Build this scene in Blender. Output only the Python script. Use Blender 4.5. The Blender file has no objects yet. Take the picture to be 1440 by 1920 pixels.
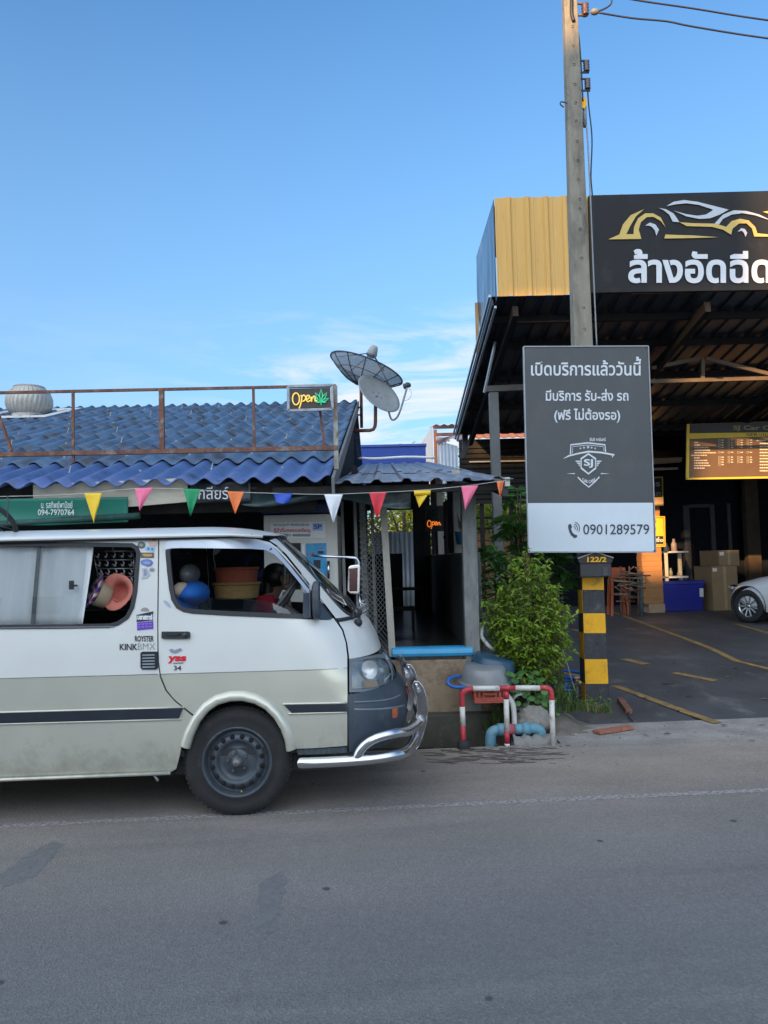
import bpy, math, random
from mathutils import Vector, Matrix
from mathutils.geometry import delaunay_2d_cdt
random.seed(7)
scene = bpy.context.scene
COL = scene.collection
rad = math.radians
PI = math.pi

# ------------------------------------------------------------------ camera
F_PX, CAM_H = 1400.0, 1.54
PITCH, ROLL = rad(3.556), rad(1.3)
RC = Matrix.Rotation(PI/2 + PITCH, 3, 'X') @ Matrix.Rotation(-ROLL, 3, 'Z')
cam_data = bpy.data.cameras.new('camera')
cam = bpy.data.objects.new('camera', cam_data)
COL.objects.link(cam)
cam.matrix_world = Matrix.Translation((0, 0, CAM_H)) @ RC.to_4x4()
cam_data.sensor_fit = 'HORIZONTAL'
cam_data.sensor_width = 36.0
cam_data.lens = 36.0*F_PX/1440.0
cam_data.clip_start, cam_data.clip_end = 0.05, 2000
scene.camera = cam

# ------------------------------------------------------------------ sky, sun, exposure
SUN_AZ = Vector((-0.468, -0.884, 0)).normalized()      # horizontal direction towards the sun
SUN_EL = rad(13.4)
world = bpy.data.worlds.new('World')
scene.world = world
world.use_nodes = True
wn, wl = world.node_tree.nodes, world.node_tree.links
bg = wn['Background']
sky = wn.new('ShaderNodeTexSky')
sky.sky_type = 'NISHITA'
sky.sun_disc = False
sky.sun_elevation = SUN_EL
sky.sun_rotation = math.atan2(SUN_AZ.x, SUN_AZ.y)
sky.altitude = 0
sky.air_density = 1.0
sky.dust_density = 0.4
sky.ozone_density = 2.2
bg.inputs['Strength'].default_value = 0.143
tc = wn.new('ShaderNodeTexCoord')
mp = wn.new('ShaderNodeMapping')
mp.inputs['Scale'].default_value = (2.2, 2.2, 11.0)
wl.new(tc.outputs['Generated'], mp.inputs['Vector'])
cn = wn.new('ShaderNodeTexNoise')
cn.inputs['Scale'].default_value = 2.1
cn.inputs['Detail'].default_value = 9
cn.inputs['Roughness'].default_value = 0.62
cn.inputs['Distortion'].default_value = 0.5
wl.new(mp.outputs[0], cn.inputs['Vector'])
cr = wn.new('ShaderNodeValToRGB')
cr.color_ramp.elements[0].position = 0.46
cr.color_ramp.elements[1].position = 0.63
wl.new(cn.outputs['Fac'], cr.inputs[0])
sx = wn.new('ShaderNodeSeparateXYZ')
wl.new(tc.outputs['Generated'], sx.inputs[0])
band = wn.new('ShaderNodeValToRGB')                    # clouds live in a band over the horizon
els = band.color_ramp.elements
els[0].position, els[0].color = 0.10, (0.75, 0.75, 0.75, 1)
els[1].position, els[1].color = 0.34, (0, 0, 0, 1)
e = els.new(0.24); e.color = (1, 1, 1, 1)
e = els.new(0.295); e.color = (0.4, 0.4, 0.4, 1)
wl.new(sx.outputs['Z'], band.inputs[0])
mul = wn.new('ShaderNodeMath'); mul.operation = 'MULTIPLY'
ctr = wn.new('ShaderNodeMapRange'); ctr.interpolation_type = 'SMOOTHSTEP'      # most of them stand near one bearing
ctr.inputs['From Min'].default_value = -0.30; ctr.inputs['From Max'].default_value = 0.02; ctr.inputs['To Min'].default_value = 0.1
wl.new(sx.outputs['X'], ctr.inputs['Value'])
mulc = wn.new('ShaderNodeMath'); mulc.operation = 'MULTIPLY'
wl.new(cr.outputs[0], mulc.inputs[0]); wl.new(ctr.outputs[0], mulc.inputs[1])
wl.new(mulc.outputs[0], mul.inputs[0]); wl.new(band.outputs[0], mul.inputs[1])
haze = wn.new('ShaderNodeValToRGB')                    # milky air close to the horizon
haze.color_ramp.elements[0].position, haze.color_ramp.elements[0].color = 0.03, (0.85, 0.85, 0.85, 1)
haze.color_ramp.elements[1].position, haze.color_ramp.elements[1].color = 0.62, (0, 0, 0, 1)
e = haze.color_ramp.elements.new(0.22); e.color = (0.52, 0.52, 0.52, 1)
wl.new(sx.outputs['Z'], haze.inputs[0])
tint = wn.new('ShaderNodeMix'); tint.data_type = 'RGBA'; tint.blend_type = 'MULTIPLY'
tint.inputs['Factor'].default_value = 1.0
wl.new(sky.outputs[0], tint.inputs['A'])
tint.inputs['B'].default_value = (0.66, 0.98, 1.18, 1)
hz = wn.new('ShaderNodeMix'); hz.data_type = 'RGBA'
wl.new(haze.outputs[0], hz.inputs['Factor'])
wl.new(tint.outputs['Result'], hz.inputs['A'])
hz.inputs['B'].default_value = (1.38, 2.2, 3.25, 1)
mx = wn.new('ShaderNodeMix'); mx.data_type = 'RGBA'
wl.new(mul.outputs[0], mx.inputs['Factor'])
wl.new(hz.outputs['Result'], mx.inputs['A'])
mx.inputs['B'].default_value = (3.7, 3.75, 3.9, 1)
# sky glow added on the sun's side, behind the viewer, to brighten the street
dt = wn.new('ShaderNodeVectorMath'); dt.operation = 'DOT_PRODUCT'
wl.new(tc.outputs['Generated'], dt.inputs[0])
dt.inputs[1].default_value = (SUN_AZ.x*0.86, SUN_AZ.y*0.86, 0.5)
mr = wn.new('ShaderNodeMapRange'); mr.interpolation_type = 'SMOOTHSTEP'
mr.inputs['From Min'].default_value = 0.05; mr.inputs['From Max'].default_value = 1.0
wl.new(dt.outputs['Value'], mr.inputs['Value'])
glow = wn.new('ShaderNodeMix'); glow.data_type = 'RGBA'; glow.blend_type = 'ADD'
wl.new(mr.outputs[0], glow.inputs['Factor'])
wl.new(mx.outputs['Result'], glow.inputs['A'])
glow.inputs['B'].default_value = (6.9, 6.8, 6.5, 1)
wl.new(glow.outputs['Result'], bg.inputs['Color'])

sun_data = bpy.data.lights.new('sun', 'SUN')
sun_data.energy = 5.0
sun_data.angle = rad(0.5)
sun_data.color = (1.0, 0.58, 0.24)
sun = bpy.data.objects.new('sun', sun_data)
COL.objects.link(sun)
sdir = (SUN_AZ*math.cos(SUN_EL) + Vector((0, 0, math.sin(SUN_EL)))).normalized()
sun.rotation_euler = sdir.to_track_quat('Z', 'Y').to_euler()
sun.location = sdir*40

vs = scene.view_settings
vs.view_transform = 'Standard'
vs.look = 'None'
vs.gamma = 1
vs.use_curve_mapping = False
vs.exposure = 0.85
scene.cycles.max_bounces = 8
scene.cycles.transparent_max_bounces = 16
scene.cycles.use_denoising = True

# ------------------------------------------------------------------ helpers
def A(px, py, Y):
    """the world point seen at a photograph pixel, at distance Y in front of the camera"""
    d = RC @ Vector(((px-720)/F_PX, -(py-960)/F_PX, -1))
    return Vector((0, 0, CAM_H)) + d*(Y/d.y)

def G(px, py, z=0.0):
    d = RC @ Vector(((px-720)/F_PX, -(py-960)/F_PX, -1))
    return Vector((0, 0, CAM_H)) + d*((z-CAM_H)/d.z)

MW = {}
def link(o):
    COL.objects.link(o)
    return o

def tag(o, label=None, cat=None, group=None, kind=None):
    if label: o['label'] = label
    if cat: o['category'] = cat
    if group: o['group'] = group
    if kind: o['kind'] = kind
    return o

def thing(name, label, cat, loc=(0, 0, 0), rz=0.0, group=None):
    o = link(bpy.data.objects.new(name, None))
    o.empty_display_size = 0.1
    o.location = loc
    o.rotation_euler = (0, 0, rz)
    MW[o.name] = Matrix.Translation(loc) @ Matrix.Rotation(rz, 4, 'Z')
    return tag(o, label, cat, group)

class MB:
    def __init__(s):
        s.v, s.f, s.m, s.s = [], [], [], []
    def add(s, vs_, fs, m=0, smooth=False):
        b = len(s.v)
        s.v += [Vector(p) for p in vs_]
        for f in fs:
            s.f.append([i+b for i in f]); s.m.append(m); s.s.append(smooth)
        return s
    def hexa(s, p, m=0):
        return s.add(p, [(0,3,2,1),(4,5,6,7),(0,1,5,4),(1,2,6,5),(2,3,7,6),(3,0,4,7)], m)
    def box(s, x0, x1, y0, y1, z0, z1, m=0):
        return s.hexa([(x0,y0,z0),(x1,y0,z0),(x1,y1,z0),(x0,y1,z0),(x0,y0,z1),(x1,y0,z1),(x1,y1,z1),(x0,y1,z1)], m)
    def bar(s, p, q, w, h=None, up=(0, 0, 1), m=0):
        p, q = Vector(p), Vector(q); h = h or w
        d = (q-p).normalized(); up = Vector(up)
        if abs(d.dot(up)) > 0.95: up = Vector((0, 1, 0))
        a = d.cross(up).normalized(); b = a.cross(d).normalized()
        c = [p-a*w/2-b*h/2, p+a*w/2-b*h/2, p+a*w/2+b*h/2, p-a*w/2+b*h/2]
        c += [x+(q-p) for x in c]
        return s.hexa(c, m)
    def tube(s, pts, r, n=8, caps=True, m=0, closed=False):
        pts = [Vector(p) for p in pts]; k = len(pts)
        rs = r if isinstance(r, (list, tuple)) else [r]*k
        t0 = (pts[1]-pts[0]).normalized()
        a = t0.cross(Vector((0, 0, 1)))
        if a.length < 0.1: a = t0.cross(Vector((0, 1, 0)))
        a.normalize()
        V = []; prev = t0
        for i, p in enumerate(pts):
            if closed: t = (pts[(i+1) % k]-pts[i-1]).normalized()
            elif i == 0: t = t0
            elif i == k-1: t = (pts[i]-pts[i-1]).normalized()
            else: t = ((pts[i+1]-p).normalized()+(p-pts[i-1]).normalized()).normalized()
            q = prev.rotation_difference(t); a = (q @ a); a = (a-t*a.dot(t)).normalized(); prev = t
            b = t.cross(a)
            for j in range(n):
                g = 2*PI*j/n
                V.append(p+(a*math.cos(g)+b*math.sin(g))*rs[i])
        Fs = []
        for i in range(k if closed else k-1):
            for j in range(n):
                i2 = (i+1) % k
                Fs.append((i*n+j, i*n+(j+1) % n, i2*n+(j+1) % n, i2*n+j))
        s.add(V, Fs, m, True)
        if caps and not closed:
            b = len(s.v)-len(V)
            s.f.append([b+j for j in range(n)][::-1]); s.m.append(m); s.s.append(False)
            s.f.append([b+(k-1)*n+j for j in range(n)]); s.m.append(m); s.s.append(False)
        return s
    def lathe(s, prof, c, axis=(0, 0, 1), n=24, m=0, smooth=True, a0=0.0, a1=2*PI, rmod=None):
        axis = Vector(axis).normalized(); c = Vector(c)
        u = axis.cross(Vector((0, 1, 0)))
        if u.length < 0.1: u = axis.cross(Vector((1, 0, 0)))
        u.normalize(); w = axis.cross(u)
        full = abs(a1-a0-2*PI) < 1e-6
        nn = n if full else n+1
        V = []
        for (r, h) in prof:
            for j in range(nn):
                g = a0+(a1-a0)*j/n
                rr = r*(rmod(g, h) if rmod else 1)
                V.append(c+axis*h+(u*math.cos(g)+w*math.sin(g))*rr)
        Fs = []
        for i in range(len(prof)-1):
            for j in range(n):
                j2 = (j+1) % nn
                Fs.append((i*nn+j, i*nn+j2, (i+1)*nn+j2, (i+1)*nn+j))
        return s.add(V, Fs, m, smooth)
    def prism(s, poly, off, m=0):
        n = len(poly); poly = [Vector(p) for p in poly]; off = Vector(off)
        V = poly+[p+off for p in poly]
        Fs = [list(range(n))[::-1], list(range(n, 2*n))]+[(i, (i+1) % n, n+(i+1) % n, n+i) for i in range(n)]
        return s.add(V, Fs, m)
    def grid(s, fn, nu, nv, m=0, smooth=True):
        V = [fn(i/nu, j/nv) for j in range(nv+1) for i in range(nu+1)]
        Fs = [(j*(nu+1)+i, j*(nu+1)+i+1, (j+1)*(nu+1)+i+1, (j+1)*(nu+1)+i) for j in range(nv) for i in range(nu)]
        return s.add(V, Fs, m, smooth)
    def blob(s, c, r, n=10, m=0, sq=(1, 1, 1), noise=0.0, seed=0):
        rnd = random.Random(seed); c = Vector(c); V = []; ph = [rnd.uniform(0, 6.28) for _ in range(6)]
        for i in range(n+1):
            t = PI*i/n
            for j in range(2*n):
                p = PI*j/n
                d = Vector((math.sin(t)*math.cos(p), math.sin(t)*math.sin(p), math.cos(t)))
                k = 1+noise*(math.sin(3*d.x+ph[0])+math.sin(4*d.y+ph[1])+math.sin(5*d.z+ph[2])+.5*math.sin(9*d.x+ph[3])*math.sin(8*d.z+ph[4]))
                V.append(c+Vector((d.x*sq[0], d.y*sq[1], d.z*sq[2]))*r*k)
        w = 2*n
        Fs = [(i*w+j, (i+1)*w+j, (i+1)*w+(j+1) % w, i*w+(j+1) % w) for i in range(n) for j in range(w)]
        return s.add(V, Fs, m, True)
    def build(s, name, mats, parent=None, local=False, bevel=0, solid=0, subsurf=0, solid_off=0):
        if not isinstance(mats, (list, tuple)): mats = [mats]
        me = bpy.data.meshes.new(name)
        o = link(bpy.data.objects.new(name, me))
        V = s.v
        if parent is not None:
            M_ = MW[parent.name]
            if not local:
                Mi = M_.inverted(); V = [Mi @ p for p in V]
            o.parent = parent; MW[o.name] = M_
        else:
            lo = Vector((min(p.x for p in V), min(p.y for p in V), min(p.z for p in V)))
            hi = Vector((max(p.x for p in V), max(p.y for p in V), max(p.z for p in V)))
            c = Vector(((lo.x+hi.x)/2, (lo.y+hi.y)/2, lo.z))
            V = [p-c for p in V]; o.location = c; MW[o.name] = Matrix.Translation(c)
        me.from_pydata([tuple(p) for p in V], [], s.f)
        for m_ in mats: me.materials.append(m_)
        me.polygons.foreach_set('material_index', s.m)
        me.polygons.foreach_set('use_smooth', s.s)
        me.validate(); me.update()
        if solid:
            md = o.modifiers.new('thick', 'SOLIDIFY'); md.thickness = solid; md.offset = solid_off
        if bevel:
            md = o.modifiers.new('bevel', 'BEVEL'); md.width = bevel; md.segments = 2; md.limit_method = 'ANGLE'; md.angle_limit = rad(35)
        if subsurf:
            md = o.modifiers.new('sub', 'SUBSURF'); md.levels = subsurf; md.render_levels = subsurf
        return o

def mat(name, col, rough=0.6, metal=0.0, var=0.15, vscale=5.0, bump=0.0, bscale=60.0, dirt=None, stretch=None,
        coat=0.0, spec=None, emit=None, sss=0.0):
    """procedural principled material: mottled colour, optional dirt layer (colour, amount, scale), optional bump"""
    m = bpy.data.materials.new(name); m.use_nodes = True
    n, l = m.node_tree.nodes, m.node_tree.links
    b = n['Principled BSDF']
    b.inputs['Roughness'].default_value = rough
    b.inputs['Metallic'].default_value = metal
    if coat: b.inputs['Coat Weight'].default_value = coat; b.inputs['Coat Roughness'].default_value = 0.05
    if spec is not None: b.inputs['Specular IOR Level'].default_value = spec
    t = n.new('ShaderNodeTexCoord')
    vec = t.outputs['Object']
    if stretch:
        k = n.new('ShaderNodeMapping'); k.inputs['Scale'].default_value = stretch
        l.new(vec, k.inputs['Vector']); vec = k.outputs[0]
    nz = n.new('ShaderNodeTexNoise'); nz.inputs['Scale'].default_value = vscale; nz.inputs['Detail'].default_value = 6
    nz.inputs['Roughness'].default_value = 0.65
    l.new(vec, nz.inputs['Vector'])
    rp = n.new('ShaderNodeValToRGB')
    rp.color_ramp.elements[0].position = 0.3; rp.color_ramp.elements[1].position = 0.7
    rp.color_ramp.elements[0].color = (*[c*(1-var) for c in col], 1)
    rp.color_ramp.elements[1].color = (*[min(1, c*(1+var)) for c in col], 1)
    l.new(nz.outputs['Fac'], rp.inputs[0])
    out = rp.outputs[0]
    if dirt:
        dc, amt, ds = dirt
        d2 = n.new('ShaderNodeTexNoise'); d2.inputs['Scale'].default_value = ds; d2.inputs['Detail'].default_value = 8
        d2.inputs['Roughness'].default_value = 0.7
        l.new(vec, d2.inputs['Vector'])
        r2 = n.new('ShaderNodeValToRGB')
        r2.color_ramp.elements[0].position = max(0.02, 0.62-amt*0.35); r2.color_ramp.elements[1].position = min(0.98, 0.80-amt*0.25)
        l.new(d2.outputs['Fac'], r2.inputs[0])
        mx_ = n.new('ShaderNodeMix'); mx_.data_type = 'RGBA'
        l.new(r2.outputs[0], mx_.inputs['Factor']); l.new(out, mx_.inputs['A']); mx_.inputs['B'].default_value = (*dc, 1)
        out = mx_.outputs['Result']
    l.new(out, b.inputs['Base Color'])
    if bump:
        nb = n.new('ShaderNodeTexNoise'); nb.inputs['Scale'].default_value = bscale; nb.inputs['Detail'].default_value = 4
        l.new(vec, nb.inputs['Vector'])
        bp = n.new('ShaderNodeBump'); bp.inputs['Strength'].default_value = bump; bp.inputs['Distance'].default_value = 0.01
        l.new(nb.outputs['Fac'], bp.inputs['Height']); l.new(bp.outputs[0], b.inputs['Normal'])
    if emit:
        b.inputs['Emission Color'].default_value = (*emit[0], 1); b.inputs['Emission Strength'].default_value = emit[1]
    return m

def leafmat(name, c1, c2, trans=0.35, rough=0.45, scale=3.0):
    m = bpy.data.materials.new(name); m.use_nodes = True
    n, l = m.node_tree.nodes, m.node_tree.links
    b = n['Principled BSDF']; b.inputs['Roughness'].default_value = rough
    g = n.new('ShaderNodeNewGeometry')
    t = n.new('ShaderNodeTexCoord')
    nz = n.new('ShaderNodeTexNoise'); nz.inputs['Scale'].default_value = scale; l.new(t.outputs['Object'], nz.inputs['Vector'])
    ad = n.new('ShaderNodeMath'); ad.operation = 'MULTIPLY_ADD'; ad.inputs[1].default_value = 0.6; 
    l.new(g.outputs['Random Per Island'], ad.inputs[0])
    sb = n.new('ShaderNodeMath'); sb.operation = 'MULTIPLY_ADD'; sb.inputs[1].default_value = 0.9; sb.inputs[2].default_value = -0.25
    l.new(nz.outputs['Fac'], sb.inputs[0]); l.new(sb.outputs[0], ad.inputs[2])
    rp = n.new('ShaderNodeValToRGB')
    rp.color_ramp.elements[0].color = (*c1, 1); rp.color_ramp.elements[1].color = (*c2, 1)
    l.new(ad.outputs[0], rp.inputs[0]); l.new(rp.outputs[0], b.inputs['Base Color'])
    tr = n.new('ShaderNodeBsdfTranslucent'); l.new(rp.outputs[0], tr.inputs['Color'])
    mxs = n.new('ShaderNodeMixShader'); mxs.inputs[0].default_value = trans
    l.new(b.outputs[0], mxs.inputs[1]); l.new(tr.outputs[0], mxs.inputs[2])
    l.new(mxs.outputs[0], n['Material Output'].inputs['Surface'])
    return m

def glassmat(name, tint=(0.8, 0.85, 0.85), refl=1.5, extra=0.0):
    m = bpy.data.materials.new(name); m.use_nodes = True
    n, l = m.node_tree.nodes, m.node_tree.links
    n.remove(n['Principled BSDF'])
    tr = n.new('ShaderNodeBsdfTransparent'); tr.inputs[0].default_value = (*tint, 1)
    gl = n.new('ShaderNodeBsdfGlossy'); gl.inputs['Roughness'].default_value = 0.01
    gl.inputs['Color'].default_value = (0.95, 0.97, 1, 1)
    fr = n.new('ShaderNodeFresnel'); fr.inputs['IOR'].default_value = refl
    ad = n.new('ShaderNodeMath'); ad.operation = 'ADD'; ad.inputs[1].default_value = extra; ad.use_clamp = True
    l.new(fr.outputs[0], ad.inputs[0])
    mxs = n.new('ShaderNodeMixShader')
    l.new(ad.outputs[0], mxs.inputs[0]); l.new(tr.outputs[0], mxs.inputs[1]); l.new(gl.outputs[0], mxs.inputs[2])
    l.new(mxs.outputs[0], n['Material Output'].inputs['Surface'])
    return m

# ---- lettering: outlines of the built-in font, triangulated as flat meshes
_TEXT = {}
TONE = '่้๊๋์'
UPV = 'ิีึืั็'
def glyphs(body, bold=0.0):
    key = (body, round(bold, 4))
    if key in _TEXT: return _TEXT[key]
    c = bpy.data.curves.new('lettering', 'FONT'); c.body = body; c.resolution_u = 3
    o = link(bpy.data.objects.new('lettering', c))
    bpy.context.view_layer.update()
    dg = bpy.context.evaluated_depsgraph_get()
    cv = o.evaluated_get(dg).to_curve(dg)
    by = {}
    for sp in cv.splines:
        bz = sp.bezier_points; poly = []
        k = len(bz)
        for i in range(k):
            p, q = bz[i], bz[(i+1) % k]
            a, b_, c_, d_ = p.co, p.handle_right, q.handle_left, q.co
            straight = ((b_-a).cross(d_-a)).length < 1e-5 and ((c_-a).cross(d_-a)).length < 1e-5
            for s in ([0] if straight else [0, .25, .5, .75]):
                u = 1-s
                x = a*u**3+b_*3*u*u*s+c_*3*u*s*s+d_*s**3
                if not poly or (poly[-1]-Vector((x.x, x.y))).length > 1e-4: poly.append(Vector((x.x, x.y)))
        if len(poly) > 2 and (poly[0]-poly[-1]).length < 1e-4: poly.pop()
        if len(poly) < 3: continue
        ci = sp.character_index
        if 0 < ci < len(body) and body[ci] in TONE and body[ci-1] in UPV:
            for p in poly: p.y += 0.20
        by.setdefault(ci, []).append(poly)
    o.evaluated_get(dg).to_curve_clear()
    bpy.data.objects.remove(o); bpy.data.curves.remove(c)
    if bold:
      ar = lambda P: sum(P[i].x*P[(i+1) % len(P)].y-P[(i+1) % len(P)].x*P[i].y for i in range(len(P)))
      for polys in by.values():
        sg = -1 if ar(max(polys, key=lambda P: abs(ar(P)))) > 0 else 1
        for pi_, poly in enumerate(polys):
            k = len(poly); off = []
            for i in range(k):
                e1 = (poly[i]-poly[i-1]); e2 = (poly[(i+1) % k]-poly[i])
                if e1.length < 1e-6 or e2.length < 1e-6: off.append(poly[i]); continue
                n1 = Vector((-e1.y, e1.x)).normalized(); n2 = Vector((-e2.y, e2.x)).normalized()
                nn = n1+n2
                nn = nn/max(0.5, nn.length_squared/2) if nn.length > 1e-3 else n1
                off.append(poly[i]+nn*bold*sg)
            polys[pi_] = off
    V, T = [], []
    for ci, polys in by.items():
        pts, edges = [], []
        for poly in polys:
            b0 = len(pts); pts += poly
            edges += [(b0+i, b0+(i+1) % len(poly)) for i in range(len(poly))]
        r = delaunay_2d_cdt(pts, edges, [], 0, 1e-6)
        ov, of = r[0], r[2]
        base = len(V); V += [(p.x, p.y) for p in ov]
        for f in of:
            cx = sum(ov[i].x for i in f)/len(f); cy = sum(ov[i].y for i in f)/len(f)
            w = 0
            for poly in polys:
                k = len(poly)
                for i in range(k):
                    a, b_ = poly[i], poly[(i+1) % k]
                    if (a.y > cy) != (b_.y > cy):
                        xx = a.x+(cy-a.y)/(b_.y-a.y)*(b_.x-a.x)
                        if xx > cx: w += 1 if b_.y > a.y else -1
            if w != 0: T.append(tuple(base+i for i in f))
    x0 = min(p[0] for p in V); x1 = max(p[0] for p in V); y0 = min(p[1] for p in V); y1 = max(p[1] for p in V)
    V = [((x-x0)/(x1-x0), (y-y0)/(y1-y0)) for x, y in V]
    _TEXT[key] = (V, T)
    return V, T

def lettering(mb, body, rect, fn, m=0, bold=0.0, shear=0.0):
    """fit the text's ink box into rect = (left, top, right, bottom) of fn's own plane and add it to mb"""
    V, T = glyphs(body, bold)
    l_, t_, r_, b_ = rect
    P = [fn(l_+(r_-l_)*x+shear*(t_-b_)*-(y)*-1, b_+(t_-b_)*y) if shear else fn(l_+(r_-l_)*x, b_+(t_-b_)*y) for x, y in V]
    mb.add(P, T, m)

def shape(mb, poly, fn, m=0):
    """a flat filled outline (may be concave) laid on fn's plane"""
    pts = [Vector(p) for p in poly]
    r = delaunay_2d_cdt(pts, [(i, (i+1) % len(pts)) for i in range(len(pts))], [], 0, 1e-6)
    ov = r[0]; T = []
    for f in r[2]:
        cx = sum(ov[i].x for i in f)/len(f); cy = sum(ov[i].y for i in f)/len(f); w = False
        for i in range(len(pts)):
            a, b_ = pts[i], pts[(i+1) % len(pts)]
            if (a.y > cy) != (b_.y > cy) and a.x+(cy-a.y)/(b_.y-a.y)*(b_.x-a.x) > cx: w = not w
        if w: T.append(f)
    mb.add([fn(p.x, p.y) for p in ov], T, m)

def stroke(mb, pts, w, fn, m=0, closed=False):
    """a flat line of width w (units of fn's plane)"""
    pts = [Vector(p) for p in pts]; k = len(pts); L, R_ = [], []
    for i in range(k):
        if closed: d = pts[(i+1) % k]-pts[i-1]
        else: d = pts[min(k-1, i+1)]-pts[max(0, i-1)]
        d.normalize(); n_ = Vector((-d.y, d.x))
        L.append(fn(*(pts[i]+n_*w/2))); R_.append(fn(*(pts[i]-n_*w/2)))
    Fs = [(i, (i+1) % k, k+(i+1) % k, k+i) for i in range(k if closed else k-1)]
    mb.add(L+R_, Fs, m)

def smooth_path(pts, n=6):
    """Catmull-Rom through the points"""
    pts = [Vector(p) for p in pts]; out = []
    for i in range(len(pts)-1):
        p0 = pts[max(0, i-1)]; p1 = pts[i]; p2 = pts[i+1]; p3 = pts[min(len(pts)-1, i+2)]
        for j in range(n):
            t = j/n
            out.append(0.5*((2*p1)+(p2-p0)*t+(2*p0-5*p1+4*p2-p3)*t*t+(3*p1-p0-3*p2+p3)*t**3))
    out.append(pts[-1])
    return out

def arc(cx, cy, rx, ry, a0, a1, n=16):
    return [(cx+rx*math.cos(rad(a0+(a1-a0)*i/n)), cy+ry*math.sin(rad(a0+(a1-a0)*i/n))) for i in range(n+1)]

# ---- shared materials
M_white = mat('white_paint', (0.74, 0.75, 0.75), 0.45, var=0.06)
M_black = mat('black_paint', (0.018, 0.019, 0.022), 0.5, var=0.2)
M_dark = mat('dark_wood', (0.028, 0.026, 0.024), 0.85, var=0.3, spec=0.15)
M_rust = mat('rusty_steel', (0.16, 0.07, 0.045), 0.8, var=0.45, vscale=14, dirt=((0.30, 0.26, 0.22), 0.25, 9))
M_steel = mat('dark_steel', (0.05, 0.055, 0.06), 0.55, var=0.2)
M_grey = mat('grey_paint', (0.22, 0.23, 0.24), 0.6, var=0.12)
M_chrome = mat('chrome', (0.62, 0.63, 0.65), 0.22, 1.0, var=0.06, bump=0.02, bscale=12)
M_rubber = mat('rubber', (0.022, 0.022, 0.023), 0.75, var=0.25, vscale=20)
M_yellow = mat('yellow_paint', (0.86, 0.43, 0.008), 0.6, var=0.1, vscale=12, dirt=((0.20, 0.12, 0.03), 0.22, 7))
M_red = mat('red_paint', (0.5, 0.035, 0.05), 0.5, var=0.15, vscale=12)
M_cream = mat('cream_paint', (0.55, 0.50, 0.40), 0.6, var=0.12, stretch=(1, 1, 6))
M_conc = mat('concrete', (0.24, 0.235, 0.22), 0.85, var=0.2, vscale=7, bump=0.25, bscale=70, dirt=((0.10, 0.095, 0.085), 0.3, 5))
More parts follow.
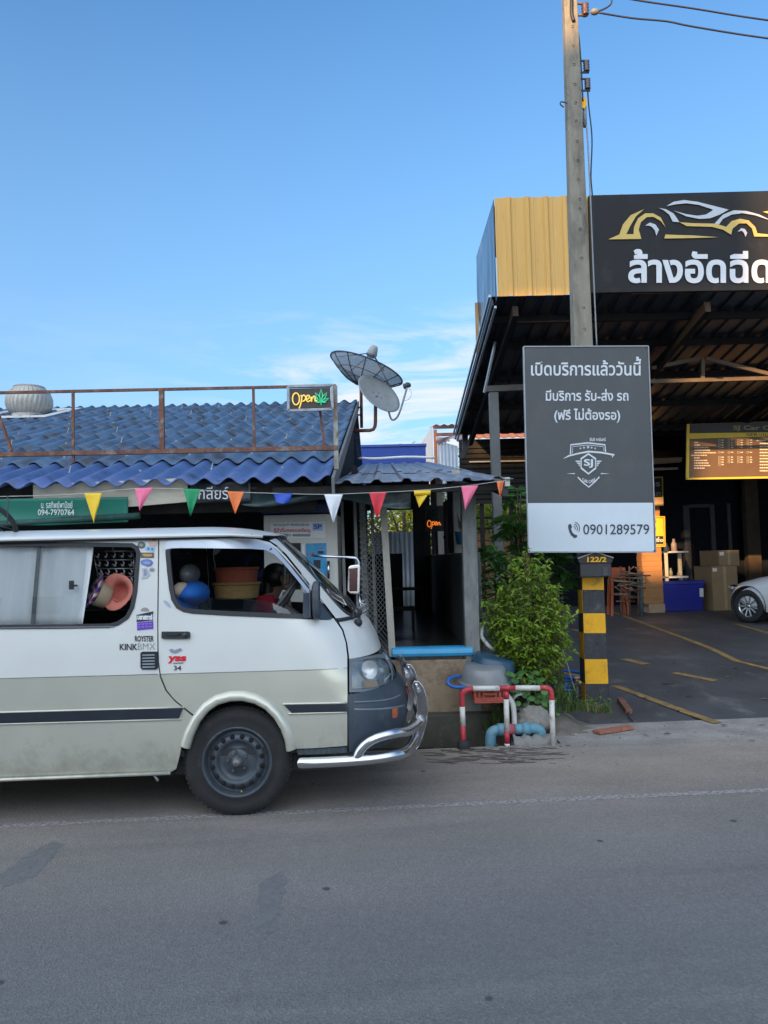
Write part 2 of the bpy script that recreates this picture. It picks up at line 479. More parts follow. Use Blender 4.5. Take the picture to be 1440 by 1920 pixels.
# ------------------------------------------------------------------ ground, road, forecourt
def roadmat():
    m = bpy.data.materials.new('asphalt'); m.use_nodes = True
    n, l = m.node_tree.nodes, m.node_tree.links
    b = n['Principled BSDF']; b.inputs['Roughness'].default_value = 0.82
    t = n.new('ShaderNodeTexCoord')
    rot = n.new('ShaderNodeMapping'); rot.inputs['Rotation'].default_value = (0, 0, -rad(4.2))
    l.new(t.outputs['Object'], rot.inputs['Vector'])
    P = rot.outputs[0]
    def noise(scale, det=5, stretch=None, rough=0.6):
        v = P
        if stretch:
            k = n.new('ShaderNodeMapping'); k.inputs['Scale'].default_value = stretch; l.new(P, k.inputs['Vector']); v = k.outputs[0]
        z = n.new('ShaderNodeTexNoise'); z.inputs['Scale'].default_value = scale; z.inputs['Detail'].default_value = det
        z.inputs['Roughness'].default_value = rough
        l.new(v, z.inputs['Vector']); return z.outputs['Fac']
    def ramp(inp, stops):
        r = n.new('ShaderNodeValToRGB'); el = r.color_ramp.elements
        el[0].position, el[1].position = stops[0][0], stops[-1][0]
        el[0].color = (*stops[0][1], 1); el[1].color = (*stops[-1][1], 1)
        for p, c in stops[1:-1]:
            q = el.new(p); q.color = (*c, 1)
        l.new(inp, r.inputs[0]); return r.outputs[0]
    def mixc(f, a, b_, mode='MIX'):
        x = n.new('ShaderNodeMix'); x.data_type = 'RGBA'; x.blend_type = mode
        if isinstance(f, float): x.inputs['Factor'].default_value = f
        else: l.new(f, x.inputs['Factor'])
        for s, v in (('A', a), ('B', b_)):
            if isinstance(v, tuple): x.inputs[s].default_value = (*v, 1)
            else: l.new(v, x.inputs[s])
        return x.outputs['Result']
    def math_(op, a, b_, c=None):
        x = n.new('ShaderNodeMath'); x.operation = op
        for i, v in enumerate((a, b_, c)):
            if v is None: continue
            if isinstance(v, (int, float)): x.inputs[i].default_value = v
            else: l.new(v, x.inputs[i])
        return x.outputs[0]
    g = (lambda k: (k, k, k))
    sep = n.new('ShaderNodeSeparateXYZ'); l.new(P, sep.inputs[0])
    # across-road coordinate, disturbed a little so that the dust border wanders
    wob = noise(0.9, 6)
    v = math_('ADD', sep.outputs['Y'], math_('MULTIPLY_ADD', wob, 0.9, -0.45))
    base = ramp(noise(1.3, 8, (0.35, 1, 1)), [(0.3, (0.114, 0.116, 0.118)), (0.7, (0.152, 0.152, 0.152))])
    # dusty brown towards the road edge and the shoulder
    vv = math_('MULTIPLY_ADD', v, 0.1, 0.0)
    dust = ramp(vv, [(0.33, g(0.0)), (0.455, g(0.42)), (0.56, g(1.0))])
    soil = ramp(noise(2.2, 9, (0.5, 1, 1)), [(0.3, (0.225, 0.19, 0.157)), (0.7, (0.305, 0.262, 0.22))])
    c1 = mixc(dust, base, soil)
    cw = math_('MULTIPLY_ADD', wob, 0.5, -0.25)
    v2 = math_('MULTIPLY', math_('ADD', sep.outputs['Y'], cw), 0.1)
    xr = ramp(math_('MULTIPLY_ADD', math_('ADD', sep.outputs['X'], cw), 0.2, 0.0), [(0.24, g(0.0)), (0.33, g(1.0))])
    pale = math_('MULTIPLY', ramp(v2, [(0.588, g(0.0)), (0.615, g(0.85)), (0.64, g(1.0))]), xr)
    c1 = mixc(pale, c1, ramp(noise(3.1, 9), [(0.35, (0.23, 0.215, 0.20)), (0.65, (0.34, 0.32, 0.295))]))
    # pale worn streaks and dark drag marks along the driving direction
    st = ramp(noise(1.6, 6, (0.16, 2.6, 1)), [(0.55, g(0.0)), (0.75, g(0.35))])
    c2 = mixc(st, c1, (0.18, 0.182, 0.186))
    dk = ramp(noise(1.1, 6, (0.25, 2.0, 1)), [(0.56, g(0.0)), (0.74, g(0.45))])
    c3 = mixc(dk, c2, (0.08, 0.085, 0.09))
    # aggregate: small pale and dark stones
    ag = n.new('ShaderNodeTexVoronoi'); ag.inputs['Scale'].default_value = 110; l.new(P, ag.inputs['Vector'])
    agc = ramp(ag.outputs['Color'], [(0.0, g(0.62)), (0.55, g(1.0)), (1.0, g(1.45))])
    c4 = mixc(0.55, c3, agc, 'MULTIPLY')
    sp = ramp(noise(62, 2), [(0.70, g(0.0)), (0.76, g(0.4))])
    c5 = mixc(sp, c4, (0.24, 0.24, 0.235))
    # small spots of oil and gum
    vo = n.new('ShaderNodeTexVoronoi'); vo.inputs['Scale'].default_value = 2.3; vo.inputs['Randomness'].default_value = 1.0
    l.new(P, vo.inputs['Vector'])
    oil = ramp(vo.outputs['Distance'], [(0.035, g(0.8)), (0.055, g(0.0))])
    c6 = mixc(oil, c5, (0.03, 0.03, 0.03))
    l.new(c6, b.inputs['Base Color'])
    bp = n.new('ShaderNodeBump'); bp.inputs['Strength'].default_value = 0.55; bp.inputs['Distance'].default_value = 0.006
    l.new(ag.outputs['Distance'], bp.inputs['Height']); l.new(bp.outputs[0], b.inputs['Normal'])
    return m
M_road = roadmat()
M_soil = mat('soil', (0.17, 0.15, 0.125), 0.95, var=0.3, vscale=3, bump=0.4, bscale=30)
M_drain = mat('mossy_concrete', (0.075, 0.07, 0.055), 0.9, var=0.35, vscale=4, bump=0.3, bscale=40, dirt=((0.03, 0.045, 0.02), 0.4, 5))
M_wet = mat('wet_asphalt', (0.125, 0.106, 0.09), 0.45, var=0.25, vscale=9, bump=0.2, bscale=60)
M_fore = mat('forecourt_asphalt', (0.062, 0.066, 0.072), 0.62, var=0.3, vscale=1.6, bump=0.2, bscale=90, dirt=((0.17, 0.17, 0.17), 0.18, 2.5), stretch=(1, 0.6, 1))
M_apron = mat('dusty_concrete', (0.27, 0.25, 0.23), 0.9, var=0.18, vscale=2.6, bump=0.25, bscale=80, dirt=((0.15, 0.13, 0.12), 0.25, 4))
M_line = mat('worn_white_line', (0.37, 0.36, 0.345), 0.85, var=0.4, vscale=60, bump=0.3, bscale=110, dirt=((0.13, 0.12, 0.112), 0.74, 38))
M_yline = mat('worn_yellow_line', (0.30, 0.19, 0.06), 0.75, var=0.25, vscale=9, bump=0.2, bscale=90, dirt=((0.09, 0.085, 0.075), 0.42, 7))
M_patch = mat('tar_patch', (0.112, 0.116, 0.120), 0.8, var=0.2, vscale=30, bump=0.4, bscale=110, dirt=((0.145, 0.147, 0.148), 0.6, 22))

mb = MB(); mb.add([(-300, -300, -0.32), (300, -300, -0.32), (300, 300, -0.32), (-300, 300, -0.32)], [(0, 1, 2, 3)])
tag(mb.build('ground', M_soil), kind='structure')

T42 = math.tan(rad(4.2))
def edge_y(x): return 6.17+T42*(x-0.9)          # where the road shoulder ends at the ditch
mb = MB()
xs = [-60, -30, -12, -6, -3, -1, 0, 0.6, 1.0, 1.4, 3, 6, 12, 30, 60]
top = [Vector((x, edge_y(x) if x < 1.41 else edge_y(x)+0.62, 0)) for x in xs]
top.insert(10, Vector((1.42, edge_y(1.42)+0.62, 0)))
bot = [Vector((x, -7.0+T42*x, 0)) for x in xs]
poly = bot+top[::-1]
mb.prism([(p.x, p.y, -0.3) for p in poly], (0, 0, 0.3))
tag(mb.build('road', M_road), kind='structure')

mb = MB()
for i in range(60):                              # worn edge line of the road, ragged borders
    x0, x1 = -9+i*0.3, -9+(i+1)*0.3
    y = lambda x: 4.722+T42*(x+0.04)
    r = lambda k: 0.004*math.sin(k*2.7)+0.004*math.sin(k*7.1)
    mb.add([(x0, y(x0)-0.035+r(i), 0.0012), (x1, y(x1)-0.035+r(i+1), 0.0012), (x1, y(x1)+0.035-r(i+4), 0.0012), (x0, y(x0)+0.035-r(i+3), 0.0012)], [(0, 1, 2, 3)])
tag(mb.build('road_line', M_line), kind='structure')

mb = MB()
def ragged(pts, amp, n, seed):
    rnd = random.Random(seed); out = []
    for i in range(len(pts)):
        a, b_ = Vector(pts[i]), Vector(pts[(i+1) % len(pts)])
        for j in range(n): out.append(a.lerp(b_, j/n)+Vector((rnd.uniform(-amp, amp), rnd.uniform(-amp, amp))))
    return out
for q, s in (([(0, 1640), (40, 1612), (98, 1578), (118, 1586), (70, 1640), (0, 1668)], 1),
             ([(492, 1650), (530, 1634), (536, 1650), (526, 1700), (512, 1750), (484, 1745)], 2)):
    w = [G(*p) for p in q]
    shape(mb, [tuple(p) for p in ragged([(p.x, p.y) for p in w], 0.02, 9, s)], lambda x, y: Vector((x, y, 0.0012)))
tag(mb.build('road_patch', M_patch), kind='structure')

mb = MB()
rnd = random.Random(5)
for i in range(110):                             # wet splashes running off the ditch edge
    px = rnd.gauss(915, 75); py = rnd.uniform(1402, 1432)
    if px < 800 or px > 1080: continue
    c = G(px, py); L = rnd.uniform(0.02, 0.12); W = rnd.uniform(0.004, 0.013); a = rnd.gauss(-0.15, 0.25)
    d = Vector((math.cos(a), math.sin(a))); nn = Vector((-d.y, d.x)); z = 0.0012+i*0.00003
    k = 9; pts = []
    for j in range(k):
        g = 2*PI*j/k; rr = rnd.uniform(0.7, 1.2)
        q = Vector((c.x, c.y))+d*math.cos(g)*L*rr+nn*math.sin(g)*W*rr
        pts.append((q.x, q.y, z))
    mb.add(pts, [list(range(k))])
tag(mb.build('wet_stain', M_wet), kind='structure')

def zf(y): return max(0.0, min(0.15, (y-6.95)*0.15/4.0))      # the forecourt ramps up from the road
def fore_pt(px, py, lift=0.006):
    d = RC @ Vector(((px-720)/F_PX, -(py-960)/F_PX, -1)); y = 8.0
    for _ in range(30):
        z = zf(y)+0.004; t = (z-CAM_H)/d.z; y = d.y*t
    return Vector((d.x*t, y, zf(y)+lift))
mb = MB()
ys = [6.55, 6.95]+[6.95+0.5*i for i in range(1, 9)]+[13, 16, 20, 24, 40]
xl = lambda y: 1.42 if y < 9 else 1.2 if y < 30 else -4
V = []; Fs = []
for y in ys:
    for x in (xl(y), 4, 8, 16, 40): V.append((x, y+T42*(x-0.9)*(1 if y < 7.2 else 0.5 if y < 8 else 0), zf(y)+(0.004 if y > 6.6 else -0.05)))
for j in range(len(ys)-1):
    for i in range(4): Fs.append((j*5+i, j*5+i+1, j*5+6+i, j*5+5+i))
mb.add(V, Fs)
tag(mb.build('forecourt', M_fore), kind='structure')

def fline(pairs, w):
    m_ = MB(); P = [fore_pt(*p, lift=0.009) for p in pairs]
    a, b_ = P; d = (b_-a); d.z = 0; d.normalize(); nn = Vector((-d.y, d.x, 0))*w/2
    k = 14; V = []
    for i in range(k+1):
        q = a.lerp(b_, i/k)
        for s in (1, -1):
            r = q+nn*s; V.append((r.x, r.y, zf(r.y)+0.009))
    m_.add(V, [(2*i, 2*i+1, 2*i+3, 2*i+2) for i in range(k)])
    return m_
for pr, w in ((((1152, 1286), (1346, 1356)), 0.10), (((1150, 1148), (1382, 1240)), 0.10), (((1382, 1240), (1520, 1274)), 0.10), (((1264, 1262), (1342, 1277)), 0.12), (((1170, 1236), (1212, 1246)), 0.14),
              (((1378, 1170), (1450, 1190)), 0.1), (((1052, 1262), (1098, 1270)), 0.10), (((1072, 1180), (1096, 1186)), 0.12), (((1064, 1114), (1090, 1118)), 0.12)):
    tag(fline(pr, w).build('bay_marking', M_yline), kind='structure')

# ditch floor and the mossy footing below the house plinth
mb = MB(); mb.box(-9, 1.5, 5.2, 6.98, -0.30, -0.17)
tag(mb.build('ditch', M_drain), kind='structure')

# bank of soil and rubble round the pole foot
mb = MB()
def bank(u, v):
    x = 1.30+u*0.95; y = 6.28+v*1.75
    h = 0.15*math.exp(-((x-1.50)/0.22)**2-((y-6.95)/0.40)**2)+0.05*math.exp(-((x-1.95)/0.2)**2-((y-7.55)/0.25)**2)-0.03
    h += 0.012*math.sin(x*23+y*11)*math.sin(y*19)+0.007*math.sin(x*47)*math.sin(y*53+x*9)
    ed = min(u, 1-u, v, 1-v)
    return (x, y, (h+0.03)*min(1, ed*9)-0.03)
mb.grid(bank, 60, 80)
tag(mb.build('earth_bank', M_soil), kind='structure')
# ------------------------------------------------------------------ the blue-roofed shop house
M_blueroof = mat('old_blue_roof_sheet', (0.072, 0.145, 0.255), 0.6, var=0.3, vscale=2.5, bump=0.15, bscale=40, dirt=((0.045, 0.05, 0.058), 0.62, 2.4), stretch=(1.6, 0.7, 1))
M_newroof = mat('new_blue_roof_sheet', (0.07, 0.125, 0.30), 0.5, var=0.14, vscale=3, dirt=((0.035, 0.055, 0.115), 0.35, 5))
M_porchroof = mat('grey_porch_roof', (0.155, 0.155, 0.19), 0.42, metal=0.25, var=0.25, vscale=3, dirt=((0.36, 0.36, 0.40), 0.3, 3), stretch=(3, 0.5, 1))
M_plaster = mat('stained_plaster', (0.30, 0.225, 0.15), 0.88, var=0.22, vscale=3, bump=0.12, bscale=30, dirt=((0.10, 0.065, 0.045), 0.35, 4.5))
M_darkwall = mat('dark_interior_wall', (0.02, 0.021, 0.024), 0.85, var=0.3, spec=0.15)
M_halfwall = mat('grey_plaster', (0.075, 0.078, 0.08), 0.8, var=0.2, vscale=4)
M_thresh = mat('blue_glazed_threshold', (0.04, 0.33, 0.60), 0.28, var=0.12, vscale=6, dirt=((0.10, 0.22, 0.30), 0.12, 12))
M_postgrey = mat('weathered_post', (0.20, 0.21, 0.20), 0.75, var=0.25, vscale=5, stretch=(4, 4, 1), dirt=((0.11, 0.10, 0.085), 0.3, 4))
M_postcream = mat('cream_post', (0.42, 0.39, 0.33), 0.7, var=0.2, stretch=(3, 3, 1), dirt=((0.2, 0.17, 0.13), 0.3, 5))
M_bolt = mat('roof_bolt_cap', (0.35, 0.36, 0.36), 0.5)

def tilemat():
    m = mat('patterned_floor_tile', (0.06, 0.06, 0.065), 0.25)
    n, l = m.node_tree.nodes, m.node_tree.links
    b = n['Principled BSDF']
    t = n.new('ShaderNodeTexCoord'); br = n.new('ShaderNodeTexBrick')
    br.offset = 0; br.inputs['Scale'].default_value = 5; br.inputs['Color1'].default_value = (0.06, 0.06, 0.064, 1); br.inputs['Color2'].default_value = (0.10, 0.09, 0.085, 1)
    br.inputs['Mortar'].default_value = (0.02, 0.02, 0.02, 1); br.inputs['Brick Width'].default_value = 1; br.inputs['Row Height'].default_value = 1; br.inputs['Mortar Size'].default_value = 0.03
    l.new(t.outputs['Object'], br.inputs['Vector']); l.new(br.outputs[0], b.inputs['Base Color'])
    return m
M_tile = tilemat()

house = thing('shop_house', 'low house with weathered blue corrugated roof, open shop front and metal-roofed porch', 'house', (-2.5, 7, -0.17))
RS = 0.302
def roof_z(y): return 2.215+RS*(y-6.3)
PITCHX = 0.21
def corr(x): return 0.030*math.cos(2*PI*(x+0.05)/PITCHX)
def row(mb_, i, x0=-8.6, x1=-0.45):
    y0 = 6.3+i*1.03-(0.0 if i == 0 else 0.09); y1 = 6.3+(i+1)*1.03+0.02
    nx = int((x1-x0)/PITCHX*8)
    def fn(u, v):
        x = x0+(x1-x0)*u; y = y0+(y1-y0)*v
        return (x+0.0*i, y, roof_z(y)+corr(x)+0.013*(1-v)+(0.014 if i else 0))
    mb_.grid(fn, nx, 3)
mb = MB()
for i in range(1, 7): row(mb, i)
def back(u, v):
    x = -8.6+8.15*u; y = 13.5+5*v
    return (x, y, roof_z(13.5)-0.3*5*v+corr(x)+0.03)
mb.grid(back, 300, 2)
mb.build('roof', M_blueroof, house, solid=0.012)
mb = MB(); row(mb, 0)
mb.build('eave_sheet', M_newroof, house, solid=0.012)
mb = MB()
rnd = random.Random(3)
for i in range(7):                                 # bolt caps on the crests
    for j in range(38):
        if (j*2+i) % 3: continue
        x = -8.35+j*PITCHX-0.05+0.05; k = round((x+0.05)/PITCHX); x = k*PITCHX-0.05; y = 6.3+i*1.03+(0.28 if i == 0 else 0.12)
        if x > -0.5: continue
        mb.blob((x, y, roof_z(y)+0.03+0.033), 0.011, n=4)
        if rnd.random() < 0.5: mb.bar((x, y, roof_z(y)+0.06), (x+0.012, y, roof_z(y)+0.12), 0.009)
o = mb.build('roof_bolt', M_bolt, house); o['kind'] = 'stuff'

# gable end, barge board and roof framing on the porch side
mb = MB()
mb.prism([(-0.52, 6.75, 2.1), (-0.52, 8.6, 2.1), (-0.52, 8.6, 0.6), (-0.52, 13.5, 0.6), (-0.52, 13.5, roof_z(13.5)-0.05), (-0.52, 6.75, roof_z(6.75)-0.05)], (-0.06, 0, 0))
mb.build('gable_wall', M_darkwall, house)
mb = MB(); mb.bar((-0.425, 6.28, roof_z(6.28)-0.045), (-0.425, 13.55, roof_z(13.55)-0.045), 0.025, 0.14)
mb.build('barge_board', mat('barge_board_paint', (0.16, 0.165, 0.17), 0.7, var=0.3, vscale=3), house)
mb = MB()
for y in (6.5, 7.6, 8.8, 10, 11.2, 12.4): mb.bar((-8.5, y, roof_z(y)-0.10), (-0.53, y, roof_z(y)-0.10), 0.05, 0.10)
mb.build('roof_purlin', M_dark, house)
mb = MB()
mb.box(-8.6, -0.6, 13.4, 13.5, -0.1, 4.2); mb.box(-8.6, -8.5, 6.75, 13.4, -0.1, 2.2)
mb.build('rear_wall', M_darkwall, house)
mb = MB(); mb.box(-8.5, -0.60, 6.60, 6.68, 1.98, 2.16)
mb.build('header_beam', M_dark, house)

# plinth, floors, threshold
mb = MB(); mb.box(-8.6, 1.02, 6.94, 14.5, -0.17, 0.60)
mb.build('plinth', M_plaster, house, bevel=0.012)
mb = MB(); mb.box(-8.6, 1.06, 6.80, 6.935, -0.17, 0.13)
mb.build('plinth_step', M_drain, house, bevel=0.015)
mb = MB(); mb.box(-8.55, 1.0, 6.96, 14.45, 0.604, 0.63)
mb.build('floor', M_tile, house)
mb = MB()
p0, p1 = A(735, 1228, 6.93), A(887, 1228, 6.93)
mb.add([], [])
prof = [(-0.035, 0.0), (-0.045, 0.03), (-0.04, 0.062), (-0.02, 0.082), (0.02, 0.086), (0.08, 0.086), (0.08, 0.0)]
mb.prism([(p0.x, 6.95+a, 0.632+b_) for a, b_ in prof], (p1.x-p0.x, 0, 0))
mb.build('threshold', M_thresh, house, bevel=0.008)
mb = MB(); mb.box(0.78, 0.90, 7.06, 13.6, 0.632, 1.58)
mb.build('half_wall', M_halfwall, house, bevel=0.01)

# porch posts
for (xa, xb, y, z1, m_, w) in ((868, 900, 6.93, 2.12, M_postgrey, 0.13),):
    a, b_ = A(870, 1100, y), A(897, 1100, y)
    mb = MB(); mb.box(a.x, b_.x, y, y+0.13, -0.12, z1); mb.build('porch_post', m_, house, bevel=0.006)
a, b_ = A(721, 1100, 6.96), A(734, 1100, 6.96)
mb = MB(); mb.hexa([(a.x+.03, 6.96, 0.55), (b_.x+.03, 6.96, 0.55), (b_.x+.03, 7.03, 0.55), (a.x+.03, 7.03, 0.55), (a.x-.03, 6.96, 2.1), (b_.x-.03, 6.96, 2.1), (b_.x-.03, 7.03, 2.1), (a.x-.03, 7.03, 2.1)])
mb.build('porch_post', M_postcream, house, bevel=0.005)
for y, m_ in ((8.6, M_postcream), (9.3, M_dark), (11.2, M_postcream), (12.6, M_dark)):
    mb = MB(); mb.box(0.80, 0.89, y, y+0.10, 1.585, 2.35+0.14*(y-6.3)*0.6); mb.build('porch_post', m_, house)
for y in (9.0, 10.2, 11.9):
    mb = MB()
    for k in range(7): mb.box(0.83, 0.85, y-0.25+0.08*k, y-0.21+0.08*k, 1.585, 2.3)
    mb.box(0.825, 0.855, y-0.27, y+0.33, 1.80, 1.83); mb.build('lattice_panel', M_dark, house)
# partition and rear of the corridor
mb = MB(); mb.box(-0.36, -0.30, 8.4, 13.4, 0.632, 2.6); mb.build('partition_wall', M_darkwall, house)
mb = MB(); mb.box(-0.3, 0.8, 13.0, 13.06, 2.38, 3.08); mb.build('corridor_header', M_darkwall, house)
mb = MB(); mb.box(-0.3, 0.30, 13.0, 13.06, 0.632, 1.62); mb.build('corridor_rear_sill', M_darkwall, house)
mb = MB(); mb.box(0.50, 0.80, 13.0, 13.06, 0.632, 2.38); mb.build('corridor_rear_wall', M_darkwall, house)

# porch roof
PS = 0.146
def porch_z(y): return 2.155+PS*(y-6.3)
def trap(x):
    t = ((x+0.44)/0.255) % 1.0
    return 0.028*max(0, min(1, (0.17-abs(t-0.5))/0.07)) + 0.004*(1 if abs(t-0.02) < 0.05 else 0)
mb = MB()
for (y0, y1, lift) in ((6.28, 9.3, 0.03), (9.2, 12.5, 0.012), (12.4, 16.0, 0)):
    xx = [-0.44+i*0.0175 for i in range(89)]
    V = []
    for v in range(4):
        y = y0+(y1-y0)*v/3
        for x in xx: V.append((x, y, porch_z(y)+trap(x)+lift*(1-v/3)+0.003*math.sin(x*7+y*3)))
    k = len(xx)
    mb.add(V, [(j*k+i, j*k+i+1, (j+1)*k+i+1, (j+1)*k+i) for j in range(3) for i in range(k-1)])
mb.build('porch_roof', M_porchroof, house, solid=0.004)
mb = MB(); mb.box(-0.95, 1.03, 6.36, 6.43, 2.10, 2.166); mb.build('porch_beam', M_dark, house)
mb = MB(); mb.bar((1.04, 6.36, 2.10), (1.04, 14, porch_z(14)-0.06), 0.05, 0.10); mb.build('porch_side_rail', M_steel, house)
a, b_ = A(946, 900, 6.33), A(953, 912, 6.33)
mb = MB(); mb.box(a.x, b_.x+.01, 6.30, 6.36, b_.z, a.z+.02); mb.build('beam_end_cap', mat('pale_cap', (0.5, 0.48, 0.42), 0.6), house)

# cream board and dark board under the eave
mb = MB(); q = [(62, 909), (352, 896), (350, 941), (245, 950), (62, 946)]
mb.prism([A(*p, 6.43) for p in q], (0, 0.025, 0)); mb.build('eave_board', M_cream, house)

# ---- roof ventilator
vc = A(55, 757, 12.4)
vent = thing('roof_ventilator', 'silver turbine ventilator with curved vanes on the ridge of the blue roof', 'roof vent', (vc.x, 12.4, vc.z-0.55))
M_alu = mat('dull_aluminium', (0.44, 0.42, 0.38), 0.5, 0.45, var=0.15, vscale=8)
mb = MB()
R0 = 0.365
prof = [(R0*0.70, -0.20), (R0*0.90, -0.13), (R0*1.0, -0.02), (R0*0.99, 0.08), (R0*0.86, 0.20), (R0*0.66, 0.27)]
NV = 30
def vane(g, h):
    return 1+0.055*((((g+h*1.6)*NV/(2*PI)) % 1.0)-0.5)
mb.lathe(prof, vc, n=NV*6, rmod=vane)
mb.build('turbine', M_alu, vent)
mb = MB(); mb.lathe([(R0*0.7, 0.265), (R0*0.66, 0.285), (R0*0.3, 0.30), (0.0, 0.302)], vc, n=32); mb.build('turbine_cap', M_alu, vent)
mb = MB(); mb.lathe([(0.27, -0.30), (0.285, -0.30), (0.285, -0.26), (0.275, -0.25), (0.275, -0.20), (0.26, -0.19)], vc, n=32); mb.build('collar', M_alu, vent)
mb = MB()
sq = lambda r, z, dy=0: [(vc.x-r, 12.4-r+dy, vc.z+z), (vc.x+r, 12.4-r+dy, vc.z+z), (vc.x+r, 12.4+r+dy, vc.z+z), (vc.x-r, 12.4+r+dy, vc.z+z)]
c1 = sq(0.27, -0.29); c2 = [(vc.x-0.50, 11.85, roof_z(11.85)+0.07), (vc.x+0.50, 11.85, roof_z(11.85)+0.07), (vc.x+0.50, 12.95, roof_z(12.95)+0.07), (vc.x-0.50, 12.95, roof_z(12.95)+0.07)]
c3 = [(vc.x-0.62, 11.6, roof_z(11.6)+0.06), (vc.x+0.62, 11.6, roof_z(11.6)+0.06), (vc.x+0.62, 13.1, roof_z(13.1)+0.06), (vc.x-0.62, 13.1, roof_z(13.1)+0.06)]
mb.add(c1+c2+c3, [(0, 1, 2, 3)]+[(i, (i+1) % 4, 4+(i+1) % 4, 4+i) for i in range(4)]+[(4+i, 4+(i+1) % 4, 8+(i+1) % 4, 8+i) for i in range(4)])
mb.build('flashing_base', mat('white_flashing', (0.62, 0.62, 0.6), 0.5, var=0.12, dirt=((0.3, 0.3, 0.3), 0.2, 4)), vent)

# ---- rusty railing on the eave
YR = 6.62
rail = thing('roof_railing', 'rusty steel railing frame standing along the eave of the blue roof', 'railing', (-1.8, YR, 2.35))
mb = MB(); mb.bar(A(-120, 739, YR), A(630, 723.5, YR), 0.024); mb.build('top_rail', M_rust, rail)
mb = MB(); mb.bar(A(-120, 855, YR), A(634, 840, YR), 0.045, 0.04); mb.build('bottom_rail', M_rust, rail)
for x, w, y1 in ((137, 0.022, 868), (303, 0.042, 846), (475, 0.022, 842), (628, 0.040, 880), (-40, 0.022, 868)):
    a, b_ = A(x, 736-x*0.02, YR), A(x+(y1-730)*0.02*(x/628), y1, YR)
    mb = MB(); mb.bar(a, b_, w, w*0.9, up=(0, 1, 0))
    mb.build('railing_post', M_rust if x != 628 else mat('flaking_green_paint', (0.30, 0.33, 0.29), 0.8, var=0.3, vscale=10, dirt=((0.20, 0.09, 0.05), 0.55, 11)), rail)
for p, q, y2 in (((-12, 752), (22, 846), 6.62), ((600, 770), (609, 838), 6.64)):
    mb = MB(); mb.bar(A(*p, 6.66), A(*q, y2), 0.022); mb.build('brace', M_rust, rail)

# ---- open sign
YS = 6.55
sign = thing('open_sign', 'dark sign with yellow neon script Open and green leaf, hung on the railing end', 'neon sign', A(582, 770, YS))
mb = MB(); mb.prism([A(543, 729, YS), A(619, 727, YS), A(620, 763, YS), A(544, 766, YS)], (0, 0.02, 0)); mb.build('panel', mat('brown_panel', (0.05, 0.04, 0.036), 0.5, var=0.2), sign)
mb = MB()
c = [A(540, 725, YS), A(622.5, 722.5, YS), A(623.5, 767, YS), A(541, 770, YS)]
for i in range(4): mb.bar(c[i], c[(i+1) % 4], 0.022, 0.03, up=(0, 1, 0))
mb.build('frame', mat('worn_frame', (0.34, 0.35, 0.36), 0.6, 0.3, var=0.3, vscale=30), sign)
M_neony = mat('yellow_neon', (0.9, 0.62, 0.12), 0.4, var=0.02, emit=((1.0, 0.62, 0.12), 0.3))
M_neong = mat('green_neon', (0.05, 0.6, 0.3), 0.4, var=0.02, emit=((0.04, 0.75, 0.36), 0.2))
def neon_open(fn, r, name, mats, parent):
    mb = MB()
    O = [(548+7.0+6.5*math.cos(t), 748+11*math.sin(t)) for t in [rad(-60+i*24) for i in range(17)]]
    paths = [O, [(564, 741), (566, 745), (564, 757), (561, 766)], [(565, 745), (569, 741), (573, 744), (572, 750), (567, 753)],
             [(574, 749), (579, 747), (580, 742), (576, 742), (574, 748), (577, 753), (582, 751)],
             [(583, 744), (584, 753), (585, 747), (589, 743), (591, 746), (591, 752), (595, 751)]]
    for p in paths: mb.tube([fn(*q) for q in smooth_path(p, 4)], r, 6)
    return mb.build(name, mats, parent)
neon_open(lambda x, y: A(x, y, YS-0.012), 0.0062, 'lettering', M_neony, sign)
def leaf_outline(fn, r, cx, cy, L, mb):
    for a, k in ((-90, 1.0), (-57, 0.88), (-123, 0.88), (-22, 0.7), (-158, 0.7), (8, 0.42), (172, 0.42)):
        d = Vector((math.cos(rad(a)), math.sin(rad(a)))); nn = Vector((-d.y, d.x))
        l = L*k; P = [Vector((cx, cy))+d*l*t+nn*l*0.13*w for t, w in ((0, 0), (0.35, 0.9), (0.65, 0.8), (1, 0), (0.65, -0.8), (0.35, -0.9), (0, 0))]
        mb.tube([fn(*q) for q in P], r, 5)
    mb.tube([fn(cx, cy), fn(cx, cy+7)], r, 5)
mb = MB(); leaf_outline(lambda x, y: A(x, y, YS-0.012), 0.0042, 602, 753, 23, mb); mb.build('leaf_emblem', M_neong, sign)

# ---- satellite dishes
def dish(mb, c, n_, R_, depth, rings=8, seg=40):
    n_ = Vector(n_).normalized()
    prof = [(R_*i/rings, depth*((i/rings)**2-1)) for i in range(rings+1)]
    mb.lathe(prof, c, n_, seg)
    return n_
YD = 13.2
cd = A(687, 692, YD)
md_ = thing('mesh_satellite_dish', 'large mesh satellite dish facing up, on a pole behind the roof gable', 'satellite dish', A(678, 800, YD))
n1 = Vector((0.37, 0.05, 0.93)).normalized()
mb = MB(); dish(mb, cd, n1, 0.68, 0.30)
M_mesh = bpy.data.materials.new('dish_mesh'); M_mesh.use_nodes = True
nn_, ll_ = M_mesh.node_tree.nodes, M_mesh.node_tree.links
nn_['Principled BSDF'].inputs['Base Color'].default_value = (0.30, 0.31, 0.33, 1); nn_['Principled BSDF'].inputs['Roughness'].default_value = 0.5
tr_ = nn_.new('ShaderNodeBsdfTransparent'); ms_ = nn_.new('ShaderNodeMixShader'); ms_.inputs[0].default_value = 0.42
ll_.new(tr_.outputs[0], ms_.inputs[2]); ll_.new(nn_['Principled BSDF'].outputs[0], ms_.inputs[1]); ll_.new(ms_.outputs[0], nn_['Material Output'].inputs['Surface'])
mb.build('reflector', M_mesh, md_, solid=0.006)
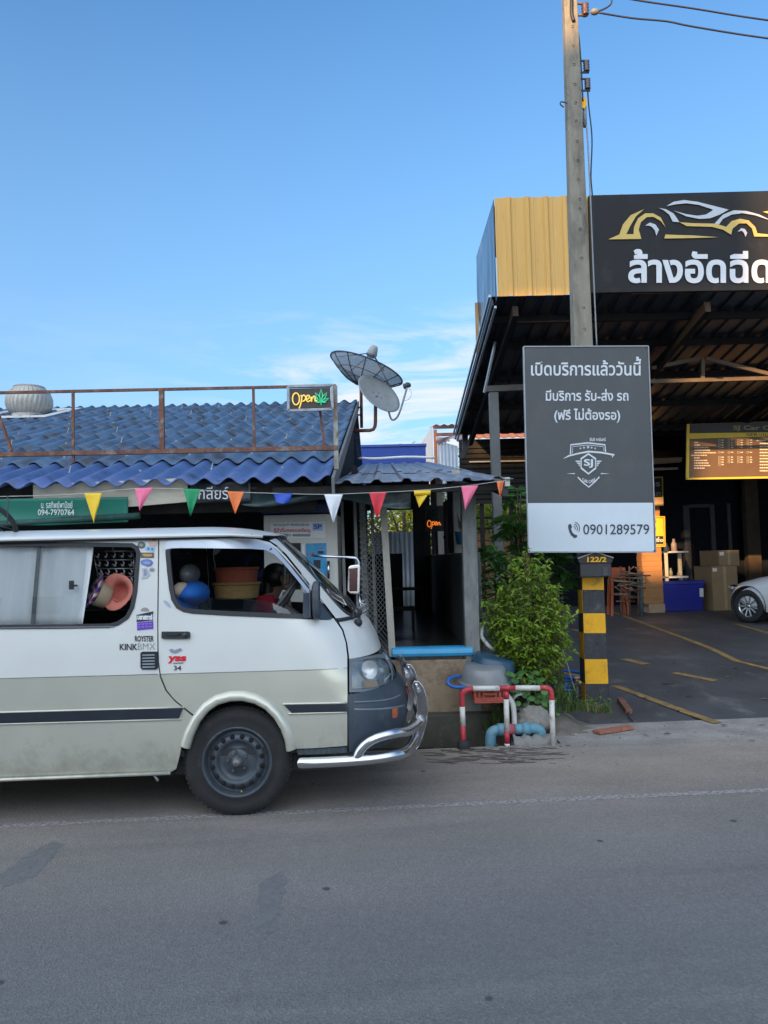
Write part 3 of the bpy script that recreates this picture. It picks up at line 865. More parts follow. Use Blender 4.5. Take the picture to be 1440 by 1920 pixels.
u1 = n1.cross(Vector((0, 1, 0))).normalized(); w1 = n1.cross(u1)
mb = MB(); mb.tube([cd+(u1*math.cos(2*PI*i/48)+w1*math.sin(2*PI*i/48))*0.685 for i in range(48)], 0.014, 6, closed=True)
mb.build('rim', M_steel, md_)
mb = MB()
for k in range(12):
    g = 2*PI*k/12; d = u1*math.cos(g)+w1*math.sin(g)
    mb.tube([cd+d*0.68*t+n1*0.30*(t*t-1)-n1*0.012 for t in (0, .25, .5, .75, 1)], 0.009, 5)
for t in (0.4, 0.7): mb.tube([cd+(u1*math.cos(2*PI*i/32)+w1*math.sin(2*PI*i/32))*0.68*t+n1*0.30*(t*t-1) for i in range(32)], 0.006, 5, closed=True)
mb.build('rib', M_steel, md_)
fd = A(699, 659, YD)
mb = MB()
for k in range(4):
    g = 2*PI*(k+0.4)/4; d = u1*math.cos(g)+w1*math.sin(g); mb.tube([cd+d*0.60-n1*0.06, fd-n1*0.06+d*0.05], 0.009, 5)
mb.build('feed_strut', M_steel, md_)
M_dishgrey = mat('grey_dish_paint', (0.27, 0.29, 0.29), 0.55, var=0.12, vscale=4, dirt=((0.17, 0.18, 0.18), 0.2, 6))
mb = MB(); mb.lathe([(0, -0.10), (0.085, -0.10), (0.10, -0.06), (0.075, 0.06), (0.055, 0.10), (0, 0.105)], fd, n1, 16); mb.build('feed_horn', M_dishgrey, md_)
mb = MB(); mb.tube([A(678, 802, YD), A(677, 733, YD), cd-n1*0.30], 0.028, 8); mb.build('mast', M_rust, md_)
mb = MB()
for y in (764, 778): mb.tube([A(664, y, YD), A(678, y, YD)], 0.016, 6)
mb.build('wall_bracket', M_rust, md_)

YE = 12.6
ce = A(711, 737, YE)
sd = thing('solid_satellite_dish', 'grey solid satellite dish facing right, lower of the two dishes by the gable', 'satellite dish', A(690, 806, YE))
n2 = Vector((0.52, -0.63, 0.57)).normalized()
mb = MB()
u2 = n2.cross(Vector((0, 0, 1))).normalized(); w2 = n2.cross(u2)
if w2.z > 0: w2 = -w2
V = []; Fs = []; RG, SG = 8, 48
for i in range(RG+1):
    for j in range(SG):
        g = 2*PI*j/SG; r = i/RG
        V.append(ce+u2*0.40*r*math.cos(g)+w2*0.445*r*math.sin(g)+n2*0.07*(r*r-1))
for i in range(RG):
    for j in range(SG): Fs.append((i*SG+j, i*SG+(j+1) % SG, (i+1)*SG+(j+1) % SG, (i+1)*SG+j))
mb.add(V, Fs, 0, True); mb.build('reflector', M_dishgrey, sd, solid=0.012)
mb = MB()
for a_, b_ in ((0.06, 0.05), (-0.06, 0.05), (0.06, -0.07), (-0.06, -0.07)): mb.blob(ce+u2*a_+w2*b_-n2*0.062, 0.012, 5)
mb.build('bolt', M_steel, sd)
lnb = A(764, 723, YE-0.3)
mb = MB(); mb.tube(smooth_path([ce+w2*0.40+n2*0.0, A(735, 787, YE-0.1), A(748, 776, YE-0.2), lnb], 5), 0.017, 8); mb.build('feed_arm', mat('arm_grey', (0.33, 0.33, 0.34), 0.5, 0.3), sd)
mb = MB(); mb.lathe([(0, -0.05), (0.035, -0.05), (0.035, 0.03), (0.05, 0.04), (0.05, 0.06), (0, 0.065)], lnb, (ce-lnb), 12); mb.tube([lnb, lnb+Vector((0, 0, 0.05))], 0.03, 8)
mb.build('feed_horn', M_steel, sd)
mb = MB(); mb.tube(smooth_path([lnb, A(771, 735, YE-.3), A(768, 747, YE-.3), A(757, 752, YE-.25)], 5), 0.006, 5); mb.build('cable', M_white, sd)
mb = MB(); mb.tube([A(658, 808, YE)]+[A(x, y, YE) for x, y in ((694, 807), (700, 805), (703, 800), (704, 792))]+[A(704, 750, YE), ce-n2*0.08], 0.030, 8)
mb.build('mast', M_rust, sd)

# ---- bunting
YB = 6.22
mb = MB(); sp = [(-60, 934), (0, 931), (85, 929), (160, 925), (254, 916), (345, 917), (428, 922), (515, 925), (610, 927), (693, 924), (777, 920), (866, 912), (932, 903), (950, 901)]
mb.tube([A(x, y, YB+0.012) for x, y in smooth_path(sp, 3)], 0.0028, 5)
tag(mb.build('bunting_string', mat('string', (0.45, 0.45, 0.43), 0.8)), 'thin white string holding the coloured pennants along the eaves', 'string')
FL = [('pale yellow pennant', None)]
flags = [((158, 925), (191, 924), (176, 981), (0.78, 0.50, 0.02), 'long yellow pennant over the van roof in front of the green banner'),
         ((253, 916), (287, 914), (262, 958), (0.80, 0.16, 0.28), 'pink pennant with crumpled tip, between the yellow and the green pennants'),
         ((344, 916), (376, 917), (357, 968), (0.01, 0.26, 0.10), 'green pennant hanging under the eave beside the dark lettered banner'),
         ((426, 921), (458, 922), (441, 964), (0.72, 0.17, 0.04), 'wide orange pennant beside the folded blue pennant'),
         ((513, 925), (548, 925), None, (0.02, 0.07, 0.42), 'blue pennant folded up into a short blunt strip'),
         ((608, 927), (643, 927), (625, 981), (0.72, 0.74, 0.76), 'white pennant beside the drink vending machine'),
         ((692, 924), (725, 923), (707, 974), (0.62, 0.03, 0.05), 'red pennant over the mesh gate under the porch eave'),
         ((776, 920), (808, 919), (786, 952), (0.78, 0.50, 0.02), 'short yellow pennant with folded top, under the porch roof'),
         ((865, 912), (897, 910), (872, 957), (0.80, 0.16, 0.28), 'pink pennant with narrow twisted tip, in front of the grey porch post'),
         ((931, 903), (945, 902), (938, 934), (0.72, 0.17, 0.04), 'small narrow orange pennant at the porch corner, last on the string')]
for i, (a, b_, t, c, lab) in enumerate(flags):
    mb = MB(); a, b_ = Vector(a), Vector(b_)
    m_ = mat('pennant_cloth', c, 0.6, var=0.08, vscale=12)
    tip = Vector(t) if t else None
    def fn(u, v):
        top = a.lerp(b_, u)
        if tip: q = top.lerp(tip, v)
        else: q = top+Vector((((u-0.5)*-9)*v, (20-6*abs(u-0.5))*v))
        ph = i*1.7
        return A(q.x, q.y, YB+0.02*math.sin(u*5+ph+v*2)*(v*0.8+0.15)-0.01*v)
    mb.grid(fn, 10, 12)
    if i == 7:
        def fold(u, v):
            top = a.lerp(b_, u); q = top+Vector((0.5-1*u, 9*v)); return A(q.x, q.y, YB-0.008-0.012*math.sin(v*PI))
        mb.grid(fold, 8, 5)
    o = mb.build('pennant', m_, solid=0.0012); tag(o, lab, 'pennant', 'pennants strung along the eaves')

# ---- green roller banner, dark banner, crumpled tarpaulin
M_green = mat('green_vinyl', (0.008, 0.15, 0.105), 0.45, var=0.14, vscale=3)
gb = thing('roller_banner', 'green vinyl banner with phone number hanging above the van roof', 'banner', A(120, 985, 6.38))
def gban(u, v):
    x = -90+330*u; y0 = 936-3*u-0.02*x*0.3; y1 = 985-14*max(0, u-0.55)
    return A(x, y0+(y1-y0)*v, 6.38+0.02*math.sin(u*9)+0.02*math.sin(v*3))
mb = MB(); mb.grid(gban, 40, 8); mb.build('sheet', M_green, gb, solid=0.003)
mb = MB(); mb.tube([A(-90, 988, 6.38), A(262, 967, 6.38)], 0.028, 8); mb.build('roller', mat('dark_green_roll', (0.02, 0.07, 0.06), 0.7, var=0.3, vscale=20), gb)
mb = MB(); tf = lambda x, y: A(x, y, 6.345)
lettering(mb, '094-7970764', (71, 955, 139, 966), tf, bold=0.012); lettering(mb, 'น. รสทิพย์พานิชย์', (77, 940, 136, 953), tf, bold=0.01)
mb.build('lettering', mat('faded_white_print', (0.55, 0.6, 0.58), 0.6), gb)

M_vblack = mat('black_vinyl', (0.016, 0.022, 0.026), 0.35, var=0.3, vscale=4)
db = thing('shop_banner', 'black shop banner with white lettering under the blue eave', 'banner', A(420, 950, 6.45))
def dban(u, v):
    x = 358+112*u; return A(x, 903+(944-903)*v-4*u, 6.40+0.012*math.sin(u*8+v*3))
mb = MB(); mb.grid(dban, 24, 6); mb.build('sheet', M_vblack, db, solid=0.003)
mb = MB(); lettering(mb, 'กลียร์', (372, 912, 428, 936), lambda x, y: A(x, y, 6.375)); mb.build('lettering', mat('white_print', (0.6, 0.62, 0.64), 0.6), db)
def tarp(u, v):
    x = 452+318*u; top = 912+3*math.sin(u*9)+4*u; hgt = 30+6*math.sin(u*7+1)
    return A(x, top+hgt*v, 6.46+0.035*math.sin(v*PI*1.4+u*5)-0.03*math.sin(u*23)*v)
mb = MB(); mb.grid(tarp, 60, 10)
tag(mb.build('tarpaulin', mat('crumpled_tarp', (0.03, 0.055, 0.058), 0.4, var=0.4, vscale=3, dirt=((0.20, 0.20, 0.19), 0.25, 2.2)), solid=0.004), 'crumpled dark tarpaulin rolled up under the porch eave', 'tarpaulin')

# ---- vending machine
YV = 7.08
vm = thing('vending_machine', 'white coin drinking-water machine with blue control panel inside the shop front', 'vending machine', A(562, 1225, YV))
a, b_ = A(494, 966, YV), A(632, 966, YV)
mb = MB(); mb.box(a.x, b_.x, YV, YV+0.55, 0.632, a.z); mb.build('cabinet', mat('machine_white', (0.62, 0.6, 0.55), 0.5, var=0.08), vm, bevel=0.01)
mb = MB(); mb.box(a.x-.02, b_.x-.03, YV-0.02, YV+0.5, a.z+.012, a.z+.10); mb.build('top_fascia', mat('navy_fascia', (0.012, 0.03, 0.11), 0.5), vm)
vf = lambda d: (lambda x, y: A(x, y, YV-d))
mb = MB(); shape(mb, [(507, 980), (609, 978), (610, 1008), (508, 1010)], vf(0.006)); mb.build('header_panel', M_white, vm, solid=0.004)
mb = MB(); lettering(mb, 'THE QUALITY PRODUCED BY', (511, 982, 580, 987), vf(0.011), bold=0.012); lettering(mb, '081-8888888', (532, 1001, 582, 1006), vf(0.011), bold=0.012)
mb.build('lettering', mat('navy_ink', (0.02, 0.03, 0.12), 0.6), vm)
mb = MB(); lettering(mb, 'ตู้น้ำดื่มหยอดเหรียญ', (513, 988, 582, 1000), vf(0.011), bold=0.025); mb.build('lettering', M_red, vm)
mb = MB(); shape(mb, [(586, 981), (606, 981), (606, 995), (586, 995)], vf(0.011)); mb.build('logo_panel', mat('logo_blue', (0.35, 0.5, 0.75), 0.5), vm, solid=0.002)
mb = MB(); lettering(mb, 'SP', (588, 983, 603, 992), vf(0.016), bold=0.03); mb.build('lettering', mat('logo_navy', (0.01, 0.05, 0.3), 0.5), vm)
mb = MB(); shape(mb, [(566, 1020), (571, 1020), (571, 1110), (566, 1110)], vf(0.012)); mb.build('pillar_trim', M_white, vm, solid=0.01)
mb = MB(); shape(mb, [(574, 1019), (612, 1018), (613, 1100), (575, 1100)], vf(0.008)); mb.build('control_panel', mat('panel_blue', (0.03, 0.28, 0.55), 0.4, var=0.3, vscale=6), vm, solid=0.006)
mb = MB(); shape(mb, [(530, 1018), (564, 1018), (564, 1105), (530, 1105)], vf(0.006)); mb.build('dispensing_window', mat('dark_window', (0.03, 0.03, 0.035), 0.15), vm, solid=0.004)
mb = MB(); shape(mb, [(596, 1033), (607, 1033), (607, 1038), (596, 1038)], vf(0.016)); mb.build('coin_slot', M_black, vm, solid=0.004)
mb = MB(); shape(mb, [(588, 1050), (601, 1050), (601, 1066), (588, 1066)], vf(0.016)); mb.build('dispensing_recess', M_black, vm, solid=0.004)
for (x, y, c) in ((587, 1026, (0.1, 0.5, 0.2)), (601, 1026, (0.7, 0.2, 0.2)), (587, 1037, (0.7, 0.15, 0.1))):
    mb = MB(); mb.blob(A(x, y, YV-0.016), 0.012, 5); mb.build('button', mat('button_plastic', c, 0.4), vm)
mb = MB(); mb.tube([A(616, 1052, YV-.03), A(616, 1085, YV-.03)], 0.014, 8); mb.build('door_handle', M_chrome, vm)

# ---- folding mesh gate between the vending machine and the doorway
YG = 7.12
gate = thing('mesh_gate', 'grey folding lattice gate beside the cream doorway post', 'gate', A(688, 1228, YG))
M_gate = mat('gate_galvanised', (0.17, 0.175, 0.17), 0.6, 0.2, var=0.25)
for x in (644, 668, 682, 700):
    mb = MB(); mb.bar(A(x-3, 940, YG+0.02), A(x+6, 1226, YG+0.02), 0.028 if x != 682 else 0.055, 0.03, up=(0, 1, 0)); mb.build('gate_upright', M_gate, gate)
mb = MB(); mb.box(A(684, 1100, YG).x, A(703, 1100, YG).x, YG+0.06, YG+0.16, 0.632, 1.42); mb.build('short_pier', M_halfwall, gate)
mb = MB()
for k in range(-6, 34):
    z0 = 0.64+k*0.05
    for sgn in (1, -1):
        x0, x1 = A(676, 1100, YG).x, A(726, 1100, YG).x; dz = (x1-x0)*1.25
        za, zb = (z0, z0+dz) if sgn > 0 else (z0+dz, z0)
        if min(za, zb) < 0.64 or max(za, zb) > 2.05: continue
        mb.tube([(x0, YG+0.006*sgn, za), (x1, YG+0.006*sgn, zb)], 0.004, 4, caps=False)
mb.build('lattice', M_gate, gate)
mb = MB()
for k in range(40):
    z = 0.66+k*0.034; x = A(685, 1100, YG).x
    mb.tube([(x-0.035, YG-0.01, z), (x+0.035, YG-0.01, z+0.034 if k % 2 else z-0.0)], 0.004, 4, caps=False)
mb.build('scissor_strip', M_gate, gate)

# ---- things in the corridor
YN = 10.6
ns = thing('small_neon_sign', 'small orange neon Open sign hanging inside the dark corridor', 'neon sign', A(815, 1000, YN))
mb = MB(); mb.prism([A(798, 948, YN), A(832, 948, YN), A(832, 996, YN), A(798, 996, YN)], (0, 0.02, 0)); mb.build('panel', M_black, ns)
M_neono = mat('orange_neon', (0.9, 0.3, 0.05), 0.4, var=0.02, emit=((1.0, 0.25, 0.03), 0.5))
neon_open(lambda x, y: A(800+(x-546)*0.55, 983+(y-750)*0.55, YN-0.012), 0.0055, 'lettering', M_neono, ns)
mb = MB(); leaf_outline(lambda x, y: A(x, y, YN-0.012), 0.0035, 815, 970, 18, mb); mb.build('leaf_emblem', mat('dim_green_neon', (0.02, 0.12, 0.08), 0.4), ns)
YP = 8.3
pc = A(867, 1004, YP)
pot = thing('hanging_pot', 'blue hanging flower pot on the corridor half wall', 'plant pot', pc)
mb = MB(); mb.lathe([(0.0, -0.10), (0.065, -0.10), (0.085, 0.03), (0.095, 0.04), (0.09, 0.045), (0.075, 0.02), (0.0, 0.02)], pc, n=20); mb.build('pot', mat('pot_blue', (0.02, 0.12, 0.25), 0.5), pot)
mb = MB(); rnd = random.Random(8)
for k in range(14):
    g = rnd.uniform(0, 6.28); h = rnd.uniform(0.12, 0.3); e_ = pc+Vector((math.cos(g)*0.07, math.sin(g)*0.07, h)); d = Vector((-math.sin(g), math.cos(g), 0))*0.012
    b0 = pc+Vector((0, 0, 0.02)); mid = b0.lerp(e_, 0.6)
    mb.add([b0, mid+d, e_, mid-d], [(0, 1, 2, 3)])
mb.build('leaves', leafmat('dark_leaf', (0.01, 0.02, 0.01), (0.03, 0.07, 0.02)), pot)
for (x, y, w, h, d, lab) in ((748, 1130, 0.42, 0.28, 9.5, 'dark low stool standing far inside the corridor'), (762, 1085, 0.5, 0.45, 11.5, 'dark low bench at the rear of the corridor')):
    c = A(x, y, d); t_ = thing('stool', lab, 'stool', (c.x, d, 0.632))
    mb = MB(); mb.box(c.x-w/2, c.x+w/2, d, d+0.3, 0.632+h-0.04, 0.632+h); mb.build('seat', M_dark, t_, bevel=0.008)
    for sx_ in (-1, 1):
        for sy_ in (0.02, 0.27):
            mb = MB(); mb.box(c.x+sx_*(w/2-0.03)-0.015, c.x+sx_*(w/2-0.03)+0.015, d+sy_-0.01, d+sy_+0.02, 0.632, 0.632+h-0.042); mb.build('leg', M_dark, t_)
# ------------------------------------------------------------------ unseen block added behind the viewer, shaped to shade the street with sunlit gaps
blk = thing('shade_block', 'long pale unseen block added behind the viewer to shade the street', 'shade block', (0, -36, 0))
M_blk = mat('pale_render', (0.42, 0.40, 0.36), 0.85, var=0.12, vscale=1.5, dirt=((0.25, 0.23, 0.2), 0.2, 1))
M_glassdark = mat('dark_panes', (0.02, 0.025, 0.03), 0.12)
mb = MB(); mb.box(-48, -3, -42, -30, -0.3, 13.75); mb.box(-48, -25.55, -30.5, -29.99, 13.76, 16.5); mb.box(-25.55, -23.9, -30.5, -29.99, 13.76, 19.6); mb.box(-23.9, -19.5, -30.5, -29.99, 13.76, 17.1); mb.box(-17.79, -13.5, -30.4, -29.99, 13.76, 14.5)  # added walls of uneven height set where sunlight gets through
mb.build('wall', M_blk, blk)
mb = MB()
for i in range(14):
    for j in range(4):
        x = -47+i*3.1
        if j*3.3+3 < 12.5: mb.box(x, x+1.6, -29.96, -29.9, 1.0+j*3.3, 2.6+j*3.3)
o = mb.build('window', M_glassdark, blk); o['kind'] = 'stuff'
mb = MB(); mb.box(-19.5, -16.35, -30.6, -30.1, 15.62, 17.2); mb.box(-18.5, -17.62, -30.6, -30.1, 13.77, 15.62)  # added unseen masses keep the sun off the pole and fascia
mb.build('sun_screen', M_blk, blk, bevel=0.02)

# ------------------------------------------------------------------ car-wash building
M_tan = mat('tan_metal_sheet', (0.66, 0.385, 0.10), 0.45, metal=0.1, var=0.08, vscale=2, stretch=(6, 1, 0.5), dirt=((0.5, 0.27, 0.05), 0.1, 5))
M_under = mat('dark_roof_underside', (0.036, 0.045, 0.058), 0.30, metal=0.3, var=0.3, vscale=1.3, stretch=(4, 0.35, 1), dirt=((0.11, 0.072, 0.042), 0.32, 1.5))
M_plastic = mat('dark_wrinkled_plastic', (0.035, 0.05, 0.085), 0.18, var=0.5, vscale=3, bump=0.8, bscale=9, stretch=(1, 1, 0.3), dirt=((0.25, 0.28, 0.34), 0.16, 3))
M_pur = mat('black_steel', (0.014, 0.015, 0.017), 0.7, var=0.2, spec=0.15)
wash = thing('car_wash_building', 'open car-wash shed with tan metal fascia, sloping dark roof and grey posts', 'car wash', (5, 12, 0.1))
def cz(y): return 4.93-0.165*(y-9.5)
YF = 9.5
a, b_ = A(927, 372, YF), A(1160, 556, YF)
zt, zb = A(930, 371.5, YF).z, A(930, 556, YF).z
mb = MB()
xs_ = []
x = a.x
n_ = 0
def rib(x):
    t = ((x-a.x-0.05)/0.245) % 1.0
    return 0.030*max(0, min(1, (0.16-abs(t-0.5))/0.06))+0.004*(1 if abs(t-0.15) < 0.02 or abs(t-0.85) < 0.02 else 0)
k = 150
V = []
for j in range(3):
    for i in range(k+1):
        x = a.x+(7.8-a.x)*i/k*0.25 if False else a.x+1.75*i/k
        V.append((x, YF-rib(x), zb+(zt-zb)*j/2))
mb.add(V, [(j*(k+1)+i, j*(k+1)+i+1, (j+1)*(k+1)+i+1, (j+1)*(k+1)+i) for j in range(2) for i in range(k)])
mb.build('fascia_sheet', M_tan, wash, solid=0.003)
mb = MB(); mb.box(a.x+1.75, 11, YF-0.01, YF+0.02, zb, zt); mb.build('fascia_sheet', M_tan, wash)
mb = MB()                                            # side return of the fascia wrapped in plastic
def wrapf(u, v):
    y = 9.5+1.85*u; z0 = cz(y)-0.02 if u > 0.02 else zb
    z0 = zb-0.05-(zb-(cz(11.3)+0.05))*u
    return (a.x-0.01-0.02*math.sin(v*7+u*9)*u*(1-v)-0.006*math.sin(u*31+v*3)*(1-v), y, z0+(zt-0.02-z0)*v)
mb.grid(wrapf, 26, 26); mb.build('side_wrap', M_plastic, wash, solid=0.004)
mb = MB(); mb.bar((a.x-0.03, 11.36, cz(11.3)+0.02), (a.x-0.03, 11.36, zt-0.75), 0.05, 0.04); mb.build('side_edge', mat('tan_edge', (0.5, 0.33, 0.16), 0.6), wash)
mb = MB(); mb.box(a.x+0.02, 11, YF+0.05, 11.3, zt-0.06, zt-0.03); mb.build('fascia_lid', M_steel, wash)
mb = MB()                                            # canopy sheets
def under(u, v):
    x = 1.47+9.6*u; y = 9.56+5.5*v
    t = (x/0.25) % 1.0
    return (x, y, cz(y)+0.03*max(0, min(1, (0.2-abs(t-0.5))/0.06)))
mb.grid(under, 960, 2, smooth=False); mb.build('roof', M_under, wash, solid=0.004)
mb = MB()
for y in (10.1, 10.9, 12.1, 13.4, 14.7): mb.bar((1.5, y, cz(y)-0.055), (11, y, cz(y)-0.055), 0.06, 0.10, up=(0, 0, 1))
mb.build('purlin', M_pur, wash)
for x in (1.78, 4.30, 6.9):
    mb = MB(); mb.bar((x, 9.6, cz(9.6)-0.18), (x, 15, cz(15)-0.18), 0.075, 0.14); mb.build('rafter', M_pur, wash)
M_edge = mat('silver_verge', (0.42, 0.44, 0.48), 0.35, 0.5, var=0.2)
for dx, dz in ((-0.02, 0.03), (0.05, -0.12)):
    mb = MB(); mb.bar((1.47+dx, 9.6, cz(9.6)+dz), (1.47+dx, 15.05, cz(15.05)+dz), 0.03, 0.035); mb.build('verge_trim', M_edge, wash)
mb = MB(); mb.bar((1.485, 9.6, cz(9.6)-0.045), (1.485, 15.05, cz(15.05)-0.045), 0.02, 0.10); mb.build('verge_board', M_steel, wash)
mb = MB(); mb.bar(A(929, 640, 10.6), A(908, 736, 10.9), 0.03); mb.build('diagonal_strut', M_edge, wash)
ca, cb = A(923, 900, 11.0), A(940, 900, 11.0)
mb = MB(); mb.box(ca.x, cb.x, 11.0, 11.13, 0.12, A(930, 735, 11).z); mb.build('column', mat('column_paint', (0.12, 0.125, 0.125), 0.6, var=0.15), wash, bevel=0.006)
mb = MB(); mb.bar(A(908, 730, 11.4), A(1215, 716, 11.4), 0.08, 0.09); mb.build('tie_beam', mat('dull_brown_beam', (0.09, 0.085, 0.075), 0.7, var=0.2), wash)
mb = MB(); mb.bar(A(872, 798, 14.9), A(872, 846, 14.9), 0.11, 0.1, up=(0, 1, 0)); mb.bar(A(872, 846, 14.9), A(862, 858, 14.9), 0.1, 0.1, up=(0, 1, 0)); mb.build('hanger_post', M_steel, wash)
# truss
YT = 11.4
M_truss = mat('brown_truss', (0.15, 0.11, 0.075), 0.65, var=0.25)
mb = MB()
for p, q in (((1205, 716), (1560, 706)), ((1317, 672), (1317, 711)), ((1312, 672), (1222, 690)), ((1322, 672), (1452, 704))): mb.bar(A(*p, YT), A(*q, YT), 0.055, 0.055, up=(0, 1, 0))
mb.build('truss', M_truss, wash)
# rear hall
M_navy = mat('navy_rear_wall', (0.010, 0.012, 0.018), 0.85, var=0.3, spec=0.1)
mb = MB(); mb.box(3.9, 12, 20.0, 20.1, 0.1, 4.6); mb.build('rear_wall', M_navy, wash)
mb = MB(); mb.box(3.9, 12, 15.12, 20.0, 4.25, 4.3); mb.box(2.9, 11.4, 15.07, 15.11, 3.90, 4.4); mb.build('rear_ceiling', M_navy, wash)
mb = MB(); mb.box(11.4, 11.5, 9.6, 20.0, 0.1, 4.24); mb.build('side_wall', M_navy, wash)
mb = MB()
for x0, x1, y0 in ((1281, 1292, 948), (1331, 1339, 946), (1363, 1369, 944), (1392, 1398, 940)):
    p, q = A(x0, y0, 19.9), A(x1, y0, 19.9); mb.box(p.x, q.x, 19.9, 19.98, 0.15, p.z)
p, q = A(1281, 946, 19.9), A(1339, 951, 19.9); mb.box(p.x+.16, q.x-.12, 19.9, 19.98, q.z, p.z)
mb.build('door_frame', mat('dim_frame', (0.035, 0.042, 0.055), 0.6), wash)
mb = MB(); p, q = A(1398, 940, 19.5), A(1422, 940, 19.5); mb.box(p.x, q.x, 19.5, 19.7, 0.15, 4.2); mb.build('column', mat('brown_column', (0.05, 0.035, 0.025), 0.8, var=0.3), wash)

# black fascia sign
YK = 9.42
ks = thing('fascia_sign', 'large black fascia sign with gold and silver car outline and white Thai lettering', 'shop sign', A(1270, 545, YK))
p, q, r, s_ = A(1104, 366, YK), A(1700, 351, YK), A(1700, 539, YK), A(1109, 549, YK)
mb = MB(); mb.prism([p, q, r, s_], (0, 0.06, 0)); mb.build('panel', mat('matt_black_sheet', (0.014, 0.0145, 0.016), 0.6, var=0.2, vscale=2, spec=0.3, bump=0.25, bscale=2.5, dirt=((0.035, 0.034, 0.033), 0.2, 3)), ks, bevel=0.004)
Z3 = lambda x, y: A(860+x/2.4828, 320+y/2.4828, YK-0.012)
M_gold = mat('gold_film', (0.62, 0.43, 0.10), 0.4, var=0.08)
M_silver = mat('silver_film', (0.50, 0.53, 0.57), 0.4, var=0.06)
gold = [[(697,320),(748,297),(765,250),(800,208),(862,180),(826,212),(800,255),(780,296),(814,296),(816,262),(835,222),(868,199),(905,199),(940,218),(962,262),(940,234),(905,215),(875,217),(848,240),(838,275),(850,318)],
        [(962,298),(1090,302),(1210,310),(1090,314),(957,316)],
        [(1028,240),(1090,245),(1195,247),(1245,262),(1270,235),(1310,224),(1350,232),(1380,262),(1390,292),(1440,297),(1520,297),(1520,307),(1376,307),(1366,270),(1340,246),(1305,246),(1275,270),(1268,298),(1230,275),(1180,262),(1060,258)],
        [(1415,192),(1440,188),(1520,190),(1510,202),(1440,200)]]
silv = [[(868,256),(890,242),(915,250),(932,275),(920,303),(914,280),(900,262),(885,256)], [(1298,285),(1315,268),(1332,272),(1343,290),(1335,308),(1328,290),(1318,280)],
        [(968,165),(1000,145),(1050,137),(1110,145),(1190,165),(1256,182),(1215,205),(1170,222),(1120,225),(1060,213),(1003,187),(1060,203),(1110,210),(1150,205),(1175,190),(1185,182),(1120,160),(1060,152),(1010,157)],
        [(932,174),(965,180),(1000,200),(1028,240),(997,238),(980,205),(955,185)],
        [(1192,245),(1230,205),(1280,185),(1340,188),(1400,205),(1450,230),(1520,255),(1440,228),(1380,208),(1320,198),(1270,205),(1230,225),(1210,253)]]
mb = MB()
for g_ in gold: shape(mb, g_, Z3)
mb.build('car_outline', M_gold, ks, solid=0.006)
mb = MB()
for g_ in silv: shape(mb, g_, Z3)
mb.build('car_outline', M_silver, ks, solid=0.006)
mb = MB(); lettering(mb, 'ล้างอัดฉีด', (1178, 467, 1446, 531), lambda x, y: A(x, y, YK-0.012), bold=0.028)
mb.build('lettering', mat('white_letter_film', (0.66, 0.68, 0.71), 0.45, var=0.04), ks, solid=0.006)

# service board inside
YM = 14.0
menu = thing('service_board', 'sunlit brown and yellow price board hanging under the car-wash roof', 'price board', A(1370, 900, YM))
q = [A(1287, 795, YM), A(1545, 787, YM), A(1545, 894, YM), A(1285.5, 899, YM)]
mb = MB(); mb.prism(q, (0, 0.02, 0)); mb.build('panel', mat('sunlit_dark_print', (0.14, 0.08, 0.04), 0.5, var=0.08), menu)  # brown puts warm sunlight into the colour of a dark panel
mf = lambda x, y: A(1180+x/4.573, 760+y/4.573, YM-0.006)
M_yprint = mat('yellow_print', (0.80, 0.55, 0.03), 0.5, var=0.05)
M_wprint = mat('cream_print', (0.75, 0.68, 0.55), 0.6, var=0.04)
mb = MB(); shape(mb, [(520, 165), (1660, 128), (1660, 228), (515, 238)], mf); mb.build('title_band', M_black, menu, solid=0.003)
mb = MB()
for g_ in ([(494, 160), (516, 160), (512, 620), (484, 634)], [(516, 240), (1660, 226), (1660, 250), (514, 288)], [(486, 622), (1660, 602), (1660, 618), (484, 637)]): shape(mb, g_, mf)
mb.build('border', M_yprint, menu, solid=0.003)
mf2 = lambda x, y: A(1180+x/4.573, 760+y/4.573, YM-0.010)
mb = MB(); lettering(mb, 'SJ Car Care', (890, 172, 1325, 222), mf2, bold=0.03); mb.build('lettering', mat('olive_print', (0.30, 0.25, 0.10), 0.6), menu)
mb = MB(); lettering(mb, 'SERVICE', (1005, 240, 1235, 262), mf2, bold=0.01); mb.build('lettering', M_black, menu)
mb = MB(); rnd = random.Random(12)
def scribble(x, y, w, h=9):
    c = x
    while c < x+w:
        l_ = rnd.uniform(6, 22); mb.add([mf2(c, y), mf2(min(c+l_, x+w), y-0.3), mf2(min(c+l_, x+w), y+h), mf2(c, y+h)], [(0, 1, 2, 3)]); c += l_+rnd.uniform(1.5, 4)
for k_, (w, ind) in enumerate(((30, 28), (48, 28), (120, 28), (135, 28), (185, 28), (135, 0), (50, 25), (115, 25), (125, 25), (140, 25), (90, 25))):
    scribble(530+ind, 314+k_*22, w)
for cx in (772, 853, 935, 1015):
    for k_ in range(10 if cx > 800 else 11):
        y = 290+k_*21
        if k_ == 4 or k_ == 6: continue
        for d in ((0, 0, 17, 1.6), (0, 14, 17, 1.6), (0, 0, 1.6, 15), (15.5, 0, 1.6, 15)):
            x0, y0 = cx-8+d[0], y+d[1]; mb.add([mf2(x0, y0), mf2(x0+d[2], y0), mf2(x0+d[2], y0+d[3]), mf2(x0, y0+d[3])], [(0, 1, 2, 3)])
        scribble(cx+18, y+4, 20, 8)
for k_ in range(11): scribble(1118 if k_ else 1090, 296+k_*26, rnd.uniform(70, 180), 10)
o = mb.build('price_list', M_wprint, menu); o['kind'] = 'stuff'

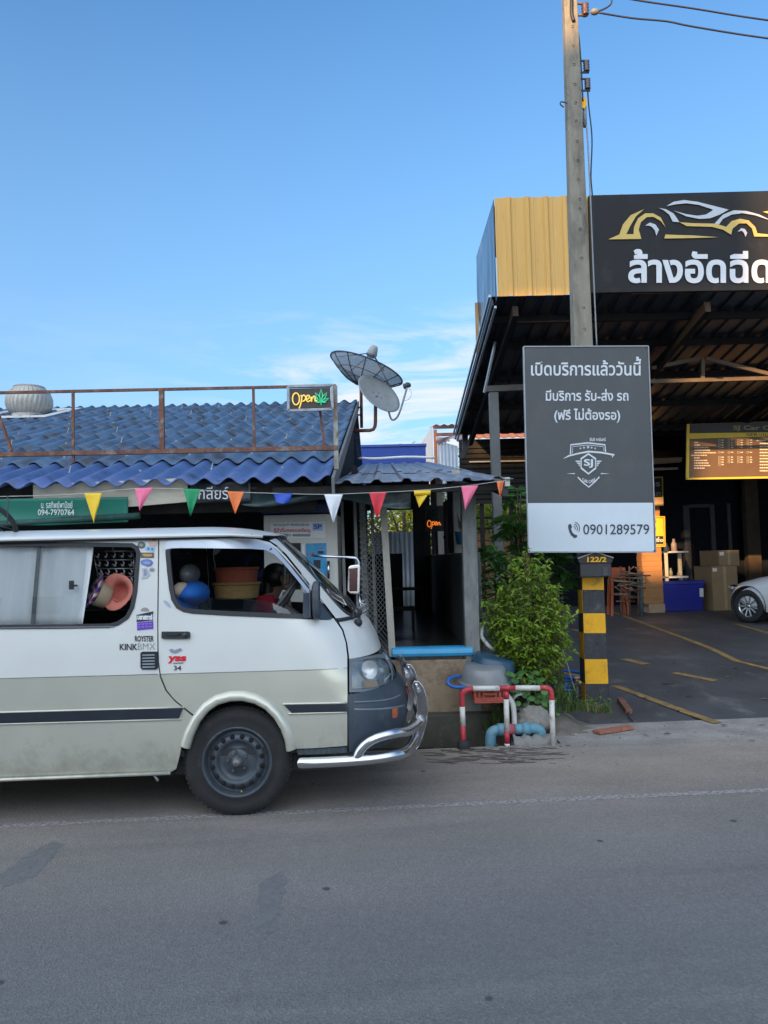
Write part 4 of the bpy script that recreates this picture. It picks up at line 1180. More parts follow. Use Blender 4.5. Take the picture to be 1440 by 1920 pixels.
# ---- things at the back of the car wash
YW = 17.3
M_wood = mat('orange_planks', (0.42, 0.20, 0.07), 0.65, var=0.25, vscale=3, stretch=(1, 1, 9), dirt=((0.22, 0.10, 0.04), 0.3, 3))
pl = thing('timber_pillar', 'orange timber-clad pillar lit by the low sun beside the blue crate', 'pillar', A(1224, 1145, YW))
p, q = A(1206, 1100, YW), A(1243, 1100, YW)
for k_ in range(22):
    z0 = 0.36+k_*0.1225
    mb = MB(); mb.box(p.x-0.004*(k_ % 3), q.x+0.004*(k_ % 2), YW, YW+0.35, z0, z0+0.1205); mb.build('plank', M_wood, pl, bevel=0.003)
mb = MB(); mb.box(p.x+0.1, q.x+0.02, YW-0.03, YW+0.34, 0.14, 0.355); mb.build('plinth', mat('tan_block', (0.40, 0.28, 0.18), 0.8, var=0.15), pl, bevel=0.01)
def small_sign(name, lab, px, Y, parts):
    t_ = thing(name, lab, 'sign', A((px[0]+px[2])/2, px[3], Y))
    mb = MB(); mb.prism([A(px[0], px[1], Y), A(px[2], px[1]-1, Y), A(px[2]+1, px[3]-1, Y), A(px[0], px[3], Y)], (0, 0.015, 0)); mb.build('panel', parts[0], t_)
    return t_
sA = small_sign('service_sign', 'black and yellow edged sign with Thai letters, upper one on the timber pillar', (1150, 895, 1243, 949), YW-0.05, [M_yprint])
mb = MB(); shape(mb, [(1152, 897), (1241, 896), (1241.5, 932), (1152, 933)], lambda x, y: A(x, y, YW-0.058)); mb.build('dark_field', M_black, sA, solid=0.003)
mb = MB(); lettering(mb, 'บริการ', (1190, 902, 1238, 912), lambda x, y: A(x, y, YW-0.064), bold=0.03); lettering(mb, 'ล้างรถ', (1196, 919, 1239, 930), lambda x, y: A(x, y, YW-0.064), bold=0.03); mb.build('lettering', mat('dull_letters', (0.35, 0.33, 0.28), 0.6), sA)
mb = MB(); shape(mb, [(1152, 935), (1243, 934), (1243.5, 946), (1152, 947)], lambda x, y: A(x, y, YW-0.058)); mb.build('pale_field', mat('peach_print', (0.65, 0.42, 0.28), 0.6), sA, solid=0.003)
sB = small_sign('bell_sign', 'yellow sign with bell outline, lower one on the timber pillar', (1150, 969, 1247, 1026), YW-0.05, [M_yprint])
sbf = lambda x, y: A(x, y, YW-0.058)
mb = MB(); stroke(mb, [(1160, 972), (1244, 970.5), (1246, 1022), (1160, 1023)], 1.2, sbf, closed=True); stroke(mb, arc(1225, 977, 5, 5, -180, 180), 1.0, sbf)
stroke(mb, smooth_path([(1212, 1000), (1216, 984), (1225, 981), (1229, 988), (1228, 1000), (1220, 1004)], 5), 1.0, sbf)
shape(mb, [(1162, 1006), (1243.5, 1005), (1244, 1020), (1162, 1021)], sbf); mb.build('print', M_black, sB)
mb = MB(); lettering(mb, 'กดกริ่ง', (1205, 1007, 1244, 1016), lambda x, y: A(x, y, YW-0.064), bold=0.03); mb.build('lettering', M_wprint, sB)
aw = thing('small_awning', 'small brown awning with pale gutter above the timber pillar', 'awning', A(1250, 880, 16.8))
def awf(u, v):
    p_ = Vector((1150+112*u+18*v*(u > 0.5), 842+v*17-8*(1-v)*0)); return A(p_.x, p_.y, 17.4-0.6*v)+Vector((0, 0, 0.06*math.sin(PI*v)*-1))
mb = MB(); mb.grid(awf, 8, 8); mb.build('sheet', mat('brown_sheet', (0.30, 0.15, 0.07), 0.5, var=0.15), aw, solid=0.01)
mb = MB(); mb.prism([A(1150, 862, 16.75), A(1280, 857, 16.75), A(1278, 866, 16.75), A(1150, 875, 16.75)], (0, 0.12, 0)); mb.build('gutter', mat('beige_gutter', (0.42, 0.30, 0.18), 0.5, var=0.1), aw, bevel=0.008)
mb = MB(); mb.tube([A(1190, 881, 16.8), A(1271, 878, 16.8)], 0.03, 8)
tag(mb.build('fluorescent_tube', mat('unlit_tube', (0.6, 0.55, 0.48), 0.4)), 'unlit fluorescent tube under the small brown awning', 'lamp')

YC = 17.6
bl = thing('blue_crate', 'large dark blue plastic crate on the car-wash floor beside the timber pillar', 'crate', A(1283, 1143, YC))
M_bluec = mat('blue_crate_plastic', (0.012, 0.02, 0.30), 0.42, var=0.15, vscale=3)
p, q = A(1241, 1143, YC), A(1322, 1143, YC); zt_ = A(1283, 1096, YC).z
mb = MB(); mb.hexa([(p.x+.05, YC, 0.15), (q.x-.05, YC, 0.15), (q.x-.05, YC+.6, 0.15), (p.x+.05, YC+.6, 0.15), (p.x+.01, YC-.03, zt_), (q.x-.01, YC-.03, zt_), (q.x-.01, YC+.63, zt_), (p.x+.01, YC+.63, zt_)]); mb.build('tub', M_bluec, bl, bevel=0.015)
mb = MB(); mb.box(p.x-.01, q.x+.01, YC-.05, YC+.65, zt_+.002, zt_+.085); mb.build('lid', M_bluec, bl, bevel=0.015)
mb = MB(); p2 = A(1313, 1103, YC-.05); mb.box(p2.x-.02, p2.x+.07, YC-.05, YC-.043, p2.z-.2, p2.z); mb.build('label_sticker', M_white, bl)
M_card = mat('cardboard', (0.30, 0.205, 0.115), 0.8, var=0.1, vscale=2, dirt=((0.22, 0.15, 0.085), 0.2, 3))
for lab, (x0, x1, y0, y1), xs0, Y in (('tall cardboard box standing on the car-wash floor, lower of the pair', (1334, 1386, 1062, 1143), 1303, 17.5), ('small cardboard box stacked on top of the tall cardboard box', (1347, 1387, 1032, 1061), 1311, 17.5)):
    t_ = thing('cardboard_box', lab, 'box', A((x0+x1)/2, y1, Y), group='cardboard boxes at the back of the car wash')
    p, q = A(x0, y0, Y), A(x1, y1, Y); z0 = 0.15 if y1 > 1100 else A(x0, 1061.5, Y).z+0.0; dx = A(xs0, y1, Y+.75).x-p.x
    mb = MB(); mb.hexa([(p.x, Y, z0), (q.x, Y, z0), (q.x+dx*0.55, Y+.7, z0), (p.x+dx, Y+.7, z0), (p.x, Y, p.z), (q.x, Y, p.z), (q.x+dx*0.55, Y+.7, p.z), (p.x+dx, Y+.7, p.z)]); mb.build('carton', M_card, t_, bevel=0.008)
    mb = MB(); mb.box(p.x+.02, p.x+.12, Y-.006, Y-.001, p.z-.12, p.z-.04); mb.build('label_sticker', M_white, t_)
    mb = MB(); mb.box((p.x+q.x)/2-.03, (p.x+q.x)/2+.03, Y-.003, Y-.0008, z0+.02, p.z); mb.build('packing_tape', mat('tape', (0.42, 0.30, 0.17), 0.35), t_)
sh = thing('storage_shelf', 'white two-level shelf rack holding bottles and tools behind the blue crate', 'shelf', A(1262, 1090, 17.9))
for y in (1034, 1081):
    p, q = A(1240, y, 17.8), A(1288, y, 17.8); mb = MB(); mb.box(p.x, q.x, 17.7, 18.3, p.z-.04, p.z); mb.build('shelf_board', M_white, sh, bevel=0.006)
for x, yy in ((1243, 17.7), (1286, 18.26)):
    p = A(x, 1000, 17.8); mb = MB(); mb.box(p.x-.03, p.x+.05, yy, yy+.05, 0.15, 1.75 if x < 1250 else 1.5); mb.build('leg', M_cream, sh)
rnd = random.Random(4)
for (x, y, h, c, lab) in ((1264, 1033, 0.30, (0.5, 0.4, 0.38), 'pale spray bottle standing on the upper white shelf'), (1252, 1033, 0.16, (0.3, 0.17, 0.1), 'short brown jar standing on the upper white shelf'), (1247, 1079, 0.24, (0.4, 0.2, 0.08), 'brown bottle at the left end of the lower shelf'), (1258, 1079, 0.20, (0.25, 0.25, 0.2), 'grey bottle standing on the lower shelf'), (1272, 1079, 0.12, (0.35, 0.33, 0.3), 'small pale tin on the lower shelf')):
    p = A(x, y, 17.85); p.z = A(1260, 1034 if y < 1050 else 1081, 17.8).z
    mb = MB(); r_ = h*0.22; mb.lathe([(0, 0), (r_, 0), (r_, h*0.6), (r_*0.5, h*0.78), (r_*0.45, h), (0, h)], (p.x, 17.85, p.z), n=12)
    tag(mb.build('bottle', mat('bottle_plastic', c, 0.35)), lab, 'bottle', 'bottles on the white shelf')
# scrap pile and pipe to the left of the pillar
sc_ = thing('scrap_pile', 'heap of rusty brackets and pipe offcuts beside the timber pillar', 'scrap heap', A(1180, 1130, 16.2))
rnd = random.Random(21); mb = MB(); mb2 = MB()
for k_ in range(34):
    px, py = rnd.uniform(1163, 1197), rnd.uniform(1064, 1128); p = A(px, py, 16.2+rnd.uniform(0, .35)); d = Vector((rnd.uniform(-.3, .3), rnd.uniform(-.2, .2), rnd.uniform(-.12, .05)))
    (mb if k_ % 2 else mb2).tube([p-d, p+d], rnd.uniform(0.008, 0.02), 6)
for px in (1164, 1180, 1196): mb2.tube([A(px, 1062, 16.4), Vector((A(px, 1135, 16.4).x, 16.4, 0.14))], 0.02, 6)
mb.build('pipe_offcut', mat('scrap_metal', (0.28, 0.23, 0.17), 0.6, 0.3, var=0.4), sc_); mb2.build('bracket', M_rust, sc_)
mb = MB(); mb.tube([A(1199, 1072, 16.6), A(1202, 1078, 16.6), Vector((A(1202, 1140, 16.6).x, 16.6, 0.14))], 0.045, 8)
tag(mb.build('standpipe', mat('grey_blue_pipe', (0.10, 0.14, 0.16), 0.5)), 'grey-blue upright pipe against the left side of the timber pillar', 'pipe')
oc = thing('orange_stool', 'orange plastic stool stacked behind the number box, caught by the sun', 'stool', A(1158, 1125, 16.8))
M_orange = mat('orange_plastic', (0.45, 0.09, 0.02), 0.45, var=0.1)
p = A(1157, 1064, 16.8)
mb = MB(); mb.box(p.x-.16, p.x+.16, 16.7, 17.0, p.z-.25, p.z); mb.build('seat', M_orange, oc, bevel=0.02)
for k_ in range(4):
    mb = MB(); sx_, sy_ = (-1 if k_ % 2 else 1), (k_//2); mb.bar((p.x+sx_*.14, 16.74+sy_*.22, p.z-.25), (p.x+sx_*.19, 16.70+sy_*.30, 0.14), 0.05); mb.build('leg', M_orange, oc)

# ---- white parked car (front corner in view)
def parked_car():
    c0 = fore_pt(1404, 1168); hd = Vector((-0.47, 0.88, 0)).normalized(); rz = math.atan2(hd.y, hd.x)
    # local x = forward, local y = left-hand side (faces the viewer), wheel contact at local (0, 0)
    side = Vector((-hd.y, hd.x, 0))
    org = Vector((c0.x, c0.y, c0.z)) - side*0.0
    t_ = thing('parked_car', 'white parked car at the right edge under the car-wash roof', 'car', org, rz)
    M_w = mat('white_car_paint', (0.72, 0.73, 0.75), 0.25, var=0.03, coat=0.6)
    secs = []
    xs_ = [0.62, 0.58, 0.48, 0.30, 0.0, -0.35, -0.75, -1.15, -1.6, -2.2, -2.9, -3.25, -3.4]
    hood = [0.55, 0.68, 0.74, 0.80, 0.87, 0.93, 0.97, 1.0, 1.0, 1.0, 1.0, 0.96, 0.8]
    wid = [0.30, 0.52, 0.70, 0.82, 0.86, 0.865, 0.87, 0.87, 0.87, 0.87, 0.86, 0.80, 0.6]
    mb = MB(); V = []; N = 17
    for x, h, w in zip(xs_, hood, wid):
        ring = []
        for j in range(N):
            t = j/(N-1)*2-1      # across from -1 (far) to 1 (near)
            s = abs(t)
            if s > 0.55:          # side wall
                k_ = (s-0.55)/0.45; z = h*0.86-(h*0.86-0.22)*k_; yy = w*(1.0-0.05*(2*k_-0.9)**2+0.0)
            else:
                k_ = s/0.55; z = h-(0.14*h)*k_**4; yy = w*0.97*k_
            ring.append((x, -0.86+math.copysign(yy, t)+0.0, z))
        V += ring
    M_ = len(xs_)
    mb.add(V, [(i*N+j, i*N+j+1, (i+1)*N+j+1, (i+1)*N+j) for i in range(M_-1) for j in range(N-1)], 0, True)
    mb.f.append([j for j in range(N)]); mb.m.append(0); mb.s.append(True)
    mb.build('body', M_w, t_, local=True, subsurf=1)
    cab = [(-0.72, 0.97, 0.78), (-1.35, 1.40, 0.62), (-2.3, 1.46, 0.62), (-3.1, 1.02, 0.74)]
    mb = MB(); V = []
    for x, h, w in cab: V += [(x, -0.86-w, h if h < 1.1 else h-0.03), (x, -0.86-w*0.6, h+0.02), (x, -0.86+w*0.6, h+0.02), (x, -0.86+w, h if h < 1.1 else h-0.03)]
    mb.add(V, [(i*4+j, i*4+j+1, i*4+5+j, i*4+4+j) for i in range(3) for j in range(3)], 0, True)
    mb.build('windscreen', mat('car_glass', (0.03, 0.035, 0.04), 0.06), t_, local=True, solid=0.01)
    mb = MB()
    for s in (1, -1):
        mb.tube([(x, -0.86+s*w*1.0, h+0.0) for x, h, w in cab], 0.04, 8); mb.bar((-1.7, -0.86+s*0.86, 0.98), (-1.75, -0.86+s*0.63, 1.42), 0.07)
    mb.add([(-1.3, -0.86-.63, 1.42), (-2.35, -0.86-.63, 1.47), (-2.35, -0.86+.63, 1.47), (-1.3, -0.86+.63, 1.42)], [(0, 1, 2, 3)])
    mb.build('roof', M_w, t_, local=True)
    for s in (1, -1):
        mb = MB(); mb.bar((-0.72, -0.86-.8*s*-1, 0.93), (-3.0, -0.86+.86*s, 0.95), 0.03, 0.03)
        mb.build('window_sill', M_black, t_, local=True)
    for x in (0.0, -2.6):
        for s in (1, -1):
            yc = -0.86+s*0.77
            mb = MB(); mb.lathe([(0.20, -0.10), (0.30, -0.10), (0.315, -0.06), (0.315, 0.06), (0.30, 0.095), (0.205, 0.10), (0.20, 0.07)], (x, yc, 0.315), (0, s, 0), 40)
            wh = mb.build('wheel', M_rubber, t_, local=True)
            mb = MB()
            mb.lathe([(0.205, 0.09), (0.195, 0.085), (0.185, 0.05), (0.18, -0.05)], (x, yc, 0.315), (0, s, 0), 32)
            for k_ in range(10):
                g = 2*PI*k_/10; mb.bar((x, yc+s*0.075, 0.315), (x+0.195*math.cos(g), yc+s*0.085, 0.315+0.195*math.sin(g)), 0.028, 0.02, up=(0, 1, 0))
            mb.lathe([(0.0, 0.095), (0.04, 0.09), (0.045, 0.06)], (x, yc, 0.315), (0, s, 0), 16)
            mb.build('rim', mat('alloy', (0.5, 0.5, 0.52), 0.25, 0.9), wh, local=True)
            mb = MB(); mb.lathe([(0.0, 0.0), (0.36, 0.0), (0.365, 0.055)], (x, yc+s*0.05, 0.34), (0, s, 0), 32); mb.build('wheel_arch', M_black, t_, local=True)
    mb = MB(); mb.blob((-0.98, 0.10, 1.03), 0.10, 8, sq=(0.75, 1.1, 0.72)); mb.bar((-0.98, 0.0, 0.97), (-0.98, 0.06, 1.0), 0.04); mb.build('mirror', M_black, t_, local=True)
    mb = MB(); mb.blob((0.42, -0.20, 0.64), 0.16, 8, sq=(0.9, 0.5, 0.45)); mb.build('headlight', glassmat('lamp_glass', (0.8, 0.8, 0.8), 1.5, 0.2), t_, local=True)
    return t_
parked_car()

# ------------------------------------------------------------------ what stands between and behind the two buildings
M_rroof = mat('rusty_sheet_roof', (0.22, 0.09, 0.055), 0.7, var=0.3, vscale=2, stretch=(5, 1, 1), dirt=((0.16, 0.06, 0.04), 0.3, 3))
M_csheet = mat('pale_corrugated_sheet', (0.42, 0.47, 0.52), 0.45, 0.3, var=0.15, vscale=4, stretch=(4, 4, 0.6))
YH = 21.0
shd = thing('tin_shed', 'tin shed with red-brown roof edge and pale corrugated wall behind the porch roof', 'shed', A(840, 900, YH))
p, q = A(812, 796, YH), A(900, 793, YH)
def rcor(x): return 0.02*math.cos(x*2*PI/0.22)
mb = MB(); mb.grid(lambda u, v: (p.x+(q.x-p.x)*u, YH+1.8*v, p.z-0.02+rcor(p.x+(q.x-p.x)*u)+0.25*v), 70, 2); mb.build('roof', M_rroof, shd, solid=0.01)
mb = MB(); mb.box(p.x, q.x, YH, YH+.03, A(812, 804, YH).z, p.z-0.03); mb.build('fascia', mat('dark_red_fascia', (0.10, 0.035, 0.03), 0.7), shd)
mb = MB(); b1 = A(813, 812, YH); b2 = A(900, 808, YH); mb.box(b1.x, b2.x, YH-.02, YH+.02, A(820, 818, YH).z, A(820, 812, YH).z); mb.build('beam', M_rroof, shd)
mb = MB(); b1 = A(813, 806, YH); b2 = A(819, 806, YH); mb.box(b1.x, b2.x, YH-.03, YH+.05, 0, b1.z); mb.build('post', M_rroof, shd)
cor = lambda x: 0.012*math.cos(x*2*PI/0.1)
mb = MB(); b1 = A(820, 826, YH); b2 = A(858, 834, YH); mb.grid(lambda u, v: (b1.x+(b2.x-b1.x)*u, YH-0.02+cor(b1.x+(b2.x-b1.x)*u), v*(b1.z-0.18*u)), 60, 1); mb.build('front_wall', M_csheet, shd, solid=0.004)
mb = MB(); mb.add([(p.x-.02, YH, 0), (p.x-.25, YH+4, 0), (p.x-.25, YH+4, A(800, 850, YH+4).z+.2), (p.x-.02, YH, p.z-.05)], [(0, 1, 2, 3)]); mb.build('side_wall', M_csheet, shd, solid=0.01)
def tp(u, v): return A(817+50*u, 818+2*math.sin(u*6)+(10+5*math.sin(u*8))*v, YH-.06-.05*math.sin(v*3+u*7))
mb = MB(); mb.grid(tp, 24, 6); tag(mb.build('tarpaulin', mat('lavender_tarp', (0.33, 0.26, 0.29), 0.6, var=0.15), solid=0.006), 'mauve tarpaulin draped over the pale corrugated shed wall', 'tarpaulin')
lean = thing('rear_lean_to', 'low dark lean-to with rusty sunlit roof strip behind the car-wash column', 'shed', A(930, 940, 18.6))
p, q = A(876, 808, 18.6), A(1100, 804, 18.6)
mb = MB(); mb.grid(lambda u, v: (p.x+(q.x-p.x)*u, 17.6+1.4*v, 4.34+0.46*v+0.012*math.cos((p.x+(q.x-p.x)*u)*2*PI/0.2)), 90, 2); mb.build('roof', M_rroof, lean, solid=0.01)
mb = MB()
mb.box(p.x-0.2, q.x, 18.76, 18.80, A(930, 937, 18.7).z, A(930, 822, 18.7).z)
for k_ in range(12):
    z = A(930, 832+k_*9.5, 18.7).z; mb.box(p.x-0.2, q.x, 18.7, 18.72+0.004*k_, z-0.10, z)
mb.build('slatted_wall', M_dark, lean)
mb = MB(); mb.bar(A(880, 866, 18.6), A(990, 864, 18.6), 0.03); mb.build('pale_batten', M_cream, lean)
for x in (900, 955):
    mb = MB(); b1 = A(x, 830, 18.75); mb.box(b1.x-.05, b1.x+.05, 18.75, 18.85, 0, b1.z); mb.build('post', M_dark, lean)
bw = thing('blue_canopy', 'strip of royal blue canopy fascia rising behind the grey porch roof', 'canopy', A(725, 862, 16.6))
p, q = A(640, 838, 16.6), A(798, 836, 16.6)
mb = MB(); mb.box(p.x, q.x, 16.6, 17.6, 2.95, p.z-.02); mb.build('fascia', mat('royal_blue_wall', (0.02, 0.07, 0.36), 0.5, var=0.1), bw)
mb = MB(); mb.box(p.x, q.x+.02, 16.57, 17.62, p.z-.02, p.z+.03); mb.build('coping', mat('blue_coping', (0.05, 0.10, 0.4), 0.5), bw)
for x in (p.x+.1, q.x-.1):
    mb = MB(); mb.box(x-.04, x+.04, 17.0, 17.08, -0.32, 2.95); mb.build('post', M_steel, bw)
mb = MB(); mb.tube(smooth_path([A(630, 852, 15.9), A(690, 860, 15.9), A(760, 857, 15.9), A(815, 858, 15.9)], 6), 0.028, 8)
tag(mb.build('water_pipe', M_white), 'white plastic pipe lying along the top of the porch roof', 'pipe')
# garden seen through the corridor and between the buildings
wf = thing('sheet_fence', 'pale corrugated sheet fence seen through the end of the corridor', 'fence', A(757, 1030, 17))
b1, b2 = A(700, 998, 15.8), A(800, 998, 15.8)
mb = MB(); mb.grid(lambda u, v: (b1.x+(b2.x-b1.x)*u, 15.8+cor(b1.x+(b2.x-b1.x)*u), v*b1.z), 90, 1); mb.build('sheet', M_csheet, wf, solid=0.004)
bf = thing('board_fence', 'sunlit brown board fence between the porch post and the car-wash column', 'fence', A(905, 1060, 20.5))
for k_ in range(9):
    z = 0.3+k_*0.21; b1, b2 = A(872, 1000, 20.5), A(1000, 1000, 20.5)
    mb = MB(); mb.box(b1.x, b2.x, 20.5, 20.53, z, z+0.18); mb.build('board', mat('brown_board', (0.34, 0.20, 0.10), 0.75, var=0.25, stretch=(1, 1, 8)), bf)
for x in (880, 960):
    mb = MB(); b1 = A(x, 1000, 20.56); mb.box(b1.x-.05, b1.x+.05, 20.54, 20.62, 0, 2.4); mb.build('post', M_dark, bf)
mb = MB()
for y in (972, 992): mb.bar(A(870, y, 20.3), A(1000, y-3, 20.3), 0.06)
o = mb.build('fence_rail', M_dark, bf)
# ------------------------------------------------------------------ utility pole
YU = 7.65
pole = thing('utility_pole', 'square weathered concrete power pole with yellow and black painted foot', 'utility pole', A(1120, 1318, YU))
def pole_c(py):       # left and right front edges at a height
    t = (py-0)/1318.0
    return A(1058+(1098-1058)*t, py, YU), A(1083+(1143-1083)*t, py, YU)
levels = [1345, 1282, 1236, 1187, 1150, 1106, 1083]+[1083-60*i for i in range(1, 21)]
paint = ['k', 'y', 'k', 'y', 'k', 'y']
M_pole = mat('pole_concrete', (0.255, 0.23, 0.18), 0.85, var=0.22, vscale=5, bump=0.25, bscale=60, stretch=(1.5, 1.5, 0.5), dirt=((0.09, 0.085, 0.075), 0.4, 3.5))
M_pblack = mat('flaking_black', (0.035, 0.037, 0.042), 0.6, var=0.3, vscale=10, bump=0.2, bscale=50, dirt=((0.13, 0.125, 0.115), 0.25, 9))
mb = MB(); V = []
for y in levels:
    a, b_ = pole_c(y); d = 0.20*(0.6+0.4*(y/1318))
    V += [a, b_, b_+Vector((0, d, 0)), a+Vector((0, d, 0))]
mb.v = [Vector(p) for p in V]
for i in range(len(levels)-1):
    for j in range(4):
        k = paint[i] if i < 6 else 'c'
        if i < 6 and j == 3: k = 'y' if k == 'k' else 'k'
        mb.f.append([i*4+j, i*4+(j+1) % 4, (i+1)*4+(j+1) % 4, (i+1)*4+j]); mb.m.append({'c': 0, 'y': 1, 'k': 2}[k]); mb.s.append(False)
n_ = len(levels)-1; mb.f.append([n_*4+j for j in range(4)]); mb.m.append(0); mb.s.append(False)
mb.build('shaft', [M_pole, M_yellow, M_pblack], pole, bevel=0.012)
mb = MB()
for y in (50, 86, 121, 158, 193, 227, 265, 301, 337, 374, 392, 430, 484, 577, 617, 1107, 1207, 1303):
    a, b_ = pole_c(y); c = a.lerp(b_, 0.55); mb.lathe([(0.0, -0.004), (0.011, -0.004), (0.014, 0.004)], (c.x, YU-0.001, c.z), (0, -1, 0), 10)
mb.build('bolt_hole', mat('hole_dark', (0.012, 0.012, 0.012), 0.9), pole)
M_ins = mat('brown_porcelain', (0.10, 0.055, 0.045), 0.3, var=0.2, coat=0.3)
def spool(mb, c, r, h): mb.lathe([(0, -h), (r*0.8, -h), (r, -h*0.8), (r*0.75, -h*0.55), (r, -h*0.25), (r*0.7, 0), (r, h*0.25), (r*0.75, h*0.55), (r, h*0.8), (r*0.8, h), (0, h)], c, n=16)
for x, y, r, h in ((1097, 18, 0.042, 0.065), (1099.5, 125, 0.036, 0.058), (1101.5, 159, 0.034, 0.052)):
    mb = MB(); spool(mb, A(x, y, YU+.05), r, h); mb.build('insulator', M_ins, pole)
    mb = MB()
    for dy in (-11, 11): mb.bar(A(1078+y*0.04, y+dy, YU+.05), A(x+5, y+dy, YU+.05), 0.02, 0.012)
    mb.bar(A(1078+y*0.04, y+18, YU+.02), A(1078+y*0.04, y-18, YU+.02), 0.012, 0.03, up=(0, 1, 0)); mb.build('rack', M_rust if y < 50 else M_steel, pole)
mb = MB(); mb.lathe([(0, -0.05), (0.03, -0.03), (0.035, 0), (0.03, 0.03), (0, 0.05)], A(1115, 22, YU+.05), (1, 0, 0), 10); mb.build('strain_clamp', mat('grey_clamp', (0.18, 0.19, 0.18), 0.5), pole)
mb = MB(); mb.prism([A(1091, 182, YU+.03), A(1100, 184, YU+.03), A(1100, 196, YU+.03), A(1096, 204, YU+.03), A(1091, 201, YU+.03)], (0, 0.02, 0)); mb.build('yellow_tag', M_yellow, pole)
mb = MB(); mb.tube([A(1096, 200, YU+.06), A(1097, 238, YU+.06)], 0.022, 8); mb.build('conduit', M_grey, pole)
mb = MB(); mb.tube(smooth_path([A(1063, 193, YU), A(1052, 191, YU), A(1051, 196, YU), A(1057, 201, YU)], 5), 0.007, 6); mb.build('hook', M_steel, pole)
mb = MB()
for y in (16, 122, 158, 229): mb.tube([A(1063+y*.02-2, y, YU+.08), A(1054+y*0.036, y, YU+.08)], 0.009, 6); 
mb.build('through_bolt', M_steel, pole)
mb = MB(); mb.tube(smooth_path([A(x, y, YU+.03) for x, y in ((1075, 0), (1080, 40), (1086, 75), (1090, 130), (1093, 190))], 5), 0.008, 5); mb.tube(smooth_path([A(x, y, YU-.01) for x, y in ((1072, 0), (1072, 25), (1076, 40))], 4), 0.02, 6); mb.build('down_lead', M_black, pole)
mb = MB(); mb.tube(smooth_path([A(x, y, YU+.05) for x, y in ((1100, 235), (1104, 300), (1107, 370), (1109, 420), (1113, 520), (1119, 652))], 6), 0.0085, 6)
tag(mb.build('pole_cable', mat('pale_cable', (0.32, 0.33, 0.35), 0.6)), 'pale cable running down the right side of the concrete pole', 'cable')
mb = MB(); mb.tube(smooth_path([A(x, y, YU+.09) for x, y in ((1102, 170), (1104, 200), (1110, 260), (1108, 330), (1111, 375), (1112, 480))], 6), 0.0075, 6)
tag(mb.build('pole_cable', M_black), 'dark cable hanging from the lowest insulator down the pole', 'cable')
M_wire = mat('black_wire', (0.02, 0.022, 0.035), 0.5)
mb = MB(); mb.tube(smooth_path([A(x, y, 7.7) for x, y in ((1118, 23), (1185, 34), (1250, 40), (1300, 50), (1440, 72), (1700, 104), (2100, 140))], 4), 0.0095, 6)
tag(mb.build('power_wire', M_wire), 'lower black power line leaving the pole to the right', 'wire')
mb = MB(); mb.tube(smooth_path([A(x, y, 7.9) for x, y in ((1085, -24), (1180, -2), (1300, 16), (1440, 38), (1700, 70), (2100, 100))], 4), 0.0095, 6); mb.tube(smooth_path([A(x, y, 7.75) for x, y in ((1120, 22), (1138, 14), (1147, 4), (1142, -12))], 5), 0.009, 6)
tag(mb.build('power_wire', M_wire), 'upper black power line crossing the top right corner', 'wire')

# ------------------------------------------------------------------ sign board on the pole
YB2 = 7.40
board = thing('sign_board', 'tall grey board with white Thai lettering, shield emblem and phone number on the pole', 'sign board', A(1108, 1036, YB2))
B = lambda d: (lambda x, y: A(960+x/3, 620+y/3, YB2-d))
P4 = [(64, 92), (764, 89), (806, 1246), (90, 1246)]
mb = MB(); mb.prism([B(0)(*p) for p in P4], (0, 0.025, 0)); mb.build('panel', mat('slate_vinyl', (0.058, 0.064, 0.069), 0.5, var=0.10, vscale=1.6, dirt=((0.085, 0.08, 0.075), 0.25, 3), bump=0.3, bscale=2.2), board, bevel=0.003)
mb = MB(); shape(mb, [(84, 970), (792, 968), (801, 1242), (92, 1242)], B(0.004)); mb.build('white_field', mat('white_vinyl', (0.60, 0.67, 0.72), 0.45, var=0.05, vscale=2), board, solid=0.002)
mb = MB()
for i in range(4): mb.bar(B(-.012)(*P4[i]), B(-.012)(*P4[(i+1) % 4]), 0.010, 0.04, up=(0, 1, 0))
mb.build('frame', mat('board_edge', (0.30, 0.31, 0.33), 0.45, 0.3), board)
M_wl = mat('white_lettering', (0.62, 0.66, 0.69), 0.5, var=0.04)
T = B(0.004)
for s_, r_, bd in (('เปิดบริการแล้ววันนี้', (107, 146, 726, 253), 0.016), ('มีบริการ รับ-ส่ง รถ', (190, 328, 655, 395), 0.018), ('(ฟรี ไม่ต้องรอ)', (238, 437, 608, 518), 0.018), ('ซันชิ คาร์แคร์', (437, 601, 527, 621), 0.02)):
    mb = MB(); lettering(mb, s_, r_, T, bold=bd); mb.build('lettering', M_wl, board)
mb = MB()
stroke(mb, [(329, 695), (331, 642), (427, 631), (523, 642), (526, 682)], 8, T); stroke(mb, [(340, 690), (342, 652), (427, 643), (513, 652), (515, 675)], 3, T)
for x, y, r in ((385, 662, 7), (405, 658, 8), (428, 655, 11), (448, 658, 8), (468, 662, 7)):
    shape(mb, [(x+(r if k % 2 == 0 else r*0.4)*math.sin(PI*k/5), y-(r if k % 2 == 0 else r*0.4)*math.cos(PI*k/5)) for k in range(10)], T)
shape(mb, [(285, 722), (318, 700), (375, 686), (430, 675), (505, 681), (579, 695), (562, 716), (564, 702), (500, 690), (432, 685), (380, 694), (325, 707)], T)
stroke(mb, [(386, 722), (430, 693), (472, 722)], 10, T); stroke(mb, [(388, 772), (430, 805), (472, 772)], 10, T); stroke(mb, [(389, 722), (389, 772)], 6, T); stroke(mb, [(470, 722), (470, 772)], 6, T)
for k in range(4):
    y = 735+k*11; x0 = 356+k*8; shape(mb, [(x0, y-4), (384, y-4), (384, y+3), (x0+4, y+3)], T); x1 = 504-k*8; shape(mb, [(476, y-4), (x1, y-4), (x1-4, y+3), (476, y+3)], T)
